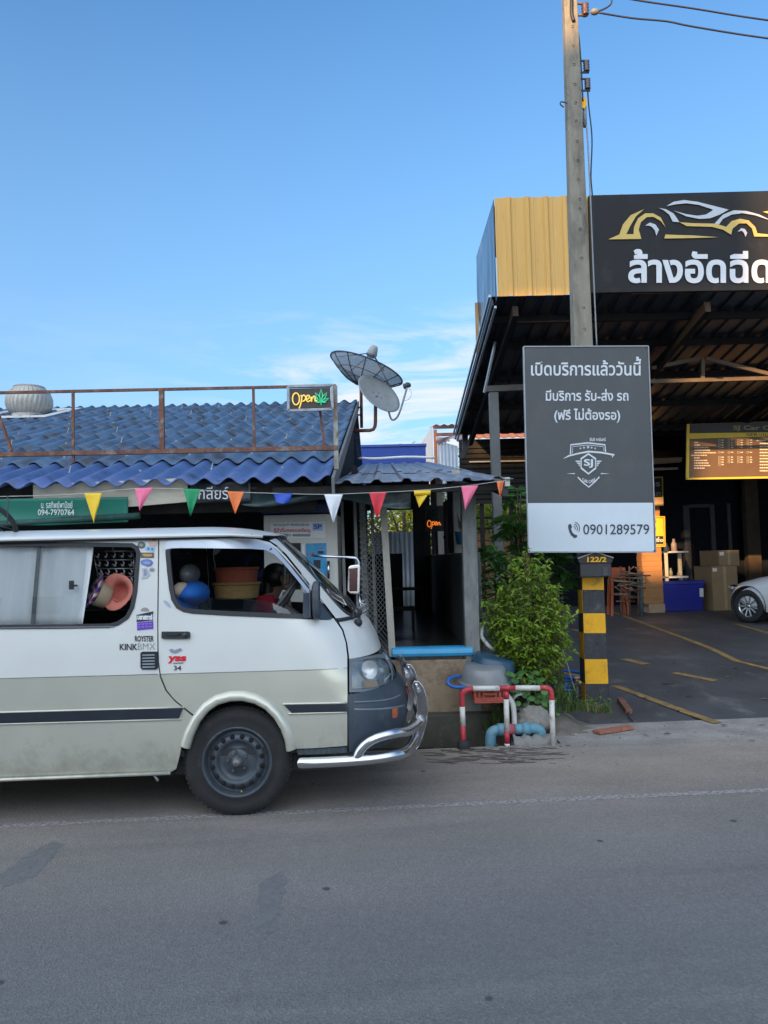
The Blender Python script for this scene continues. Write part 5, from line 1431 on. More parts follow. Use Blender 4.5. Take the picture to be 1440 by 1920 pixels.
shape(mb, [(305, 804), (354, 801), (354, 807)], T); shape(mb, [(500, 801), (551, 804), (500, 807)], T)
stroke(mb, [(370, 824), (398, 853), (432, 880), (466, 850), (492, 822)], 7, T); 
mb.build('emblem', M_wl, board)
mb = MB(); lettering(mb, 'SJ', (404, 722, 456, 772), T, bold=0.03); mb.build('lettering', M_wl, board)
mb = MB(); lettering(mb, 'CAR CARE', (396, 828, 468, 846), lambda x, y: T(x, y+12-0.011*(x-432)**2), bold=0.03); mb.build('lettering', M_wl, board)
T2 = B(0.009)
M_ink = mat('dark_ink', (0.035, 0.045, 0.065), 0.55)
mb = MB(); lettering(mb, '0901289579', (401, 1089, 772, 1146), T2, bold=0.004); mb.build('lettering', M_ink, board)
mb = MB()
shape(mb, [(317, 1092), (330, 1086), (338, 1104), (332, 1116), (340, 1136), (352, 1146), (366, 1150), (366, 1162), (352, 1166), (334, 1152), (322, 1130), (316, 1108)], T2)
for r in (14, 26, 38): stroke(mb, [(342+r*math.cos(rad(g)), 1112+r*math.sin(rad(g))) for g in range(-70, 31, 10)], 4, T2)
mb.build('phone_icon', M_ink, board)
mb = MB()
for x, y in ((72, 99), (757, 96), (799, 1238), (97, 1238)): mb.blob(B(0.004)(x, y), 0.008, 5)
mb.build('screw', M_steel, board)

# ---- house-number letter box on the pole
lb = thing('letter_box', 'black letter box with gabled top and yellow number 122/2 on the pole', 'letter box', A(1116, 1083, 7.5))
NB = lambda Y: (lambda x, y: A(x, y, Y))
mb = MB(); mb.prism([NB(7.46)(*p) for p in ((1087, 1055), (1146, 1054), (1147, 1081), (1088, 1082))], (0, 0.15, 0)); mb.build('box', mat('black_letterbox', (0.022, 0.023, 0.03), 0.35, var=0.2), lb, bevel=0.006)
mb = MB(); mb.prism([NB(7.44)(*p) for p in ((1084, 1052), (1084, 1046), (1116, 1034), (1149, 1045), (1149, 1051), (1147, 1055.5), (1087, 1056.5))], (0, 0.19, 0)); mb.build('gable', M_black, lb, bevel=0.004)
mb = MB(); mb.bar(NB(7.43)(1083, 1047), NB(7.43)(1116, 1035), 0.010, 0.02, up=(0, 1, 0)); mb.bar(NB(7.43)(1116, 1035), NB(7.43)(1150, 1046), 0.010, 0.02, up=(0, 1, 0)); mb.build('roof_edge', mat('tan_edge_strip', (0.33, 0.30, 0.25), 0.6), lb)
mb = MB(); lettering(mb, '122/2', (1101, 1044, 1137, 1054), NB(7.435), bold=0.035); mb.build('lettering', M_yellow, lb)
mb = MB(); mb.prism([NB(7.455)(*p) for p in ((1130, 1063), (1140, 1063), (1140, 1079), (1130, 1079))], (0, 0.004, 0)); mb.build('label_sticker', mat('faded_label', (0.05, 0.05, 0.055), 0.5), lb)
# ------------------------------------------------------------------ the parked van
BETA = rad(2.0)
VO = G(443, 1535); VN = Vector((-math.sin(BETA), math.cos(BETA), 0)); VX = Vector((math.cos(BETA), math.sin(BETA), 0))
def vp(px, py, inset=0.0):
    """photograph pixel -> (along, up) in the van's own side plane"""
    d = RC @ Vector(((px-720)/F_PX, -(py-960)/F_PX, -1)); o = Vector((0, 0, CAM_H))
    t = (VN.dot(VO+VN*inset-o))/VN.dot(d); q = o+d*t-VO
    return Vector((q.dot(VX), q.z))
van = thing('parked_van', 'white and champagne van with stickers and chrome bull bar parked on the road edge', 'van', VO, BETA)
W = 0.845                                         # half width
def lerp_tab(tab, z):
    if z <= tab[0][0]: return tab[0][1]
    for (a, u), (b_, v) in zip(tab, tab[1:]):
        if z <= b_: return u+(v-u)*(z-a)/(b_-a)
    return tab[-1][1]
HW = [(0.2, 0.79), (0.30, 0.815), (0.36, 0.828), (0.44, 0.838), (0.54, 0.8445), (0.64, 0.846), (0.75, 0.8445), (0.87, 0.840), (1.0, 0.833), (1.08, 0.826), (1.30, 0.799), (1.50, 0.772), (1.70, 0.745), (1.76, 0.715)]
nose_px = [(500, 990), (522, 1006), (560, 1037), (600, 1075), (640, 1117), (676, 1152), (694, 1168), (705, 1188), (714, 1211), (720, 1228), (737, 1243), (746, 1270), (763, 1292), (766, 1310), (763, 1340), (752, 1372), (744, 1400), (742, 1420)]
NOSE = sorted([(vp(x, y, 0.6)[1], vp(x, y, 0.6)[0]) for x, y in nose_px])
def xn(z): return lerp_tab(NOSE, z)
CA = 0.46                                         # depth of the rounded front corner
CE = 2.6
def surf(x, z, off=0.0):
    """depth of the near side from the side plane (0) towards the middle (0.846)"""
    hw = lerp_tab(HW, z)
    u = (x-(xn(z)-CA))/CA
    if u > 0: hw = hw*max(0.0, 1-min(u, 1.0)**CE)**(1/CE)
    return 0.846-hw+off
def vps(px, py):
    """pixel -> point of the curved near side seen there (along, up)"""
    d = 0.05
    for _ in range(24):
        q = vp(px, py, d)
        e_ = surf(min(q.x, xn(q.y)-0.012), q.y); d = d+0.5*(min(e_, 0.62)-d)
    return vp(px, py, d)
def VP(*pts): return [vps(*p) for p in pts]
def inside(p, poly):
    w = False; n_ = len(poly); x, y = p
    for i in range(n_):
        a, b_ = poly[i], poly[(i+1) % n_]
        if (a[1] > y) != (b_[1] > y) and a[0]+(y-a[1])/(b_[1]-a[1])*(b_[0]-a[0]) > x: w = not w
    return w
def densify(poly, s):
    out = []
    for i in range(len(poly)):
        a, b_ = Vector(poly[i]), Vector(poly[(i+1) % len(poly)]); k = max(1, int((b_-a).length/s))
        out += [a.lerp(b_, j/k) for j in range(k)]
    return out
def panel(mb, outer, holes=(), s=0.035, off=0.0, mirror=False, flange=0.022, m=0, fn=None):
    outer = densify(outer, s*0.8); holes = [densify(h, s*0.8) for h in holes]
    loops = [outer]+holes; pts = []; edges = []
    for L in loops:
        b0 = len(pts); pts += L; edges += [(b0+i, b0+(i+1) % len(L)) for i in range(len(L))]
    bpts = list(pts)
    x0, x1 = min(p[0] for p in outer), max(p[0] for p in outer); z0, z1 = min(p[1] for p in outer), max(p[1] for p in outer)
    from mathutils import kdtree
    kd = kdtree.KDTree(len(bpts))
    for i, p in enumerate(bpts): kd.insert((p[0], p[1], 0), i)
    kd.balance()
    ny = int((z1-z0)/s); nx = int((x1-x0)/s)
    for j in range(ny+1):
        for i in range(nx+1):
            q = (x0+(i+0.5*(j % 2))*s, z0+j*s)
            if not inside(q, outer) or any(inside(q, h) for h in holes): continue
            if kd.find((q[0], q[1], 0))[2] > s*0.55: pts.append(Vector(q))
    r = delaunay_2d_cdt([Vector(p) for p in pts], edges, [], 0, 1e-7)
    ov, of = r[0], r[2]
    T = []
    for f in of:
        c = (sum(ov[i].x for i in f)/3, sum(ov[i].y for i in f)/3)
        if inside(c, outer) and not any(inside(c, h) for h in holes): T.append(tuple(f))
    fn = fn or (lambda x, z, o: surf(x, z, o))
    for sgn in ((1, -1) if mirror else (1,)):
        y = lambda x, z, o: (fn(x, z, o) if sgn > 0 else 2*0.846-fn(x, z, o))
        V = [(p.x, y(p.x, p.y, off), p.y) for p in ov]
        mb.add(V, [t if sgn > 0 else t[::-1] for t in T], m, True)
        if flange:
            for L in loops:
                n_ = len(L)
                V = [(p[0], y(p[0], p[1], off), p[1]) for p in L]+[(p[0], y(p[0], p[1], off+flange), p[1]) for p in L]
                mb.add(V, [(i, (i+1) % n_, n_+(i+1) % n_, n_+i) for i in range(n_)], m, True)
def vanpaint():
    m = bpy.data.materials.new('two_tone_van_paint'); m.use_nodes = True
    n, l = m.node_tree.nodes, m.node_tree.links
    b = n['Principled BSDF']; b.inputs['Roughness'].default_value = 0.30; b.inputs['Coat Weight'].default_value = 0.35; b.inputs['Coat Roughness'].default_value = 0.06
    t = n.new('ShaderNodeTexCoord'); s = n.new('ShaderNodeSeparateXYZ'); l.new(t.outputs['Object'], s.inputs[0])
    gt = n.new('ShaderNodeMath'); gt.operation = 'GREATER_THAN'; gt.inputs[1].default_value = 0.870; l.new(s.outputs['Z'], gt.inputs[0])
    nz = n.new('ShaderNodeTexNoise'); nz.inputs['Scale'].default_value = 2.2; nz.inputs['Detail'].default_value = 7; l.new(t.outputs['Object'], nz.inputs['Vector'])
    def rp(c0, c1):
        r = n.new('ShaderNodeValToRGB'); r.color_ramp.elements[0].position = 0.3; r.color_ramp.elements[1].position = 0.75
        r.color_ramp.elements[0].color = (*c0, 1); r.color_ramp.elements[1].color = (*c1, 1); l.new(nz.outputs['Fac'], r.inputs[0]); return r.outputs[0]
    lo, up = rp((0.54, 0.53, 0.44), (0.62, 0.61, 0.505)), rp((0.62, 0.625, 0.59), (0.69, 0.695, 0.655))
    mx_ = n.new('ShaderNodeMix'); mx_.data_type = 'RGBA'; l.new(gt.outputs[0], mx_.inputs['Factor']); l.new(lo, mx_.inputs['A']); l.new(up, mx_.inputs['B'])
    # road dirt thrown up along the sill and specks on the panels
    dn = n.new('ShaderNodeTexNoise'); dn.inputs['Scale'].default_value = 7; dn.inputs['Detail'].default_value = 9; dn.inputs['Roughness'].default_value = 0.75; l.new(t.outputs['Object'], dn.inputs['Vector'])
    mr_ = n.new('ShaderNodeMapRange'); mr_.inputs['From Min'].default_value = 0.62; mr_.inputs['From Max'].default_value = 0.25; mr_.inputs['To Max'].default_value = 0.26; l.new(s.outputs['Z'], mr_.inputs['Value'])
    ad = n.new('ShaderNodeMath'); ad.operation = 'ADD'; l.new(dn.outputs['Fac'], ad.inputs[0]); l.new(mr_.outputs[0], ad.inputs[1])
    dr = n.new('ShaderNodeValToRGB'); dr.color_ramp.elements[0].position = 0.62; dr.color_ramp.elements[1].position = 1.0; dr.color_ramp.elements[1].color = (0.6, 0.6, 0.6, 1); l.new(ad.outputs[0], dr.inputs[0])
    m2 = n.new('ShaderNodeMix'); m2.data_type = 'RGBA'; l.new(dr.outputs[0], m2.inputs['Factor']); l.new(mx_.outputs['Result'], m2.inputs['A']); m2.inputs['B'].default_value = (0.16, 0.14, 0.11, 1)
    l.new(m2.outputs['Result'], b.inputs['Base Color'])
    mt = n.new('ShaderNodeMath'); mt.operation = 'MULTIPLY_ADD'; mt.inputs[1].default_value = -0.4; mt.inputs[2].default_value = 0.4; l.new(gt.outputs[0], mt.inputs[0]); l.new(mt.outputs[0], b.inputs['Metallic'])
    bp = n.new('ShaderNodeBump'); bp.inputs['Strength'].default_value = 0.10; bp.inputs['Distance'].default_value = 0.03; l.new(nz.outputs['Fac'], bp.inputs['Height']); l.new(bp.outputs[0], b.inputs['Normal'])
    return m
M_van = vanpaint()
M_lining = mat('van_lining', (0.03, 0.03, 0.032), 0.85, var=0.15)
M_seal = mat('window_seal', (0.02, 0.022, 0.026), 0.5, var=0.15)
M_bump = mat('slate_bumper', (0.040, 0.056, 0.075), 0.48, var=0.15, vscale=6, dirt=((0.09, 0.095, 0.10), 0.2, 5))
M_vglass = glassmat('side_glass', (0.72, 0.76, 0.76), 1.5, 0.05)
M_wglass = glassmat('windscreen_glass', (0.55, 0.66, 0.62), 1.5, 0.05)
REAR = -3.15
za = vp(320, 1450)[1]
# outlines (traced in the side plane, metres along / up)
rear_win = [Vector((-2.85, 1.215))]+VP((0, 1178), (120, 1177), (205, 1175.5), (222, 1171), (240, 1159), (250, 1140), (256, 1110), (260, 1060), (262, 1037), (258, 1026), (248, 1020), (120, 1018.5), (0, 1018))+[Vector((-2.85, vp(0, 1018)[1]))]
rear_win[0].y = vp(0, 1178)[1]
door_win = VP((312, 1035), (315, 1070), (319, 1105), (323, 1124), (332, 1139), (345, 1146), (362, 1149), (430, 1153), (500, 1156), (560, 1158), (616, 1160), (622, 1158), (607, 1139), (580, 1104), (552, 1069), (528, 1043), (516, 1031), (505, 1024), (480, 1018), (420, 1014), (345, 1012), (326, 1014), (316, 1021))
door = VP((299, 1008), (298, 1090), (297, 1170), (298, 1240), (302, 1268), (313, 1294), (328, 1312), (345, 1326), (363, 1340)) + VP((383, 1318), (405, 1304), (430, 1297), (455, 1296), (482, 1302), (505, 1314), (524, 1332), (540, 1356), (549, 1380), (553, 1404)) + VP((600, 1402), (651, 1398), (651.5, 1300), (651, 1230), (648, 1205), (641, 1182), (630, 1166), (610, 1140), (585, 1107), (560, 1074), (535, 1043), (520, 1028), (506, 1017), (480, 1010.5), (420, 1007.5))
rp_ = [vp(299, 1008)]
body_rear = [Vector((REAR, za-0.01)), Vector((-2.72, za-0.01)), Vector((-2.70, 0.45)), Vector((-2.63, 0.60)), Vector((-2.50, 0.70)), Vector((-2.35, 0.735)), Vector((-2.20, 0.70)), Vector((-2.07, 0.60)), Vector((-2.0, 0.45)), Vector((-1.98, za-0.012))] + VP((0, 1460), (160, 1454), (318, 1449), (330, 1442), (336, 1420), (342, 1390), (352, 1362), (361, 1343), (343, 1328), (326, 1314), (310, 1295), (299.5, 1269), (295.5, 1240), (294.5, 1170), (295.5, 1090), (296.5, 1006)) + [Vector((REAR, vp(0, 1006)[1]))]
# bits around the windscreen: white A-pillar, wing and cowl ahead of the door
pillar = VP((505, 1013), (520, 1023), (537, 1039), (562, 1070), (587, 1103), (612, 1136), (631, 1161), (646, 1159.5), (664, 1156), (655, 1151.5), (646, 1147), (617, 1118), (585, 1079), (550, 1041), (530, 1020), (517, 1009))
def front_grid(mb_, left, z0, z1, nz=20, ny=28, off=0.0, zc=0.0, m=0, flange=0.0):
    """wraps round the nose from the near-side edge left(z) across the middle to the far side"""
    def pos(z, ph, o):
        hw = lerp_tab(HW, z)-o; a = CA-o; s_ = 1 if ph >= 0 else -1; p = abs(ph)
        return Vector((xn(z)-CA+a*max(0, math.cos(p))**(2/CE), 0.846-s_*hw*max(0, math.sin(p))**(2/CE), z))
    def fn(u, v):
        z = z0+(z1-z0)*v
        ux = (left(z)-(xn(z)-CA))/CA
        if ux <= 0.02: ph0 = PI/2-0.02
        else: ph0 = math.acos(min(1, ux)**(CE/2))
        t = 1-2*u; ph = ph0*t
        zz = z+zc*(1-abs(t)**1.5)*v
        q = pos(zz, ph, off)
        if ux <= 0.02 and abs(t) > 0.999: q.x = left(z); q.y = (0.846-math.copysign(lerp_tab(HW, z)-off, t))
        return q
    mb_.grid(fn, ny, nz, m)
    if flange:
        def fl_(u, v):
            q = fn(0, u); return q+Vector((0, flange*v, 0))
        mb_.grid(fl_, nz, 1, m)
def left_of(pxs):
    tab = sorted([(p.y, p.x) for p in VP(*pxs)])
    return lambda z: lerp_tab(tab, z)
mb = MB()
panel(mb, body_rear, [rear_win], mirror=True)
# front corner panels and rear end
panel(mb, pillar, mirror=True, s=0.02)
def front_strip(mb_, z0, z1, frac=0.985, off=0.0, nz=10, ny=14, m=0):
    front_grid(mb_, lambda z: xn(z)-CA+CA*frac, z0, z1, nz, ny, -off)
zc0, zc1 = vps(690, 1228.5)[1], vps(650, 1158)[1]
front_grid(mb, left_of(((654.5, 1230), (651, 1205), (644, 1181), (633, 1163), (632, 1155))), zc0, zc1, 22, 34, zc=-0.012)
# rear end
zs = [0.28, 0.45, 0.6, 0.8, 1.0, 1.3, 1.5, 1.715]
V = []
for z in zs: V += [(REAR-0.02, 0.846-lerp_tab(HW, z), z), (REAR-0.06-0.05*(z < 1), 0.846, z), (REAR-0.02, 0.846+lerp_tab(HW, z), z)]
mb.add(V, [(3*i+j, 3*i+j+1, 3*i+4+j, 3*i+3+j) for i in range(len(zs)-1) for j in range(2)], 0, True)
body = mb.build('body', M_van, van, local=True)
# roof: a crowned sheet with a rounded shoulder and a sloping front
zg = 1.722
xr1 = vp(512, 1003, 0.2)[0]
mb = MB()
def roof(u, v):
    t = u*2-1; s = abs(t); x = REAR-0.05+(xr1+0.06-REAR)*v
    e_ = max(0, (x-(xr1-0.55))/0.61); drop = 0.078*e_**2.2
    hw = 0.772-0.045*e_**2
    k = s**6
    crown = 0.078-0.05*s*s
    z = zg-0.012+max(0.0, crown-drop)*(1-k)**0.6
    yy = hw*min(1, s*1.0)
    xx = x-0.16*max(0, e_)*s**3
    return (xx, 0.846+math.copysign(yy, t), z)
mb.grid(roof, 40, 44)
mb.build('roof', M_van, van, local=True, solid=0.006)
mb = MB()
for sgn in (1, -1):
    P = [(x, 0.846-sgn*0.778, zg-0.014) for x in (REAR, -1.5, xr1-0.5, xr1-0.25)]+[(xr1-0.05, 0.846-sgn*0.765, zg-0.028)]
    mb.tube(P, 0.011, 6)
mb.build('drip_rail', M_van, van, local=True)
mb = MB()
for sgn in (1, -1): mb.tube([(x, 0.846-sgn*0.766, zg-0.028) for x in (REAR, -1.5, xr1-0.12)], 0.007, 6)
mb.build('gutter_shadow_gap', M_seal, van, local=True)
# dark inner lining gives the shell its thickness; floor, bulkheads
mb = MB()
panel(mb, body_rear, [rear_win], mirror=True, off=0.03, flange=0, s=0.07)
mb.box(REAR, 0.62, 0.06, 1.63, 0.36, 0.40); mb.box(REAR+0.0, xr1-0.12, 0.12, 1.57, 1.702, 1.712); mb.box(REAR+.02, REAR+0.05, 0.1, 1.6, 0.4, 1.70)
mb.box(0.60, 0.66, 0.25, 1.44, 0.30, 1.0); mb.box(-0.42, 0.42, 0.24, 1.45, 0.42, 0.68)
lining = mb.build('lining', M_lining, van, local=True)
# dashboard
mb = MB(); mb.prism([(0.42, 0.10, 0.80), (0.62, 0.16, 1.02), (0.50, 0.14, 1.07), (0.28, 0.09, 1.03), (0.22, 0.08, 0.95)], (0, 1.48, 0)); mb.build('dashboard', M_lining, van, local=True, bevel=0.01)
# belt line between the two colours, crease shadow put in as dark strip
mb = MB(); b0 = vp(0, 1272)[1]
for sgn in (1,):
    for x0, x1 in ((REAR, vp(296, 1262)[0]), (vp(301, 1262)[0], vp(651, 1262)[0])):
        P = [(x0+(x1-x0)*i/14, surf(x0+(x1-x0)*i/14, 0.871, -0.001), 0.871) for i in range(15)]
        mb.tube(P, 0.0022, 5)
mb.build('belt_line', mat('belt_shadow', (0.22, 0.23, 0.22), 0.6), van, local=True)

# ---- doors
def make_door(near):
    mb = MB()
    panel(mb, door, [door_win], s=0.03)
    if not near: mb.v = [Vector((p.x, 2*0.846-p.y, p.z)) for p in mb.v]; mb.f = [f[::-1] for f in mb.f]
    return mb.build('door', M_van, van, local=True)
dr = make_door(True); make_door(False)
mb = MB(); panel(mb, door, [door_win], off=0.035, flange=0, s=0.06); mb.build('door_lining', M_lining, dr, local=True)
mb = MB(); panel(mb, door, [door_win], off=0.035, flange=0, s=0.06); mb.v = [Vector((p.x, 1.692-p.y, p.z)) for p in mb.v]; mb.build('door_lining', M_lining, van, local=True)
def offset_poly(poly, d):
    n_ = len(poly); out = []
    area = sum(poly[i][0]*poly[(i+1) % n_][1]-poly[(i+1) % n_][0]*poly[i][1] for i in range(n_))
    sg = 1 if area > 0 else -1
    for i in range(n_):
        a, b_, c = Vector(poly[i-1]), Vector(poly[i]), Vector(poly[(i+1) % n_])
        e1, e2 = (b_-a).normalized(), (c-b_).normalized(); n1, n2 = Vector((e1.y, -e1.x)), Vector((e2.y, -e2.x))
        nn = (n1+n2); nn = nn/max(0.6, nn.length_squared/2)
        out.append(b_+nn*d*sg)
    return out
for par, win, wd in ((dr, door_win, 0.022), (body, rear_win, 0.020)):
    mb = MB(); panel(mb, offset_poly(win, 0.006), [offset_poly(win, -wd)], off=-0.004, s=0.03, flange=0.02); mb.build('window_seal', M_seal, par, local=True)
mb = MB(); panel(mb, offset_poly(VP((0, 1176), (214, 1173.5), (214, 1176), (0, 1178.5)), 0.0), off=-0.007, s=0.03); mb.build('window_trim', M_chrome, body, local=True)
# sliding rear window: glass, divider, catch
gl = VP((0, 1174), (143, 1172), (150, 1130), (156, 1080), (161, 1030), (155, 1023), (0, 1023)); gl[0].x = -2.8; gl[-1].x = -2.8
mb = MB(); panel(mb, gl, off=0.022, s=0.06, flange=0); mb.build('sliding_glass', glassmat('curtained_glass', (0.95, 0.96, 0.96), 1.6, 0.14), body, local=True)
mb = MB(); panel(mb, VP((66, 1024), (72, 1024), (60, 1173), (53, 1173)), off=0.030, s=0.03, flange=0.01); mb.build('window_divider', mat('divider_grey', (0.16, 0.17, 0.17), 0.5), body, local=True)
mb = MB(); p = vp(126, 1097); mb.box(p.x-.012, p.x+.012, surf(p.x, p.y)-.01, surf(p.x, p.y)+.02, p.y-.03, p.y+.025); mb.box(p.x, p.x+.035, surf(p.x, p.y)-.004, surf(p.x, p.y)+.016, p.y-.012, p.y+.0); mb.build('window_catch', M_black, body, local=True, bevel=0.004)
def curt(u, v):
    z = vp(0, 1176)[1]+(vp(0, 1021)[1]-vp(0, 1176)[1])*v; x = -2.75+(vp(146+14*v, 1100)[0]+2.75)*u
    return (x, surf(x, z, 0.06)+0.012*math.sin(u*60+v*1.5)+0.010*math.sin(u*23-v*4), z)
mb = MB(); mb.grid(curt, 130, 10); mb.build('curtain', mat('white_curtain', (0.84, 0.86, 0.86), 0.9, var=0.07, vscale=3, stretch=(5, 1, 0.5)), body, local=True, solid=0.003)
# far side glass
mb = MB()
for w_ in (rear_win, door_win):
    panel(mb, w_, s=0.08, off=0.02, flange=0)
mb.v = [Vector((q.x, 2*0.846-q.y, q.z)) for q in mb.v]
mb.build('far_window_glass', M_vglass, van, local=True)
# door glass wound most of the way down
mb = MB(); panel(mb, VP((331, 1140), (322, 1122), (345, 1121), (420, 1121), (475, 1124), (510, 1131), (538, 1143), (551, 1156), (450, 1152), (360, 1147)), off=0.02, s=0.03, flange=0); mb.build('window_glass', glassmat('wound_down_glass', (0.55, 0.6, 0.6), 1.5, 0.03), dr, local=True)
# chrome rain visor over the door window
vis = VP((308, 1031), (312, 1017), (320, 1011), (345, 1009), (420, 1011), (482, 1015), (507, 1022), (520, 1033), (545, 1062), (568, 1091), (584, 1111), (578, 1113), (555, 1084), (531, 1056), (514, 1039), (498, 1031), (470, 1029), (400, 1028), (340, 1027.5), (322, 1028))
def visf(x, z, o): return surf(x, z, o)-0.035*min(1, max(0, (vp(400, 1013)[1]-z)/0.05))
mb = MB(); panel(mb, vis, off=-0.006, s=0.02, flange=0.004); mb.build('rain_visor', mat('polished_visor', (0.58, 0.62, 0.68), 0.36, 0.45, var=0.1, vscale=3), dr, local=True)
# door mirror
mb = MB(); panel(mb, VP((569, 1113), (585, 1110), (600, 1132), (622, 1158), (620, 1161), (568, 1158)), off=-0.012, s=0.02); mb.build('mirror_base', M_bump, dr, local=True)
mp_ = vp(593, 1127); y0 = surf(mp_.x, mp_.y)
mb = MB(); mb.bar((mp_.x+.01, y0, mp_.y-.10), (mp_.x, y0-0.14, mp_.y-.075), 0.035, 0.05); mb.build('mirror_arm', M_bump, dr, local=True, bevel=0.008)
mb = MB()
def mir(u, v):
    g = 2*PI*u; e_ = 4
    cx, cz = math.cos(g), math.sin(g); k = (abs(cx)**e_+abs(cz)**e_)**(-1/e_)
    r = math.sin(PI*min(1, 0.05+v*0.95)) if v < 0.6 else 1.0
    d = (0.0, 0.03, 0.048, 0.055)[0]
    return Vector((mp_.x-0.036+0.055*(v)+0.0, y0-0.155+0.082*cx*k*r*1.0, mp_.y+0.005+0.115*cz*k*r))
mb.grid(mir, 28, 8)
mb.build('mirror', M_bump, dr, local=True, solid=0.004)
mb = MB(); mb.box(mp_.x-.040, mp_.x-.034, y0-.225, y0-.085, mp_.y-.095, mp_.y+.105); mb.build('mirror_glass', mat('mirror_silver', (0.5, 0.52, 0.55), 0.05, 1.0, var=0.02), dr, local=True)
# door handle
hp = VP((304, 1184), (354, 1184), (357, 1186), (357, 1196), (352, 1197.5), (307, 1197.5), (303.5, 1195))
mb = MB(); panel(mb, hp, off=-0.014, s=0.012, flange=0.016); hd_ = mb.build('handle', M_black, dr, local=True, bevel=0.002)
mb = MB(); panel(mb, VP((311, 1187), (339, 1187), (336, 1191), (314, 1191)), off=-0.024, s=0.01, flange=0.012); mb.build('grip', M_rubber, hd_, local=True)
mb = MB(); mb.lathe([(0, 0.0), (0.012, 0), (0.012, 0.014)], (*[vp(347, 1190)[0], -0.016], vp(347, 1190)[1]), (0, 1, 0), 12); mb.build('lock', M_steel, hd_, local=True)
# black rub strips
M_strip = mat('rub_strip_vinyl', (0.022, 0.028, 0.038), 0.3, var=0.15)
for s_, par in ((VP((0, 1336), (344, 1327), (336, 1346), (0, 1355)), body), (VP((533, 1322), (651, 1319), (651, 1333.5), (547, 1336)), dr)):
    if s_[0].x < -1: s_[0].x = REAR+.1; s_[3].x = REAR+.1
    mb = MB(); panel(mb, s_, off=-0.010, s=0.03, flange=0.012); st = mb.build('rub_strip', M_strip, par, local=True)
    mb = MB()
    up, lo = (VP((0, 1335), (347, 1326)), VP((0, 1356.5), (340, 1348))) if par is body else (VP((530, 1320), (651, 1317.5)), VP((540, 1338), (651, 1335)))
    for L in (up, lo):
        if L[0].x < -1: L[0].x = REAR+.1
        mb.tube([(L[0].lerp(L[1], i/8).x, surf(*L[0].lerp(L[1], i/8), -0.004), L[0].lerp(L[1], i/8).y) for i in range(9)], 0.0065, 6)
    mb.build('strip_edge', M_van, par, local=True)
# wheel-arch flare
fl = VP((338, 1398), (346, 1372), (361, 1342), (382, 1317.5), (404, 1303), (430, 1296), (456, 1295), (483, 1301), (506, 1313), (525, 1331), (541, 1355), (551, 1380), (555, 1404))
mb = MB(); c_ = vp(446, 1432)
fl_in = [p+(c_-p).normalized()*0.060 for p in fl]
prof = [(0.0, 0.0), (0.12, -0.012), (0.35, -0.022), (0.6, -0.026), (0.85, -0.022), (1.0, -0.012)]
V = []; k = len(prof)+1
for a, b_ in zip(fl, fl_in):
    for t, o in prof: q = a.lerp(b_, t); V.append((q.x, surf(q.x, max(q.y, .3), o), q.y))
    q = b_; V.append((q.x, surf(q.x, max(q.y, .3), 0.05), q.y))
mb.add(V, [(i*k+j, i*k+j+1, (i+1)*k+j+1, (i+1)*k+j) for i in range(len(fl)-1) for j in range(k-1)], 0, True)
mb.build('arch_flare', M_van, body, local=True)
mb = MB()
for cx in (c_.x, -2.35):
    mb.grid(lambda u, v: (cx+0.40*math.cos(PI*(u*1.1-0.05)), 0.03+0.55*v, c_.y+0.40*math.sin(PI*(u*1.1-0.05))), 24, 2); mb.grid(lambda u, v: (cx+0.40*math.cos(PI*(u*1.1-0.05)), 1.662-0.55*v, c_.y+0.40*math.sin(PI*(u*1.1-0.05))), 24, 2)
mb.build('wheel_well', mat('wheel_well_black', (0.012, 0.012, 0.013), 0.9), van, local=True)
# sill lip and underbody
mb = MB()
P = [(REAR, 0.02, za-0.015), (-1.5, 0.02, za-0.012), (vp(318, 1450)[0], 0.02, za-0.004)]
mb.tube(P, 0.011, 6); mb.build('sill_lip', M_van, van, local=True)
mb = MB(); mb.box(REAR+.05, 0.55, 0.12, 1.57, 0.24, 0.34); mb.build('underbody', M_rubber, van, local=True)
mb = MB(); mb.tube([(vp(280, 1450)[0], 0.05, za), (vp(294, 1464)[0], 0.03, za-0.05)], 0.008, 6); mb.build('drain_tube', M_grey, van, local=True)
# front step cover under the door
mb = MB(); panel(mb, VP((556, 1407), (650, 1402), (651, 1413), (600, 1416), (558, 1417)), off=0.02, s=0.02, flange=0.03); mb.build('step_cover', mat('step_plate', (0.07, 0.09, 0.10), 0.6, var=0.4, vscale=40, stretch=(3, 1, 0.3)), van, local=True)

# ---- windscreen
z0w, z1w = vps(664, 1153)[1], vp(524, 1007, .5)[1]
mb = MB(); front_grid(mb, left_of(((519, 1006.5), (532, 1018), (551, 1039), (586, 1077), (618, 1116), (646, 1145.5), (663, 1153))), z0w, z1w, 26, 34, off=0.004); mb.build('windscreen', M_wglass, van, local=True)
mb = MB()
for sgn in (1, -1):
    P = []
    for p in smooth_path([q.to_3d() for q in VP((516, 1006), (550, 1040), (585, 1078), (617, 1117), (645, 1147), (660, 1154), (674, 1158))], 4):
        y = surf(p.x, p.y, -0.002); P.append((p.x, y if sgn > 0 else 1.692-y, p.y))
    mb.tube(P, 0.011, 6)
zl = vp(676, 1154, .5)[1]
mb.tube([(xn(zl)-CA+CA*max(0, 1-(abs(t)/0.83)**CE)**(1/CE)+0.0, 0.846+t, zl) for t in [-0.7+1.4*i/24 for i in range(25)]], 0.014, 6)
zt2 = vp(522, 1006, .5)[1]
mb.tube([(xn(zt2)-CA+CA*max(0, 1-(abs(t)/0.745)**CE)**(1/CE), 0.846+t, zt2) for t in [-0.66+1.32*i/24 for i in range(25)]], 0.009, 6)
mb.build('windscreen_seal', M_seal, van, local=True)
mb = MB()
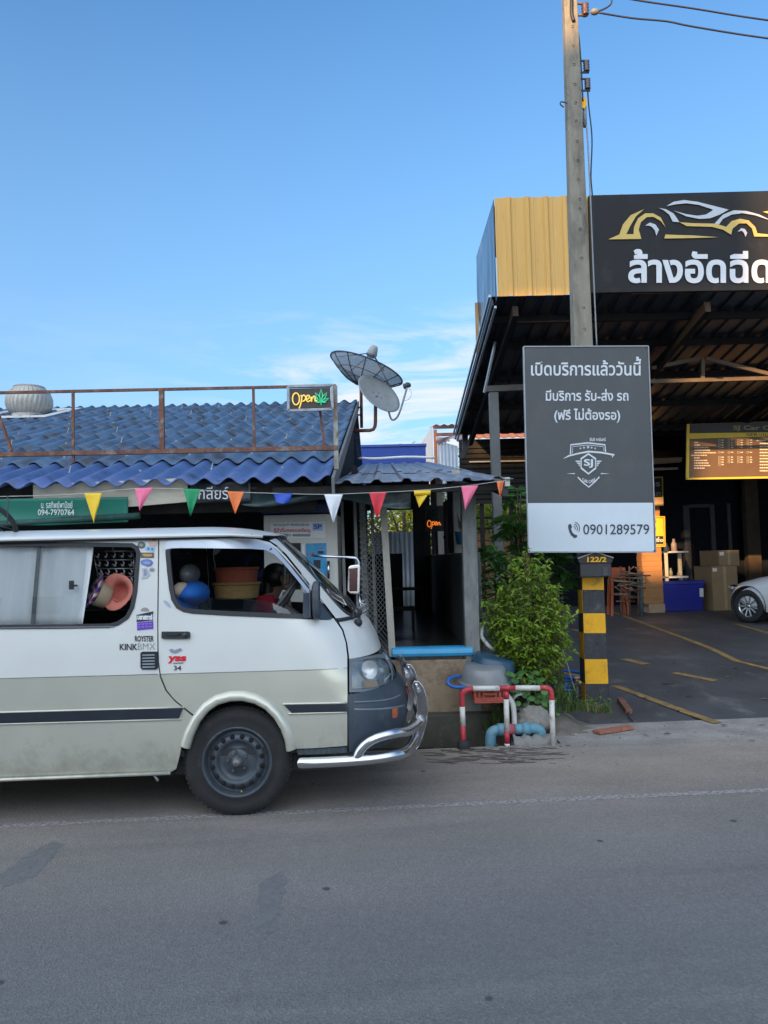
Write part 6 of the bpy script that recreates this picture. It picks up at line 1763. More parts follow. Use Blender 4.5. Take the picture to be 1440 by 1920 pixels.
wp = lambda t, dz: (xn(zl+dz)-CA+CA*max(0, 1-(abs(t)/0.83)**CE)**(1/CE)+0.02, 0.846+t, zl+dz)
mb.tube([wp(-0.55, 0.0), wp(-0.2, 0.06), wp(0.0, 0.12)], 0.008, 6); mb.blob(wp(-0.55, -0.03), 0.028, 6); mb.build('wiper', M_black, van, local=True)
# ---- headlights
hl = VP((656, 1236), (690, 1231.5), (708, 1228.5), (722, 1231), (730, 1240), (735, 1252), (737, 1266), (735, 1282), (712, 1292), (690, 1295), (656, 1296.5))
def lamp(near):
    mb = MB(); panel(mb, hl, off=0.045, s=0.018, flange=0)
    mb3 = MB(); panel(mb3, offset_poly(hl, -0.010), off=-0.002, s=0.018, flange=0.03)
    mb4 = MB(); panel(mb4, offset_poly(hl, 0.004), [offset_poly(hl, -0.012)], off=-0.004, s=0.02, flange=0.03)
    mb5 = MB(); panel(mb5, VP((681, 1278), (710, 1276.5), (711, 1287), (682, 1288.5)), off=0.015, s=0.015, flange=0.02)
    mb6 = MB(); c = vp(690, 1262); mb6.lathe([(0.0, 0.05), (0.04, 0.038), (0.058, 0.0)], (c.x+0.01, 0.062, c.y+0.012), (0.55, 0.84, 0), 20)
    mb6.v = [Vector((p.x, p.y, p.z)) for p in mb6.v]
    for q in (mb, mb3, mb4, mb5, mb6):
        if not near: q.v = [Vector((p.x, 1.692-p.y, p.z)) for p in q.v]; q.f = [f[::-1] for f in q.f]
    h = mb4.build('headlight', mat('lamp_surround', (0.16, 0.18, 0.20), 0.5), van, local=True)
    mb.build('reflector_housing', mat('lamp_inner', (0.55, 0.58, 0.58), 0.5, 0.1, var=0.25, vscale=12), h, local=True)
    mb6.build('reflector_bowl', mat('bowl_silver', (0.62, 0.64, 0.65), 0.4, 0.5, var=0.1), h, local=True)
    mb5.build('indicator', mat('amber_lens', (0.62, 0.30, 0.06), 0.3, var=0.2, vscale=30, stretch=(4, 1, 1)), h, local=True)
    mb3.build('lens', glassmat('lamp_lens', (0.80, 0.83, 0.84), 1.5, 0.06), h, local=True)
lamp(True); lamp(False)
# ---- bumper and front mask
zb0, zb1 = vp(655, 1413)[1], vp(655, 1297)[1]
bp_ = VP((653, 1298.5), (690, 1297), (715, 1294), (738, 1285), (748, 1292), (757, 1300), (760, 1310), (757, 1338), (748, 1368), (738, 1400), (700, 1409), (655, 1413))
zb2 = vps(690, 1297.5)[1]; xb = vp(653, 1350)[0]
mb = MB(); front_grid(mb, lambda z: xb, zb0+0.004, zb2, 20, 40, off=-0.006, zc=0.03, flange=0.05)
mb.build('bumper', M_bump, van, local=True)
mb = MB(); front_strip(mb, vp(745, 1296, .5)[1], zc0+0.004, frac=0.955, off=-0.006); panel(mb, VP((712, 1227), (722, 1228), (733, 1242), (741, 1262), (748, 1289), (740, 1284), (739, 1266), (736.5, 1251), (731, 1239), (723, 1230)), off=-0.002, mirror=True, s=0.015)
mb.build('grille', mat('dark_grille', (0.05, 0.06, 0.07), 0.5, var=0.2), van, local=True)
mb = MB()
for L in (((664, 1316), (690, 1315), (715, 1313), (735, 1309), (750, 1302)), ((664, 1330), (700, 1330), (735, 1327), (757, 1322))):
    P = [vps(x, y) for x, y in L]
    mb.tube([(p.x, surf(p.x, p.y, -0.010 if L[0][1] < 1320 else -0.002), p.y) for p in smooth_path([q.to_3d() for q in P], 5)], 0.0055 if L[0][1] < 1320 else 0.008, 6)
mb.build('bumper_moulding', mat('pale_moulding', (0.15, 0.18, 0.20), 0.45), van, local=True)
mb = MB(); panel(mb, VP((735, 1328), (751, 1325), (749, 1342), (736, 1346)), off=-0.014, s=0.012, mirror=False, flange=0.02); mb.build('corner_lamp', mat('orange_lens', (0.55, 0.13, 0.04), 0.3, var=0.2, vscale=25), van, local=True)
# ---- bull bar: two shaped plates, cross tubes, side tubes
bb = van
M_plate = mat('dark_chrome_plate', (0.30, 0.28, 0.28), 0.22, 0.9, var=0.35, vscale=6)
for yy in (0.40, 1.20):
    pts = [vp(x, y, 0.42) for x, y in ((772, 1284), (777, 1276), (785, 1277), (793, 1288), (799, 1306), (801, 1330), (799, 1352), (793, 1375), (785, 1396), (780, 1403), (776, 1398), (780, 1375), (777, 1356), (782, 1330), (780, 1305))]
    mb = MB(); shape(mb, [tuple(p) for p in pts], lambda x, z: (x, yy, z)); mb.build('bull_bar_plate', M_plate, van, local=True, solid=0.016)
    mb = MB(); mb.tube([(p.x, yy-0.006, p.y) for p in pts], 0.0035, 6, closed=True); mb.build('plate_rim', M_chrome, van, local=True)
    pts2 = [vp(x, y, 0.42) for x, y in ((757, 1262), (765, 1258), (776, 1270), (780, 1290), (778, 1318), (770, 1340), (764, 1330), (768, 1300), (764, 1278))]
    mb = MB(); shape(mb, [tuple(p) for p in pts2], lambda x, z: (x, yy+0.10, z)); mb.build('bull_bar_plate', M_plate, van, local=True, solid=0.02)
    mb = MB(); p = vp(780, 1283, .42); mb.blob((p.x, yy-.012, p.y), 0.014, 6); mb.build('bolt', M_chrome, van, local=True)
mb = MB()
for x, y, r in ((763, 1264, .016), (784, 1292, .014), (788, 1347, .024)):
    p = vp(x, y, .42); mb.tube([(p.x, 0.36, p.y), (p.x, 1.33, p.y)], r, 10)
mb.build('cross_tube', M_chrome, van, local=True)
mb = MB(); p = vp(769, 1308, .5)
mb.lathe([(0, 0.03), (0.05, 0.025), (0.06, 0.0), (0.05, -0.05), (0, -0.06)], (p.x, 0.62, p.y), (1, 0, 0), 16); mb.build('spot_lamp', mat('red_tinted_lamp', (0.20, 0.02, 0.03), 0.15, 0.4), van, local=True)
def side_tube(pp, r):
    return smooth_path([Vector((vp(x, y, max(ins, 0))[0], ins, vp(x, y, max(ins, 0))[1])) for x, y, ins in pp], 6), r
for k, (pp, r) in enumerate(((((561, 1427.5, -.03), (575, 1427, -.04), (640, 1424, -.04), (700, 1420, -.03), (740, 1416, 0.0), (758, 1412, .08), (768, 1402, .22), (776, 1385, .36), (778, 1370, .42)), 0.033),
                       (((668, 1420, -.035), (674, 1407, -.04), (684, 1394, -.04), (698, 1384, -.04), (716, 1378, -.03), (740, 1375, .0), (762, 1372, .1), (778, 1364, .24), (787, 1352, .38), (790, 1345, .42)), 0.030))):
    P, r = side_tube(pp, r); rs = [r]*len(P)
    if k == 0: rs[0] = r*0.35; rs[1] = r*0.75; rs[2] = r*0.95
    mb = MB(); mb.tube(P, rs, 12); mb.build('side_tube', M_chrome, van, local=True)
    mb = MB(); mb.tube([Vector((p.x, 1.692-p.y, p.z)) for p in P], rs, 12); mb.build('side_tube', M_chrome, van, local=True)
# ---- fender mirror on its long chrome arm (passenger side of the nose)
fm = lambda x, y: (lambda q: Vector((q.x, 0.95, q.y)))(vp(x, y, 0.95))
mb = MB(); mb.tube(smooth_path([fm(570, 1040)+Vector((0, .45, 0)), fm(600, 1043), fm(655, 1045), fm(668, 1047), fm(672, 1054)], 5), 0.009, 8); mb.tube([fm(673, 1052), fm(673, 1118)], 0.008, 8); mb.tube([fm(673, 1118), fm(676, 1135), fm(682, 1160)], 0.010, 8); mb.build('mirror_arm', M_chrome, van, local=True)
mb = MB()
mq = [fm(x, y) for x, y in ((653, 1064), (657, 1060), (674, 1058), (676, 1062), (675, 1110), (672, 1114), (656, 1113), (651, 1108))]
mb.prism([p+Vector((0, -0.06, 0)) for p in mq], (0, 0.12, 0)); mb.build('mirror', M_chrome, van, local=True, bevel=0.008)
mb = MB(); mb.prism([p+Vector((0, -0.068, 0)) for p in [fm(655, 1066), fm(671, 1064), fm(670, 1108), (fm(655, 1108))]], (0, 0.006, 0)); mb.build('mirror_glass', mat('mirror_dark', (0.10, 0.06, 0.065), 0.08, 0.6), van, local=True)
mb = MB(); rnd = random.Random(9)
for k in range(26):
    g = rnd.uniform(0, 6.28); c = fm(681, 1140)+Vector((rnd.uniform(-.03, .03), rnd.uniform(-.03, .03), rnd.uniform(-.06, .05))); d = Vector((math.cos(g), 0.3, math.sin(g)))*0.03; e_ = Vector((0, 0.006, 0.006))
    mb.add([c-d, c+e_, c+d, c-e_], [(0, 1, 2, 3)])
mb.build('flower_garland', mat('dry_petals', (0.30, 0.29, 0.30), 0.7, var=0.6, vscale=40), van, local=True)

# ---- wheels
def wheel(cx, sgn):
    yc = 0.03 if sgn > 0 else 1.662
    R_ = 0.331; ax = (0, -sgn, 0); w = 0.205
    mb = MB(); pr = [(0.205, 0.0), (0.215, 0.004), (0.228, -0.006), (0.26, 0.004), (0.29, 0.002), (0.310, -0.010), (0.322, -0.026), (0.329, -0.045), (R_, -0.07), (R_, -w+0.05), (0.322, -w+0.02), (0.29, -w), (0.2, -w)]
    mb.lathe(pr, (cx, yc, 0.331-0.006), ax, 72)
    # tread blocks at the shoulder
    for k in range(64):
        g = 2*PI*k/64; c = Vector((math.cos(g), 0, math.sin(g)))
        p = Vector((cx, yc, 0.325))
        for s0, s1, r0 in ((0.030, 0.085, 0.3265), (0.10, 0.15, 0.330)):
            a = p+c*r0+Vector((0, sgn*s0, 0)); b_ = p+c*r0+Vector((0, sgn*s1, 0)); mb.bar(a, b_, 0.020, 0.009, up=c)
    for v in mb.v:
        if v.z < 0.004: v.z = 0.004+(v.z-0.004)*0.02
    wh = mb.build('wheel', mat('dusty_tyre', (0.017, 0.017, 0.018), 0.8, var=0.3, vscale=9, dirt=((0.04, 0.038, 0.034), 0.25, 12)), van, local=True)
    M_rim = mat('steel_rim_grey', (0.06, 0.074, 0.09), 0.45, 0.35, var=0.22, vscale=8, dirt=((0.14, 0.14, 0.14), 0.25, 9))
    mb = MB(); c = (cx, yc, 0.325)
    mb.lathe([(0.212, 0.004), (0.205, 0.008), (0.198, 0.002), (0.190, -0.022), (0.182, -0.035), (0.176, -0.040), (0.166, -0.030), (0.148, -0.012), (0.130, -0.010), (0.118, -0.020), (0.108, -0.034), (0.085, -0.036), (0.06, -0.026), (0.05, -0.022), (0.03, -0.022), (0.0, -0.022)], c, ax, 64)
    rim = mb.build('rim', M_rim, wh, local=True)
    for k in range(16):
        g = 2*PI*(k+0.5)/16; q = (cx+0.150*math.cos(g), yc-sgn*(-0.0122)*1.0, 0.325+0.150*math.sin(g))
        mb = MB(); mb.lathe([(0.0, 0.003), (0.0145, 0.003), (0.0165, -0.004)], (q[0], yc+sgn*0.0135, q[2]), ax, 12); mb.build('vent_hole', mat('hole_black', (0.006, 0.006, 0.007), 0.9) if k == 0 and 'hole_black' not in bpy.data.materials else bpy.data.materials['hole_black'], rim, local=True)
    for k in range(5):
        g = 2*PI*k/5+0.5; q = Vector((cx+0.058*math.cos(g), yc, 0.325+0.058*math.sin(g)))
        mb = MB(); mb.lathe([(0.011, -0.03), (0.011, -0.008), (0.007, -0.003), (0, -0.002)], q, ax, 6, smooth=False); mb.build('lug_nut', bpy.data.materials.get('nut_steel') or mat('nut_steel', (0.13, 0.13, 0.13), 0.4, 0.6), rim, local=True)
    mb = MB(); mb.lathe([(0.034, -0.03), (0.034, 0.0), (0.024, 0.012), (0.022, 0.022), (0.0, 0.024)], c, ax, 20); mb.build('hub_cap', bpy.data.materials.get('hub_grey') or mat('hub_grey', (0.20, 0.20, 0.20), 0.45, 0.4, dirt=((0.05, 0.045, 0.04), 0.4, 40)), rim, local=True)
    mb = MB(); mb.tube([(cx+0.025, yc+sgn*0.012, 0.325-0.168), (cx+0.027, yc-sgn*0.012, 0.325-0.176)], 0.0045, 6); mb.build('valve', mat('brass', (0.5, 0.4, 0.15), 0.35, 0.8), rim, local=True)
bpy.data.materials.get('hole_black') or mat('hole_black', (0.006, 0.006, 0.007), 0.9)
wc = vp(443, 1434)
for cx in (wc.x, -2.35):
    for s in (1, -1): wheel(cx, s)
mb = MB()
for cx in (wc.x, -2.35): mb.tube([(cx, 0.25, 0.325), (cx, 1.44, 0.325)], 0.05, 8)
mb.build('axle', M_rubber, van, local=True)

# ---- vent grille and stickers
mb = MB(); panel(mb, VP((264, 1224), (268, 1221.5), (296, 1221.5), (297, 1252), (293, 1255), (267, 1255), (264, 1251)), off=-0.008, s=0.015, flange=0.012); vg = mb.build('vent_grille', M_strip, body, local=True)
mb = MB()
for k in range(5): panel(mb, VP((268, 1227+5.6*k), (291, 1226.5+5.6*k), (291, 1228.6+5.6*k), (268, 1229.2+5.6*k)), off=-0.013, s=0.02, flange=0.006)
mb.build('louvre', mat('louvre_edge', (0.30, 0.32, 0.34), 0.4), vg, local=True)
def sfn(off=-0.003): return lambda x, y: (lambda q: Vector((q.x, surf(q.x, q.y, off), q.y)))(vps(x, y))
def sticker(polys, col, par=None, texts=(), tcol=None, off=-0.003):
    mb = MB()
    for p in polys: shape(mb, p, sfn(off))
    o = mb.build('sticker', mat('sticker_film', col, 0.45, var=0.05), par or body, local=True, solid=0.0008)
    if texts:
        mb = MB()
        for t_, r_, bd, sh in texts: lettering(mb, t_, r_, sfn(off-0.002), bold=bd)
        mb.build('lettering', mat('sticker_ink', tcol, 0.5, var=0.03), o, local=True)
    return o
def vtext(t_, r_, col, bold, par, shear=0):
    mb = MB(); f_ = sfn(-0.003)
    fs = (lambda x, y: f_(x+shear*(r_[3]-y), y)) if shear else f_
    lettering(mb, t_, r_, fs, bold=bold); return mb.build('sticker', mat('sticker_lettering', col, 0.45, var=0.03), par, local=True)
INK = (0.015, 0.018, 0.025)
vtext('ROYSTER', (253, 1192, 288.5, 1203), INK, 0.03, body); vtext('KINK', (224.5, 1207, 258, 1219), INK, 0.03, body); vtext('BMX', (259, 1206, 291, 1218), (0.12, 0.13, 0.14), -0.02, body)
vtext('yss', (314, 1230, 348, 1244), (0.62, 0.01, 0.03), 0.05, dr, 0.15); vtext('34', (326, 1248, 340, 1257), INK, 0.02, dr)
sticker([[(317, 1219), (322, 1216), (327, 1219), (333, 1217), (339, 1215), (342, 1219), (336, 1222), (330, 1225), (322, 1224)]], (0.22, 0.26, 0.33), dr)
sticker([[(325, 1242.5), (344, 1241.5), (344, 1244), (325, 1245)]], (0.2, 0.2, 0.22), dr)
sticker([[(307, 1125), (313, 1127), (318, 1132), (321, 1139), (316, 1138), (312, 1134), (308, 1130)]], (0.33, 0.38, 0.47), dr)
rect = lambda x0, y0, x1, y1: [(x0, y0), (x1, y0), (x1, y1), (x0, y1)]
sticker([[(251, 1009), (272, 1008), (278, 1013), (272, 1017), (251, 1016)]], (0.45, 0.60, 0.72), None, (('Pabaolada', (253, 1010, 273, 1014.5), 0.02, 0),), (0.8, 0.82, 0.85))
sticker([arc(287, 1018, 8.5, 7, 0, 360, 18)[:-1]], (0.62, 0.42, 0.34)); sticker([[(282, 1010), (287, 1007), (291, 1009), (293, 1014), (286, 1013)]], (0.05, 0.02, 0.025), off=-0.006)
sticker([arc(265.5, 1022, 7.5, 6.5, 0, 360, 18)[:-1]], (0.10, 0.11, 0.09)); sticker([[(260, 1022), (265, 1018), (270, 1022), (266, 1026)]], (0.28, 0.29, 0.25), off=-0.006)
sticker([[(271, 1026), (280, 1023), (291, 1026), (290, 1034), (281, 1033), (273, 1032)]], (0.32, 0.52, 0.68)); sticker([[(276, 1027), (280, 1026), (281, 1030), (277, 1031)], [(284, 1027), (288, 1028), (287, 1032), (284, 1031)]], (0.08, 0.2, 0.35), off=-0.006)
sticker([rect(264, 1036, 289, 1046)], (0.13, 0.09, 0.07)); sticker([[(267, 1039), (272, 1038), (278, 1039), (285, 1038.5), (286, 1043), (278, 1044), (270, 1043)]], (0.50, 0.28, 0.10), off=-0.006)
sticker([[(264, 1052), (270, 1049), (277, 1048), (284, 1050), (288, 1055), (284, 1061), (277, 1063), (270, 1060), (265, 1058)]], (0.12, 0.19, 0.42)); sticker([[(268, 1054), (275, 1052), (283, 1054), (281, 1058), (273, 1058)]], (0.25, 0.32, 0.55), off=-0.006)
sticker([[(266, 1066), (275, 1064), (279, 1070), (282, 1078), (276, 1084), (265, 1086), (268, 1076)]], (0.40, 0.44, 0.50)); sticker([[(270, 1068), (274, 1067), (276, 1076), (271, 1080)]], (0.24, 0.27, 0.34), off=-0.006)
sticker([arc(285, 1067.5, 5, 4.5, 0, 360, 14)[:-1]], (0.50, 0.48, 0.42)); sticker([rect(281, 1066, 289, 1067.5)], (0.50, 0.12, 0.08), off=-0.006); sticker([rect(281.5, 1069, 288.5, 1070.5)], (0.10, 0.2, 0.4), off=-0.006)
sticker([arc(272, 1146, 8, 7, 180, 360, 14)], (0.28, 0.27, 0.26))
sticker([[(256, 1153), (288, 1146), (286, 1160), (288, 1163), (256, 1166), (257, 1160)]], INK, None, (('บลาสตาร์', (258, 1152, 286, 1162), 0.06, 0),), (0.70, 0.72, 0.74))
sticker([[(257, 1167), (287.5, 1164.5), (288, 1179), (257.5, 1182)]], (0.13, 0.05, 0.42)); sticker([rect(259+k*7, 1169.5+j*5-(k*0.4), 264+k*7, 1171.5+j*5-(k*0.4)) for k in range(4) for j in range(2)], (0.26, 0.18, 0.60), off=-0.006)

# ---- cab fittings
def vpt(px, py, d): q = vp(px, py, d); return Vector((q.x, d, q.y))
M_seatb = mat('blue_seat_cover', (0.01, 0.12, 0.45), 0.75, var=0.15)
mb = MB(); c = vpt(356, 1077, 0.42); mb.blob(c, 0.085, 10, sq=(0.75, 1.5, 0.85)); mb.build('headrest', mat('grey_headrest', (0.10, 0.105, 0.11), 0.4, var=0.1), van, local=True)
mb = MB(); c = vpt(357, 1112, 0.42); mb.blob(c+Vector((0.02, 0, 0.0)), 0.11, 10, sq=(0.95, 1.9, 0.75)); mb.blob(c+Vector((-0.05, 0, -0.2)), 0.2, 10, sq=(0.5, 1.15, 1.2)); mb.blob(c+Vector((0.12, 0, -0.36)), 0.25, 10, sq=(1.0, 0.95, 0.4)); mb.build('driver_seat', M_seatb, van, local=True)
mb = MB(); c = vpt(340, 1107, 0.30); mb.blob(c, 0.07, 8, sq=(0.8, 1.0, 0.8), noise=0.05); mb.build('seat_cushion', mat('beige_cover', (0.45, 0.36, 0.26), 0.8), van, local=True)
c = Vector((vp(430, 1100, 1.2)[0]-0.15, 1.22, 0.9)); mb = MB(); mb.blob(c+Vector((-0.10, 0, 0.02)), 0.24, 10, sq=(0.5, 1.0, 1.5)); mb.blob(c+Vector((0.1, 0, -0.2)), 0.25, 10, sq=(1.0, 0.95, 0.45)); mb.build('passenger_seat', M_lining, van, local=True)
sw = vpt(527, 1132, 0.40); sa = Vector((-0.80, 0, 0.60)).normalized()
mb = MB(); u_ = Vector((0, 1, 0)); w_ = sa.cross(u_); mb.tube([sw+(u_*math.cos(2*PI*i/36)+w_*math.sin(2*PI*i/36))*0.20 for i in range(36)], 0.014, 8, closed=True)
for g in (0.5, PI-0.5, 1.5*PI): mb.tube([sw-sa*0.03, sw+(u_*math.cos(g)+w_*math.sin(g))*0.2], 0.013, 6)
mb.tube([sw-sa*0.03, sw-sa*0.35], 0.025, 8); mb.build('steering_wheel', mat('grey_wheel_rim', (0.04, 0.04, 0.042), 0.5), van, local=True)
mb = MB(); q = vpt(560, 1110, 1.0); mb.prism([vpt(600, 1090, 0.95), vpt(645, 1138, 0.95), vpt(628, 1138, 0.95), vpt(592, 1098, 0.95)], (0, 0.02, 0)); mb.build('dash_paper', mat('green_leaflet', (0.22, 0.42, 0.10), 0.6), van, local=True)
# ------------------------------------------------------------------ things carried in and on the van
VM = MW[van.name]
def vw(p): return VM @ Vector(p)
def vwp(px, py, d): return vw(vpt(px, py, d))
# rack of clips with two hats on it
rk = thing('clip_hanger', 'wire laundry hanger with metal clips hanging inside the rear van window', 'clip hanger', vwp(210, 1080, 0.30))
mb = MB(); mc = MB()
for r, y in enumerate((1034, 1050, 1066, 1081)):
    a, b_ = vwp(174+r*3, y, 0.3), vwp(252, y-1+r*0.5, 0.3); mb.tube([a, b_], 0.004, 5)
    for k in range(5):
        p = a.lerp(b_, 0.1+0.2*k); mc.tube([p, p+Vector((0.012, 0, -0.022)), p+Vector((-0.004, 0, -0.045))], 0.005, 5); mc.tube([p+Vector((-.014, 0, -.028)), p+Vector((.012, 0, -.04))], 0.006, 5)
mb.tube([vwp(174, 1034, .3), vwp(184, 1082, .3)], 0.004, 5); mb.tube([vwp(250, 1033, .3), vwp(252, 1082, .3)], 0.004, 5)
mb.tube([vwp(212, 1034, .3), vw((vp(212, 1034, .3)[0], 0.3, 1.700))], 0.004, 5)
M_clip = mat('clip_steel', (0.5, 0.5, 0.5), 0.3, 0.8)
mb.build('frame', M_clip, rk); o = mc.build('clip', M_clip, rk)
def bucket(name, lab, c, ax, mats, R1, R2, H, seed):
    t_ = thing(name, lab, 'hat', c); rnd = random.Random(seed)
    ax = Vector(ax).normalized()
    mb = MB(); mb.lathe([(0.0, H), (R1*0.7, H*0.98), (R1*0.93, H*0.85), (R1, H*0.2), (R1*1.02, 0.0)], c, ax, 30, rmod=lambda g, h: 1+0.04*math.sin(2*g+seed)); mb.build('crown', mats[0], t_, solid=0.004)
    mb = MB(); mb.lathe([(R1*1.02, 0.0), ((R1+R2)/2, -0.012), (R2, -0.03)], c, ax, 40, rmod=lambda g, h: 1+0.05*math.sin(3*g+seed)+0.02*math.sin(17*g)*(1 if h < -0.02 else 0)); mb.build('brim', mats[1], t_, solid=0.005)
    return t_
def plaid():
    m = bpy.data.materials.new('plaid_cloth'); m.use_nodes = True
    n, l = m.node_tree.nodes, m.node_tree.links; b = n['Principled BSDF']; b.inputs['Roughness'].default_value = 0.85
    t = n.new('ShaderNodeTexCoord'); mp_ = n.new('ShaderNodeMapping'); mp_.inputs['Rotation'].default_value = (0, 0.6, 0); l.new(t.outputs['Object'], mp_.inputs['Vector'])
    outs = []
    for ax_, sc in (('X', 26.0), ('Z', 24.0)):
        w = n.new('ShaderNodeTexWave'); w.wave_type = 'BANDS'; w.bands_direction = ax_; w.inputs['Scale'].default_value = sc/4; l.new(mp_.outputs[0], w.inputs['Vector'])
        r = n.new('ShaderNodeValToRGB'); r.color_ramp.interpolation = 'CONSTANT'; e_ = r.color_ramp.elements
        e_[0].color = (0.02, 0.05, 0.2, 1); e_[1].position = 0.45; e_[1].color = (0.5, 0.06, 0.07, 1); q = e_.new(0.8); q.color = (0.6, 0.6, 0.62, 1)
        l.new(w.outputs['Fac'], r.inputs[0]); outs.append(r.outputs[0])
    x = n.new('ShaderNodeMix'); x.data_type = 'RGBA'; x.inputs['Factor'].default_value = 0.5; l.new(outs[0], x.inputs['A']); l.new(outs[1], x.inputs['B']); l.new(x.outputs['Result'], b.inputs['Base Color'])
    return m
M_beige = mat('beige_canvas', (0.40, 0.33, 0.22), 0.85, var=0.1)
bucket('bucket_hat', 'beige bucket hat with red and blue plaid side hanging in the rear van window', vwp(181, 1112, 0.24), (0.75, 0.45, -0.45), [M_beige, plaid()], 0.075, 0.125, 0.09, 2)
bucket('bucket_hat', 'coral bucket hat with frayed brim hanging beside the plaid hat in the van window', vwp(224, 1110, 0.24), (0.3, 0.9, -0.15), [mat('coral_cloth', (0.55, 0.16, 0.12), 0.85, var=0.1), mat('coral_brim', (0.62, 0.20, 0.15), 0.85, var=0.1)], 0.062, 0.118, 0.08, 5)
# baskets between the seats
for k, (py0, py1, r0, r1, c, lab) in enumerate(((1122, 1094, 0.15, 0.165, (0.28, 0.17, 0.06), 'woven straw basket inside the van behind the open door window, lower one'), (1098, 1066, 0.135, 0.155, (0.30, 0.07, 0.035), 'terracotta coloured basket sitting on top of the straw basket in the van'))):
    a, b_ = vwp(444, py0, 0.80), vwp(444, py1, 0.80); t_ = thing('basket', lab, 'basket', a)
    H = b_.z-a.z; mb = MB()
    prof = [(0, 0), (r0*0.9, 0)]+[(r0+(r1-r0)*i/10+0.004*(i % 2), H*i/10) for i in range(11)]+[(r1-0.012, H), (r1-0.02, H*0.5), (0, H*0.4)]
    mb.lathe(prof, a, n=40, rmod=lambda g, h: 1+0.012*math.sin(20*g)); mb.build('body', mat('basket_weave', c, 0.8, var=0.3, vscale=30, stretch=(1, 1, 4)), t_)
    mb = MB(); mb.tube([a+Vector((r1*math.cos(2*PI*i/40), r1*math.sin(2*PI*i/40), H)) for i in range(40)], 0.012, 6, closed=True); mb.build('rim', mat('basket_rim', [x*0.9 for x in c], 0.8), t_)
# handrail of the bicycle lying on the roof at the left edge
bt = thing('bicycle_wheel', 'black bicycle wheel lying on the van roof at the left edge', 'bicycle wheel', vwp(-8, 984, 0.3))
c = vwp(-18, 982, 0.35); ax = Vector((0.15, 0.75, 0.65)).normalized(); u_ = ax.cross(Vector((1, 0, 0))).normalized(); w_ = ax.cross(u_)
pt = lambda g, r: c+(u_*math.cos(g)+w_*math.sin(g))*r
mb = MB(); mb.tube([pt(2*PI*i/48, 0.17) for i in range(48)], 0.016, 8, closed=True); mb.build('tyre', M_rubber, bt)
mb = MB()
for i in range(14): mb.tube([c, pt(2*PI*i/14, 0.165)], 0.0025, 4)
mb.build('spoke', M_steel, bt)
mb = MB(); mb.lathe([(0, -.03), (0.02, -.03), (0.02, .03), (0, .03)], c, ax, 10); mb.tube([vwp(14, 984, .2), vwp(14.5, 930, .2)], 0.004, 5); mb.build('hub', M_steel, bt)

# ---- person in the passenger seat, head bent over a phone
pe = thing('person', 'person in a red shirt with dark hair sitting in the van with a phone', 'person', vw((-0.38, 1.2, 0.40)))
def skinned(name, chains, mats_, parent, root=0, sub=2):
    """one continuous surface grown over connected joints: chains = list of [(point, radius), ...]; shared points join"""
    V, R_, E = [], [], []; idx = {}
    for ch in chains:
        prev = None
        for p, r in ch:
            key = tuple(round(x, 4) for x in p)
            if key not in idx: idx[key] = len(V); V.append(Vector(p)); R_.append(r)
            i = idx[key]
            if prev is not None and prev != i: E.append((prev, i))
            prev = i
    Mi = MW[parent.name].inverted()
    me = bpy.data.meshes.new(name); me.from_pydata([tuple(Mi @ v) for v in V], E, []); o = link(bpy.data.objects.new(name, me)); o.parent = parent; MW[o.name] = MW[parent.name]
    me.materials.append(mats_)
    md = o.modifiers.new('skin', 'SKIN'); md.use_smooth_shade = True
    for i, sv in enumerate(me.skin_vertices[0].data): sv.radius = (R_[i], R_[i]); sv.use_root = (i == root)
    sb_ = o.modifiers.new('sub', 'SUBSURF'); sb_.levels = sub; sb_.render_levels = sub
    return o
M_skin = mat('skin', (0.30, 0.17, 0.11), 0.55, var=0.08)
M_hair = mat('dark_hair', (0.012, 0.010, 0.010), 0.45, var=0.3, vscale=20, stretch=(8, 8, 1))
M_shirt = mat('red_shirt', (0.42, 0.012, 0.03), 0.85, var=0.15, vscale=8)
D = 1.22
hd0 = vwp(520, 1086, D)                            # head centre
pel = vw((-0.30, D, 0.78)); chest = vwp(503, 1150, D)+Vector((0, 0, 0.03)); neck = chest.lerp(hd0, 0.55)
shN, shF = chest+Vector((0.0, -0.17, 0.05)), chest+Vector((0.0, 0.17, 0.05))
phone_c = vwp(531, 1078, D-0.13)
elN = chest+Vector((0.20, -0.20, -0.16)); wrN = phone_c+Vector((0.015, 0.0, -0.12))
elF = chest+Vector((0.20, 0.18, -0.18)); wrF = chest+Vector((0.36, 0.02, -0.05))
kN, kF = pel+Vector((0.40, -0.10, 0.03)), pel+Vector((0.40, 0.12, 0.03))
body_ch = [[(pel, 0.13), (pel.lerp(chest, 0.5), 0.115), (chest, 0.12), (neck, 0.05), (hd0+Vector((0.0, 0, -0.06)), 0.055), (hd0, 0.080), (hd0+Vector((0.0, 0, 0.055)), 0.075)],
           [(chest, 0.12), (shN, 0.058), (elN, 0.042), (wrN, 0.028)], [(chest, 0.12), (shF, 0.058), (elF, 0.042), (wrF, 0.028)],
           [(pel, 0.13), (pel+Vector((0.12, -0.09, 0)), 0.085), (kN, 0.06), (kN+Vector((0.05, 0, -0.36)), 0.042), (kN+Vector((0.14, 0, -0.40)), 0.035)],
           [(pel, 0.13), (pel+Vector((0.12, 0.10, 0)), 0.085), (kF, 0.06), (kF+Vector((0.05, 0, -0.36)), 0.042), (kF+Vector((0.14, 0, -0.40)), 0.035)]]
skinned('body', body_ch, M_skin, pe)
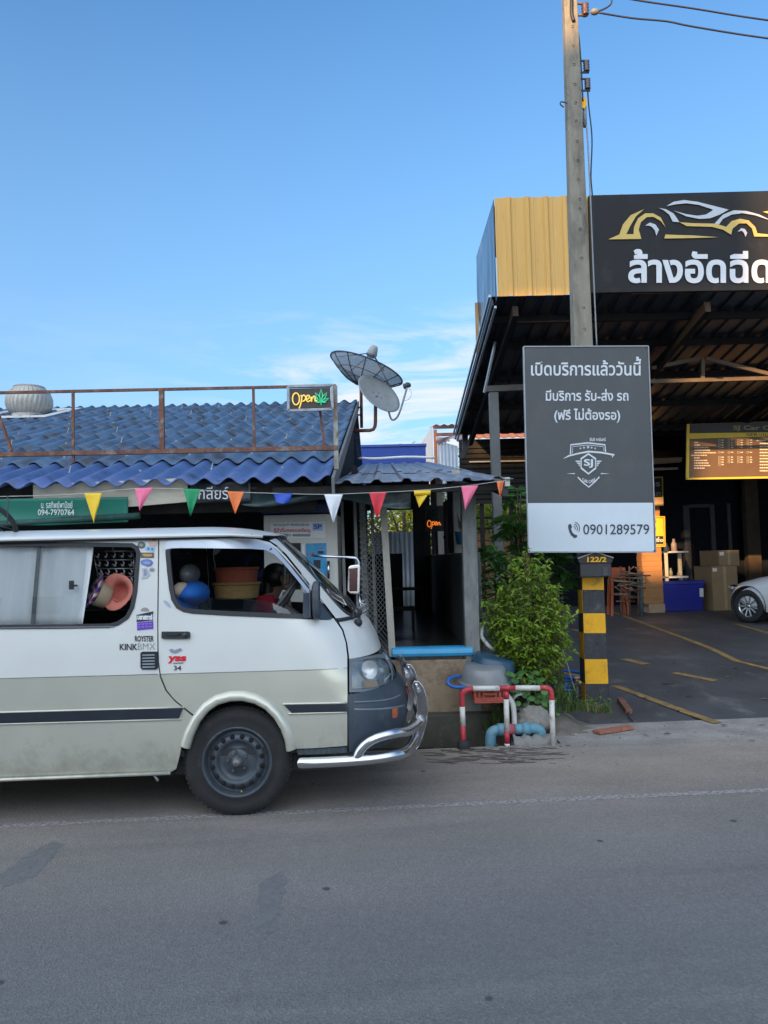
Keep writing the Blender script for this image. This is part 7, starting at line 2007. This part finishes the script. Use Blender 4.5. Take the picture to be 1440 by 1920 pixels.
sh_ch = [[(pel+Vector((0, 0, 0.02)), 0.142), (pel.lerp(chest, 0.5), 0.130), (chest, 0.136), (chest.lerp(neck, 0.5), 0.075)],
         [(chest, 0.136), (shN, 0.072), (shN.lerp(elN, 0.6), 0.058)], [(chest, 0.136), (shF, 0.072), (shF.lerp(elF, 0.6), 0.058)]]
skinned('shirt', sh_ch, M_shirt, pe)
mb = MB(); mb.blob(hd0+Vector((-0.018, 0, 0.025)), 0.104, 12, sq=(1.0, 0.88, 1.0), noise=0.02); mb.blob(hd0+Vector((-0.07, 0, -0.09)), 0.085, 10, sq=(0.7, 1.0, 1.5), noise=0.03, seed=3); mb.build('hair', M_hair, pe)
mb = MB()
for s in (-1, 1): mb.blob(hd0+Vector((0.076, 0.03*s, 0.0)), 0.011, 6)
mb.build('eye', mat('eye_dark', (0.02, 0.015, 0.012), 0.2), pe)
mb = MB(); mb.blob(hd0+Vector((0.088, 0, -0.025)), 0.016, 6, sq=(1, 0.8, 1.5)); mb.build('nose', M_skin, pe)
mb = MB(); mb.blob(hd0+Vector((0.078, 0, -0.058)), 0.018, 6, sq=(0.5, 1.2, 0.4)); mb.build('mouth', mat('lips', (0.30, 0.10, 0.09), 0.5), pe)
def hand(w, d, up, curl, name='hand'):
    """palm, four unequal bent fingers and a side thumb"""
    d = Vector(d).normalized(); up = Vector(up).normalized(); sd_ = d.cross(up).normalized()
    palm = w+d*0.075
    ch = [[(w, 0.024), (w+d*0.03, 0.026), (palm, 0.026)]]
    for k, L in enumerate((0.066, 0.075, 0.070, 0.054)):
        b0 = palm+sd_*(0.024-0.016*k); p1 = b0+d*L*0.45+up*0.004; p2 = p1+(d*math.cos(curl)-up*math.sin(curl))*L*0.32; p3 = p2+(d*math.cos(curl*1.9)-up*math.sin(curl*1.9))*L*0.26
        ch.append([(palm, 0.026), (b0, 0.010), (p1, 0.0085), (p2, 0.0078), (p3, 0.0065)])
    b0 = w+d*0.03; ch.append([(b0, 0.026), (b0+sd_*0.034+d*0.012-up*0.01, 0.012), (b0+sd_*0.045+d*0.045-up*0.02, 0.0095), (b0+sd_*0.040+d*0.068-up*0.025, 0.0075)])
    return skinned(name, ch, M_skin, pe)
hand(wrN, (-0.05, 0.02, 1), (0.0, -1, 0.05), 0.75)
hand(wrF, (1, -0.25, 0.15), (0, 0, 1), 0.5)
mb = MB(); cph = phone_c+Vector((0.012, 0.012, 0.005)); mb.hexa([cph+Vector(q) for q in ((-.005, -.036, -.075), (.005, -.036, -.075), (.005, .036, -.075), (-.005, .036, -.075), (-.005, -.036, .075), (.005, -.036, .075), (.005, .036, .075), (-.005, .036, .075))])
tag(mb.build('phone', mat('pale_green_case', (0.25, 0.34, 0.24), 0.5), bevel=0.004), 'phone in a pale green case held up by the person in the van', 'phone')
# ------------------------------------------------------------------ barrier, tubs, pipes and rubble at the ditch
def at_ground(px, py, z=0.0): return G(px, py, z)
f0, f1, f2_ = G(869, 1403), G(951, 1400), G(1037, 1398)
YR1 = (f0.y+f2_.y)/2
bar_ = thing('barrier_rail', 'red and white tubular barrier rail at the ditch edge', 'barrier', (f1.x, f1.y, 0))
zt_ = A(951, 1291, f1.y).z
M_bw = mat('chipped_white_paint', (0.62, 0.60, 0.55), 0.55, var=0.1, vscale=20, dirt=((0.22, 0.10, 0.05), 0.22, 16))
M_br = mat('chipped_red_paint', (0.45, 0.03, 0.045), 0.5, var=0.2, vscale=20, dirt=((0.5, 0.4, 0.36), 0.12, 18))
L_, R_2 = A(866, 1297, f0.y), A(1034, 1296, f2_.y)
rr = 0.022
path = [f0, f0.lerp(L_, 0.36), f0.lerp(L_, 0.38), f0.lerp(L_, 0.66), f0.lerp(L_, 0.68), L_+Vector((0, 0, -0.03)), L_+Vector((0.012, 0, -0.004)), L_+Vector((0.04, 0, 0.012))]
t0 = A(887, 1291, f0.y); 
segs = [('red', [f0, f0.lerp(L_, 0.40)]), ('white', [f0.lerp(L_, 0.40), f0.lerp(L_, 0.74)]),
        ('red', smooth_path([f0.lerp(L_, 0.74), L_+Vector((0, 0, -0.035)), L_+Vector((0.010, 0, -0.004)), L_+Vector((0.035, 0.002, 0.010)), A(886, 1291, f0.y)], 5)),
        ('white', [A(886, 1291, f0.y), A(936, 1290.5, f0.y+.01)]), ('red', [A(936, 1290.5, f0.y+.01), A(966, 1290, f0.y+.02)]), ('white', [A(966, 1290, f0.y+.02), A(1012, 1290, f2_.y)]),
        ('red', smooth_path([A(1012, 1290, f2_.y), A(1024, 1290, f2_.y), A(1032, 1294, f2_.y), A(1034, 1302, f2_.y), A(1034.5, 1312, f2_.y)], 5)), ('white', [A(1034.5, 1312, f2_.y), f2_])]
for col, P in segs:
    mb = MB(); mb.tube(P, rr, 12); mb.build('tube', M_br if col == 'red' else M_bw, bar_)
c0, c1 = A(949, 1296, f1.y), f1
for col, t0_, t1_ in (('red', 0, 0.14), ('white', 0.14, 0.72), ('red', 0.72, 0.94), ('white', 0.94, 1.0)):
    mb = MB(); mb.tube([c0.lerp(c1, t0_), c0.lerp(c1, t1_)], rr, 12); mb.build('leg', M_br if col == 'red' else M_bw, bar_)
mb = MB(); mb.lathe([(0.0, 0.07), (0.03, 0.07), (0.045, 0.055), (0.052, 0.02), (0.05, -0.01)], f0, n=14, rmod=lambda g, h: 1+0.08*math.sin(3*g)); mb.build('rubber_foot', M_rubber, bar_)

# crate and two basins stacked upside down
YT1 = 6.52
cr_ = thing('red_crate', 'faded red plastic crate under the upturned basins behind the barrier', 'crate', A(918, 1318, YT1))
M_rc = mat('faded_red_plastic', (0.50, 0.10, 0.06), 0.55, var=0.15, vscale=5)
a, b_ = A(889, 1284, YT1), A(947, 1318, YT1); dpt = 0.30; t_ = 0.012
mb = MB(); mb.box(a.x, b_.x, YT1, YT1+dpt, b_.z, b_.z+t_)
for z0, z1 in ((b_.z+t_, b_.z+0.05), (a.z-0.055, a.z)):
    mb.box(a.x, b_.x, YT1, YT1+t_, z0, z1); mb.box(a.x, b_.x, YT1+dpt-t_, YT1+dpt, z0, z1); mb.box(a.x, a.x+t_, YT1+t_, YT1+dpt-t_, z0, z1); mb.box(b_.x-t_, b_.x, YT1+t_, YT1+dpt-t_, z0, z1)
k = 7
for i in range(k+1):
    x = a.x+0.006+(b_.x-a.x-0.012)*i/k
    if i in (3, 4): continue
    mb.box(x-0.012, x+0.012, YT1+0.002, YT1+t_-0.002, b_.z+0.05, a.z-0.055)
mb.box(a.x+.02, b_.x-.02, YT1+0.03, YT1+dpt-0.03, b_.z+t_, a.z-0.06)
mb.build('basket', M_rc, cr_, bevel=0.003)
mb = MB(); mb.box(a.x+.07, b_.x-.07, YT1-0.008, YT1+0.004, (a.z+b_.z)/2-.012, (a.z+b_.z)/2+.012); mb.build('handle_bar', M_rc, cr_, bevel=0.003)
def basin(lab, c, ax, R_, H, col, rib=True):
    t_ = thing('basin', lab, 'basin', c, group='upturned basins by the ditch')
    mb = MB(); mb.lathe([(0.0, H), (R_*0.72, H), (R_*0.79, H*0.93), (R_*0.86, H*0.55), (R_*0.92, 0.03), (R_*0.93, 0.018), (R_, 0.016), (R_*1.01, 0.004), (R_*0.99, -0.004), (R_*0.93, 0.0), (R_*0.78, H*0.54), (R_*0.62, H*0.93), (0, H*0.93)], c, ax, 56, rmod=lambda g, h: 1+0.006*math.sin(8*g)*(1 if h > 0.04 else 0))
    mb.build('bowl', mat('basin_plastic', col, 0.35, var=0.12, vscale=4, dirt=((col[0]*0.6+.03, col[1]*0.6+.03, col[2]*0.6+.03), 0.2, 6)), t_)
    return t_
basin('silver-grey plastic basin upside down on the red crate', A(908, 1280, YT1+0.14)+Vector((0, 0, 0.0)), (0.02, -0.10, 1), 0.228, 0.15, (0.225, 0.235, 0.24))
basin('dark blue plastic basin tipped over behind the grey basin', A(921, 1268, YT1+0.34), (0.20, -0.10, 1), 0.235, 0.19, (0.028, 0.075, 0.13))
mb = MB(); mb.box(a.x+.10, a.x+.19, YT1-.004, YT1+.10, a.z+.001, a.z+.022); tag(mb.build('sponge', mat('sponge', (0.40, 0.27, 0.06), 0.9), bevel=0.004), 'yellow-brown sponge lying on the red crate rim', 'sponge')
M_hose = mat('blue_hose', (0.02, 0.14, 0.50), 0.4, var=0.12, vscale=14)
mb = MB(); mb.tube(smooth_path([A(x, y, Y) for x, y, Y in ((905, 1287, 6.7), (878, 1288, 6.55), (852, 1288, 6.5), (840, 1281, 6.5), (843, 1272, 6.55), (860, 1268, 6.65), (882, 1270, 6.75))], 6), 0.014, 8)
tag(mb.build('garden_hose', M_hose), 'loop of blue hose sticking out left of the upturned basins', 'hose')
mb = MB(); rnd = random.Random(14)
P = []
for i in range(130):
    t = i/129; g = t*2*PI*6.5; r = 0.20+0.05*math.sin(t*17)
    P.append(Vector((1.93+0.10*math.sin(t*9)+r*1.0*math.cos(g), 8.05+r*0.8*math.sin(g), 0.06+0.20*t+0.03*math.sin(g*1.3))))
mb.tube(P, 0.016, 7); tag(mb.build('garden_hose', M_hose), 'coiled blue hose heaped behind the striped pole foot', 'hose')
# blue U-shaped pipe with red daub, white riser, grey drain pipe
M_pvc = mat('pale_blue_pvc', (0.14, 0.33, 0.42), 0.5, var=0.2, vscale=9, dirt=((0.20, 0.27, 0.27), 0.35, 9))
yu = 6.36
up = thing('drain_pipe', 'pale blue plastic pipe bent over the ditch with a patch of red paint', 'pipe', A(966, 1395, yu))
P = smooth_path([A(920, 1400, yu), A(920, 1384, yu), A(922, 1374, yu), A(932, 1369, yu), A(946, 1368, yu)], 5)
mb = MB(); mb.tube(P, 0.045, 14); mb.lathe([(0.045, 0), (0.052, 0.0), (0.052, 0.06), (0.045, 0.06)], A(946, 1368, yu)-Vector((0.06, 0, 0)), (1, 0, 0), 16); mb.build('elbow', M_pvc, up)
mb = MB(); mb.tube([A(945, 1368, yu), A(965, 1367.5, yu)], 0.0465, 14); mb.build('painted_joint', mat('red_daub', (0.38, 0.10, 0.12), 0.6, var=0.4, vscale=18), up)
P = smooth_path([A(965, 1367.5, yu), A(998, 1366, yu), A(1009, 1368, yu), A(1014, 1376, yu), A(1015, 1400, yu)], 5)
mb = MB(); mb.tube(P, 0.045, 14); mb.lathe([(0.045, 0), (0.053, 0.0), (0.053, 0.07), (0.045, 0.07)], A(978, 1367, yu), (1, 0, 0.02), 16); mb.build('elbow', M_pvc, up)
mb = MB(); mb.tube(smooth_path([A(965, 1362, yu+.05), A(964, 1340, yu+.07), A(962, 1322, yu+.08), A(957, 1312, yu+.12), A(948, 1300, yu+.3)], 5), 0.022, 10)
tag(mb.build('riser_pipe', mat('dirty_white_pvc', (0.52, 0.52, 0.48), 0.5, var=0.15, vscale=12)), 'thin white plastic pipe rising behind the barrier middle leg', 'pipe')
c = A(977, 1317, 6.55); d = (A(960, 1296, 6.9)-c)
mb = MB(); mb.lathe([(0.062, 0), (0.066, 0), (0.066, d.length), (0.058, d.length), (0.060, 0.0)], c, d, 20); tag(mb.build('waste_pipe', mat('grey_pvc', (0.26, 0.27, 0.27), 0.5, var=0.15)), 'open-ended grey waste pipe poking out above the rock', 'pipe')
mb = MB(); c = A(1001, 1352, 6.5); mb.blob(c, 0.165, 26, sq=(1.05, 0.8, 0.68), noise=0.05, seed=4)
rnd = random.Random(2)
for v_ in mb.v:
    d_ = v_-c; v_ += d_*(0.05*math.sin(d_.x*60+d_.z*31)*math.sin(d_.z*57+d_.y*40)+0.035*math.sin(d_.x*131)*math.sin(d_.z*117+1))
tag(mb.build('rock', mat('rubble_rock', (0.26, 0.24, 0.21), 0.9, var=0.3, vscale=9, bump=0.9, bscale=18, dirt=((0.10, 0.09, 0.07), 0.4, 8))), 'rounded concrete rubble lump between the bush and the blue pipe', 'rock')
mb = MB(); rnd = random.Random(6)
# broken kerb edge in front of the pipe
kb = MB()
def kerbf(u, v):
    g = v*2*PI; x = A(963, 1398, 6.2).x+u*(A(1045, 1398, 6.2).x-A(963, 1398, 6.2).x)
    return (x, 6.24+0.06*(x-1)+0.075*math.cos(g)*(1+0.1*math.sin(u*19)), 0.0+0.06*math.sin(g)*(1+0.18*math.sin(u*23+1)+0.1*math.sin(u*51)))
kb.grid(kerbf, 30, 12); tag(kb.build('kerb', M_conc), kind='structure')
# rubble, rusted angle-iron and timber scraps
M_angle = mat('rusted_angle', (0.17, 0.08, 0.055), 0.85, var=0.35, vscale=14)
def scrap(lab, p, q, w, h, Y1, Y2, m_, cat='scrap'):
    a, b_ = fore_pt(*p), fore_pt(*q); a.z += h/2; b_.z += h/2
    mb = MB(); mb.bar(a, b_, w, h); o = mb.build('scrap_bar', m_, bevel=0.003); tag(o, lab, cat, 'rusty scraps by the pole')
M_plank = mat('red_brown_plank', (0.34, 0.13, 0.085), 0.8, var=0.25, vscale=9, stretch=(2, 2, 2), dirt=((0.14, 0.06, 0.04), 0.35, 12))
scrap('flat red-brown plank lying on the pale concrete in front of the pole', (1118, 1376), (1182, 1366), 0.10, 0.022, 6.7, 6.8, M_plank)
scrap('short rusty plank against the striped pole foot among weeds', (1094, 1330), (1124, 1336), 0.08, 0.05, 7.2, 7.2, M_angle)
scrap('rusty channel bar lying right of the pole foot, pointing at the viewer', (1163, 1316), (1180, 1340), 0.06, 0.045, 7.2, 7.0, M_angle)
mb = MB(); mb.tube([fore_pt(1178, 1338)+Vector((0, 0, .02)), fore_pt(1182, 1350)+Vector((0, 0, .015)), fore_pt(1188, 1353)+Vector((0, 0, .012))], 0.010, 6); tag(mb.build('scrap_bar', M_steel), 'thin bent dark rod at the end of the rusty channel bar', 'scrap', 'rusty scraps by the pole')
mb = MB(); rnd = random.Random(17)
for i in range(60):
    px, py = rnd.uniform(1030, 1440), rnd.gauss(1382, 22)
    if i < 40: px, py = rnd.uniform(820, 1120), rnd.gauss(1402, 12)
    if not 1340 < py < 1440: continue
    p = G(px, py); s = rnd.uniform(0.003, 0.009); mb.blob((p.x, p.y, s*0.3), s, 4, sq=(1.3, 1, 0.5), noise=0.15, seed=i)
o = mb.build('gravel', mat('pebbles', (0.15, 0.14, 0.13), 0.9, var=0.5, vscale=30)); tag(o, 'loose pebbles and grit along the road edge', 'gravel', kind='stuff')
mb = MB()
for i in range(30):
    p = fore_pt(rnd.uniform(1200, 1440), rnd.uniform(1230, 1400), 0.012); d = Vector((rnd.uniform(-.06, .06), rnd.uniform(-.03, .03), 0)); e_ = Vector((-d.y, d.x, 0))*0.3
    mb.add([p-d, p+e_+Vector((0, 0, .008)), p+d, p-e_], [(0, 1, 2, 3)])
o = mb.build('dry_leaves', mat('dry_leaf', (0.10, 0.075, 0.05), 0.85, var=0.5, vscale=30)); tag(o, 'small dry leaves scattered over the forecourt', 'leaf litter', kind='stuff')
# tap on a short standpipe
tp_ = thing('garden_tap', 'brass garden tap on a short dark standpipe beside the striped pole', 'tap', fore_pt(1083, 1322))
a = A(1083, 1322, 7.75); mb = MB(); mb.tube([Vector((a.x, 7.75, 0.0)), A(1082, 1282, 7.75)], 0.022, 8); mb.build('standpipe', M_steel, tp_)
mb = MB(); mb.tube([A(1082, 1284, 7.75), A(1082, 1274, 7.75)], 0.028, 8); mb.tube([A(1082, 1277, 7.75), A(1088, 1279, 7.68)], 0.016, 8); mb.bar(A(1077, 1270, 7.75), A(1087, 1270, 7.75), 0.02); mb.build('valve', mat('worn_brass', (0.45, 0.36, 0.22), 0.35, 0.8, var=0.3), tp_)
mb = MB(); mb.tube(smooth_path([A(1050, 1205, 7.5), A(1062, 1240, 7.5), A(1070, 1270, 7.5), A(1080, 1300, 7.6)], 6), 0.007, 6); tag(mb.build('vine_stem', mat('grey_vine', (0.28, 0.27, 0.24), 0.8)), 'bare grey stem arching from the bush towards the tap', 'stem')
mb = MB(); mb.tube([A(903, 1168, 7.0), A(903, 1195, 7.0), A(915, 1210, 7.0), A(930, 1222, 7.05)], 0.02, 8); tag(mb.build('wall_pipe', M_white), 'white pipe stub on the right of the grey porch post', 'pipe')

# ------------------------------------------------------------------ plants
def leaf(mb, p, d, up, L, Wd, fold=0.25, droop=0.3):
    d = d.normalized(); s = d.cross(up)
    if s.length < 0.05: s = d.cross(Vector((1, 0.2, 0)))
    s.normalize(); n_ = s.cross(d)
    t = p+d*L-n_*0+Vector((0, 0, -droop*L)); m1 = p+d*L*0.38+Vector((0, 0, -droop*L*0.2)); 
    mb.add([p, m1+s*Wd*0.5+n_*fold*Wd, m1-s*Wd*0.5+n_*fold*Wd, m1, t], [(0, 3, 1), (0, 2, 3), (3, 4, 1), (3, 2, 4)])
M_bush = leafmat('bush_leaves', (0.05, 0.16, 0.014), (0.44, 0.60, 0.06), 0.45, 0.42, 2.5)
M_twig = mat('twig', (0.10, 0.08, 0.05), 0.9, var=0.2)
rnd = random.Random(33)
bx, by = A(990, 1200, 6.95).x, 6.95
bush = thing('leafy_bush', 'bright green leafy bush growing at the ditch behind the barrier rail', 'bush', (bx, by, 0.0))
st = MB(); lf = MB()
def bush_half(z):       # half-width of the bush by height
    return lerp_tab([(0.10, 0.20), (0.3, 0.30), (0.55, 0.40), (0.8, 0.44), (1.05, 0.41), (1.25, 0.32), (1.42, 0.20), (1.62, 0.08)], z)
tips = []
for k in range(115):
    g = rnd.uniform(0, 2*PI); zt_ = rnd.triangular(0.35, 1.60, 1.0); r = bush_half(zt_)*rnd.uniform(0.5, 1.0)
    b0 = Vector((bx+rnd.uniform(-.08, .10), by+rnd.uniform(-.06, .06), 0.02))
    e_ = Vector((bx+r*math.cos(g)+0.02, by+r*0.8*math.sin(g), zt_)); mid = b0.lerp(e_, 0.5)+Vector((0, 0, 0.10)); 
    P = smooth_path([b0, mid, e_], 6); st.tube(P, [0.010-0.0006*i for i in range(len(P))], 5, caps=False)
    for i in range(3, len(P)):
        for _ in range(4):
            tips.append((P[i]+Vector((rnd.uniform(-.02, .02), rnd.uniform(-.02, .02), rnd.uniform(-.01, .01))), (P[i]-P[i-1]).normalized()))
    for _ in range(5):
        q = P[rnd.randint(5, len(P)-1)]; d = Vector((rnd.uniform(-1, 1), rnd.uniform(-1, 1), rnd.uniform(-.2, .8))).normalized(); L = rnd.uniform(0.06, 0.16)
        st.tube([q, q+d*L], 0.0025, 4, caps=False)
        for t in (0.2, 0.35, 0.5, 0.65, 0.8, 0.9, 1.0): tips.append((q+d*L*t, d))
for px, py0, py1 in ((985, 1120, 1028), (960, 1130, 1052), (1010, 1120, 1036), (1022, 1120, 1062), (938, 1160, 1100), (1048, 1170, 1110), (1062, 1200, 1160), (925, 1190, 1135), (972, 1110, 1048), (1000, 1110, 1046)):
    a, b_ = A(px, py0, by), A(px+rnd.uniform(-3, 3), py1, by-.05); P = smooth_path([a, a.lerp(b_, .5)+Vector((rnd.uniform(-.02, .02), 0, 0)), b_], 6); st.tube(P, 0.003, 4, caps=False)
    for i in range(len(P)):
        for s in (-1, 1, 0): tips.append((P[i], Vector((s, rnd.uniform(-.6, .6), 0.25)).normalized()))
for p, d0 in tips:
    d = (d0*0.3+Vector((rnd.uniform(-1, 1), rnd.uniform(-1.1, 0.9), rnd.uniform(-.45, .5)))).normalized()
    leaf(lf, p, d, Vector((rnd.uniform(-.4, .4), rnd.uniform(-.6, .2), 1)), rnd.uniform(0.030, 0.078), rnd.uniform(0.018, 0.036), 0.22, rnd.uniform(0.1, 0.6))
st.build('stem', M_twig, bush); lf.build('foliage', M_bush, bush)

# feathery large-leaved plant behind the bush
M_frond = leafmat('frond_leaves', (0.03, 0.11, 0.03), (0.13, 0.32, 0.065), 0.4, 0.45, 2)
def frond_plant(lab, base, fronds, seed, name='feathery_shrub', mt=None):
    t_ = thing(name, lab, 'shrub', base); r_ = random.Random(seed); st = MB(); lf = MB()
    for (tip, sag) in fronds:
        b0 = Vector(base)+Vector((r_.uniform(-.04, .04), r_.uniform(-.04, .04), 0)); tip = Vector(tip)
        stem_top = Vector((b0.x*0.75+tip.x*0.25, b0.y*0.75+tip.y*0.25, max(tip.z+0.02, 0.55*tip.z+0.35)))
        P = smooth_path([b0, b0.lerp(stem_top, .55)+Vector((0, 0, .05)), stem_top, stem_top.lerp(tip, .5)+Vector((0, 0, sag)), tip], 7)
        st.tube(P, [0.012*(1-0.75*i/len(P)) for i in range(len(P))], 5, caps=False)
        n0 = len(P)//2-2
        ax = (P[-1]-P[n0]).normalized(); sd = ax.cross(Vector((0, 0, 1)))
        if sd.length < .1: sd = Vector((1, 0, 0))
        sd.normalize(); nn = sd.cross(ax)
        k = 15
        for i in range(k):
            t = i/(k-1); f_ = n0+(len(P)-1-n0)*t; i0 = min(int(f_), len(P)-2); q = P[i0].lerp(P[i0+1], f_-i0)
            L = (0.17*math.sin(PI*(0.15+0.80*t))+0.03)*r_.uniform(0.85, 1.15)
            for s in (-1, 1):
                d = (sd*s+ax*0.45+Vector((0, 0, r_.uniform(-.35, .05)))).normalized()
                leaf(lf, q, d, nn+Vector((r_.uniform(-.2, .2), r_.uniform(-.2, .2), 0)), L, L*0.30, 0.12, r_.uniform(0.15, 0.4))
        leaf(lf, P[-1], ax, nn, 0.12, 0.035)
    st.build('stem', M_twig, t_); lf.build('foliage', mt or M_frond, t_); return t_
rnd = random.Random(44)
def fr(px, py, Y, sag=0.06): return (A(px, py, Y), sag)
frond_plant('dark green feathery-leaved shrub between the porch post and the bush', (1.20, 7.55, 0.02),
    [fr(884, 1102, 7.1), fr(890, 1062, 7.3), fr(902, 1040, 7.5), fr(910, 1085, 7.2), fr(925, 1052, 7.4), fr(905, 1115, 7.1), fr(940, 1075, 7.3), fr(960, 1065, 7.3), fr(948, 1110, 7.2), fr(968, 1100, 7.2), fr(915, 1130, 7.1)], 3)
frond_plant('tall dark feathery shrub rising beside the car-wash column and behind the sign board', (1.45, 8.1, 0.03),
    [fr(935, 985, 7.9), fr(948, 955, 8.1), fr(965, 935, 8.2), fr(985, 945, 8.3), fr(930, 1015, 7.9), fr(990, 975, 8.1), fr(960, 1000, 7.9), fr(1000, 1010, 8.0), fr(975, 1040, 7.8), fr(1015, 1030, 8.0)], 5)
frond_plant('dark feathery shrub under the sign board, left of the number box', (1.80, 8.0, 0.03),
    [fr(1030, 1075, 7.7), fr(1050, 1060, 7.9), fr(1072, 1055, 8.0), fr(1078, 1085, 7.8), fr(1060, 1098, 7.7), fr(1040, 1045, 7.9), fr(1085, 1105, 7.9), fr(1020, 1050, 7.9)], 9)
# round-leaved herbs and grass at the foot
M_herb = leafmat('herb_leaves', (0.025, 0.10, 0.02), (0.12, 0.28, 0.06), 0.35, 0.5, 6)
def disc_leaf(mb, p, n_, r):
    n_ = n_.normalized(); u = n_.cross(Vector((0, 0, 1)));  u = u.normalized() if u.length > .05 else Vector((1, 0, 0)); w = n_.cross(u)
    V = [p+(u*math.cos(2*PI*i/9)*r+w*math.sin(2*PI*i/9)*r*(0.85 if i % 9 else 0.55))+n_*(-0.12*r) for i in range(9)]
    mb.add([p]+V, [(0, i+1, (i+1) % 9+1) for i in range(9)])
for (px, py, w, h, lab, n_) in ((985, 1283, 0.16, 0.24, 'round-leaved green herb climbing at the foot of the bush', 70), (1005, 1318, 0.20, 0.14, 'low round-leaved herb spilling over the rubble rock', 60)):
    c = A(px, py+14, 6.62); t_ = thing('round_leaved_herb', lab, 'herb', (c.x, c.y, c.z-.1)); lf = MB(); st = MB()
    for i in range(n_):
        p = c+Vector((rnd.uniform(-w, w), rnd.uniform(-.10, .16), rnd.uniform(-h*0.4, h*0.75))); disc_leaf(lf, p, Vector((rnd.uniform(-.5, .5), -0.8, 0.8)), rnd.uniform(0.018, 0.034))
        if i % 3 == 0: st.tube([c+Vector((0, .05, -.12)), p], 0.003, 4, caps=False)
    st.build('stem', M_twig, t_); lf.build('foliage', M_herb, t_)
def grass(mb, c, n_, h, spread, r_):
    for _ in range(n_):
        g = r_.uniform(0, 2*PI); b0 = c+Vector((r_.uniform(-spread, spread), r_.uniform(-spread, spread)*.7, 0)); d = Vector((math.cos(g), math.sin(g), 0)); L = h*r_.uniform(0.5, 1.2); w = Vector((-d.y, d.x, 0))*0.005
        m1 = b0+d*L*0.2+Vector((0, 0, L*0.6)); e_ = b0+d*L*0.6+Vector((0, 0, L*0.85)); mb.add([b0-w, b0+w, m1+w*.8, m1-w*.8, e_], [(0, 1, 2, 3), (3, 2, 4)])
M_grass = leafmat('grass_blades', (0.03, 0.07, 0.015), (0.16, 0.22, 0.05), 0.3, 0.6, 5)
mb = MB()
for px, py, n_, h in ((1050, 1310, 60, .22), (1040, 1290, 60, .30), (1060, 1325, 50, .16), (1020, 1330, 40, .14), (1095, 1322, 50, .12), (1130, 1325, 50, .10), (940, 1345, 40, .25), (925, 1360, 30, .2), (1015, 1390, 25, .10), (1030, 1250, 60, .40), (890, 1200, 30, .15)):
    c = A(px, py, 7.0 if py < 1300 else 6.75); grass(mb, c+Vector((0, 0, -0.05)), n_, h, 0.09, rnd)
tag(mb.build('grass', M_grass), 'tufts of grass around the pole foot and the ditch', 'grass', kind='stuff')
lf = MB()
wd = thing('weeds', 'small yellow-green weeds round the foot of the striped pole', 'weeds', fore_pt(1110, 1325))
for i in range(130):
    px = rnd.choice((rnd.gauss(1062, 12), rnd.gauss(1115, 20))); py = rnd.gauss(1318 if px > 1085 else 1300, 9); p = A(px, py, 7.45 if px > 1085 else 7.2)
    leaf(lf, p, Vector((rnd.uniform(-1, 1), rnd.uniform(-1, .3), rnd.uniform(-.1, .6))), Vector((0, 0, 1)), rnd.uniform(.03, .055), .022)
lf.build('foliage', M_bush, wd)

# trees whose crowns show beyond the buildings
def tree(lab, base, h, r, mt, n_, seed, sq=(1, 1, .8), ls=0.12):
    t_ = thing('tree', lab, 'tree', base, group='trees beyond the buildings'); r_ = random.Random(seed); b0 = Vector(base)
    tr = MB(); top = b0+Vector((0, 0, h*0.75)); tr.tube([b0, b0+Vector((.05, 0, h*.35)), top], [0.13, 0.10, 0.04], 8)
    ends = []
    for k in range(16):
        g = r_.uniform(0, 2*PI); s = b0+Vector((0.03, 0, h*r_.uniform(0.3, 0.6))); u_ = r_.uniform(.45, .95); e_ = b0+Vector((r*u_*math.cos(g)*sq[0], r*u_*math.sin(g)*sq[1], h*0.65+r*sq[2]*r_.uniform(-.8, .8))); tr.tube([s, s.lerp(e_, .5)+Vector((0, 0, .12)), e_], [0.05, 0.03, 0.012], 5, caps=False); ends.append(e_)
    tr.build('trunk', M_twig, t_); lf = MB()
    for _ in range(n_):
        e_ = r_.choice(ends); p = e_+Vector((r_.gauss(0, r*.26), r_.gauss(0, r*.26), r_.gauss(0, r*.2)))
        leaf(lf, p, Vector((r_.uniform(-1, 1), r_.uniform(-1, 1), r_.uniform(-.6, .5))), Vector((r_.uniform(-.5, .5), -.3, 1)), ls*r_.uniform(.6, 1.3), ls*0.5)
    lf.build('crown', mt, t_)
M_sunleaf = leafmat('sun_tinted_leaves', (0.10, 0.16, 0.015), (0.36, 0.38, 0.04), 0.45, 0.5, 1.5)  # yellow-green albedo stands in for sunlight on the far crowns
tree('yellow-green tree seen through the gap beside the car-wash column', (3.6, 25.5, -0.3), 4.2, 2.3, M_sunleaf, 5200, 71, ls=0.24)
tree('green tree seen through the far end of the corridor', (0.5, 19.0, -0.3), 4.0, 1.3, M_sunleaf, 2600, 72, ls=0.16)
tree('pale yellow-green tree farther back, left of the car-wash column', (1.9, 30, -0.3), 5.0, 2.8, M_sunleaf, 4500, 75, ls=0.28)
tree('broad yellow-green tree farther back, right of the car-wash column', (6.2, 31, -0.3), 5.0, 2.8, M_sunleaf, 4500, 76, ls=0.28)
tree('dark tree standing behind the lean-to of the car wash', (6.5, 27, -0.3), 4.5, 2.2, M_frond, 2500, 73)
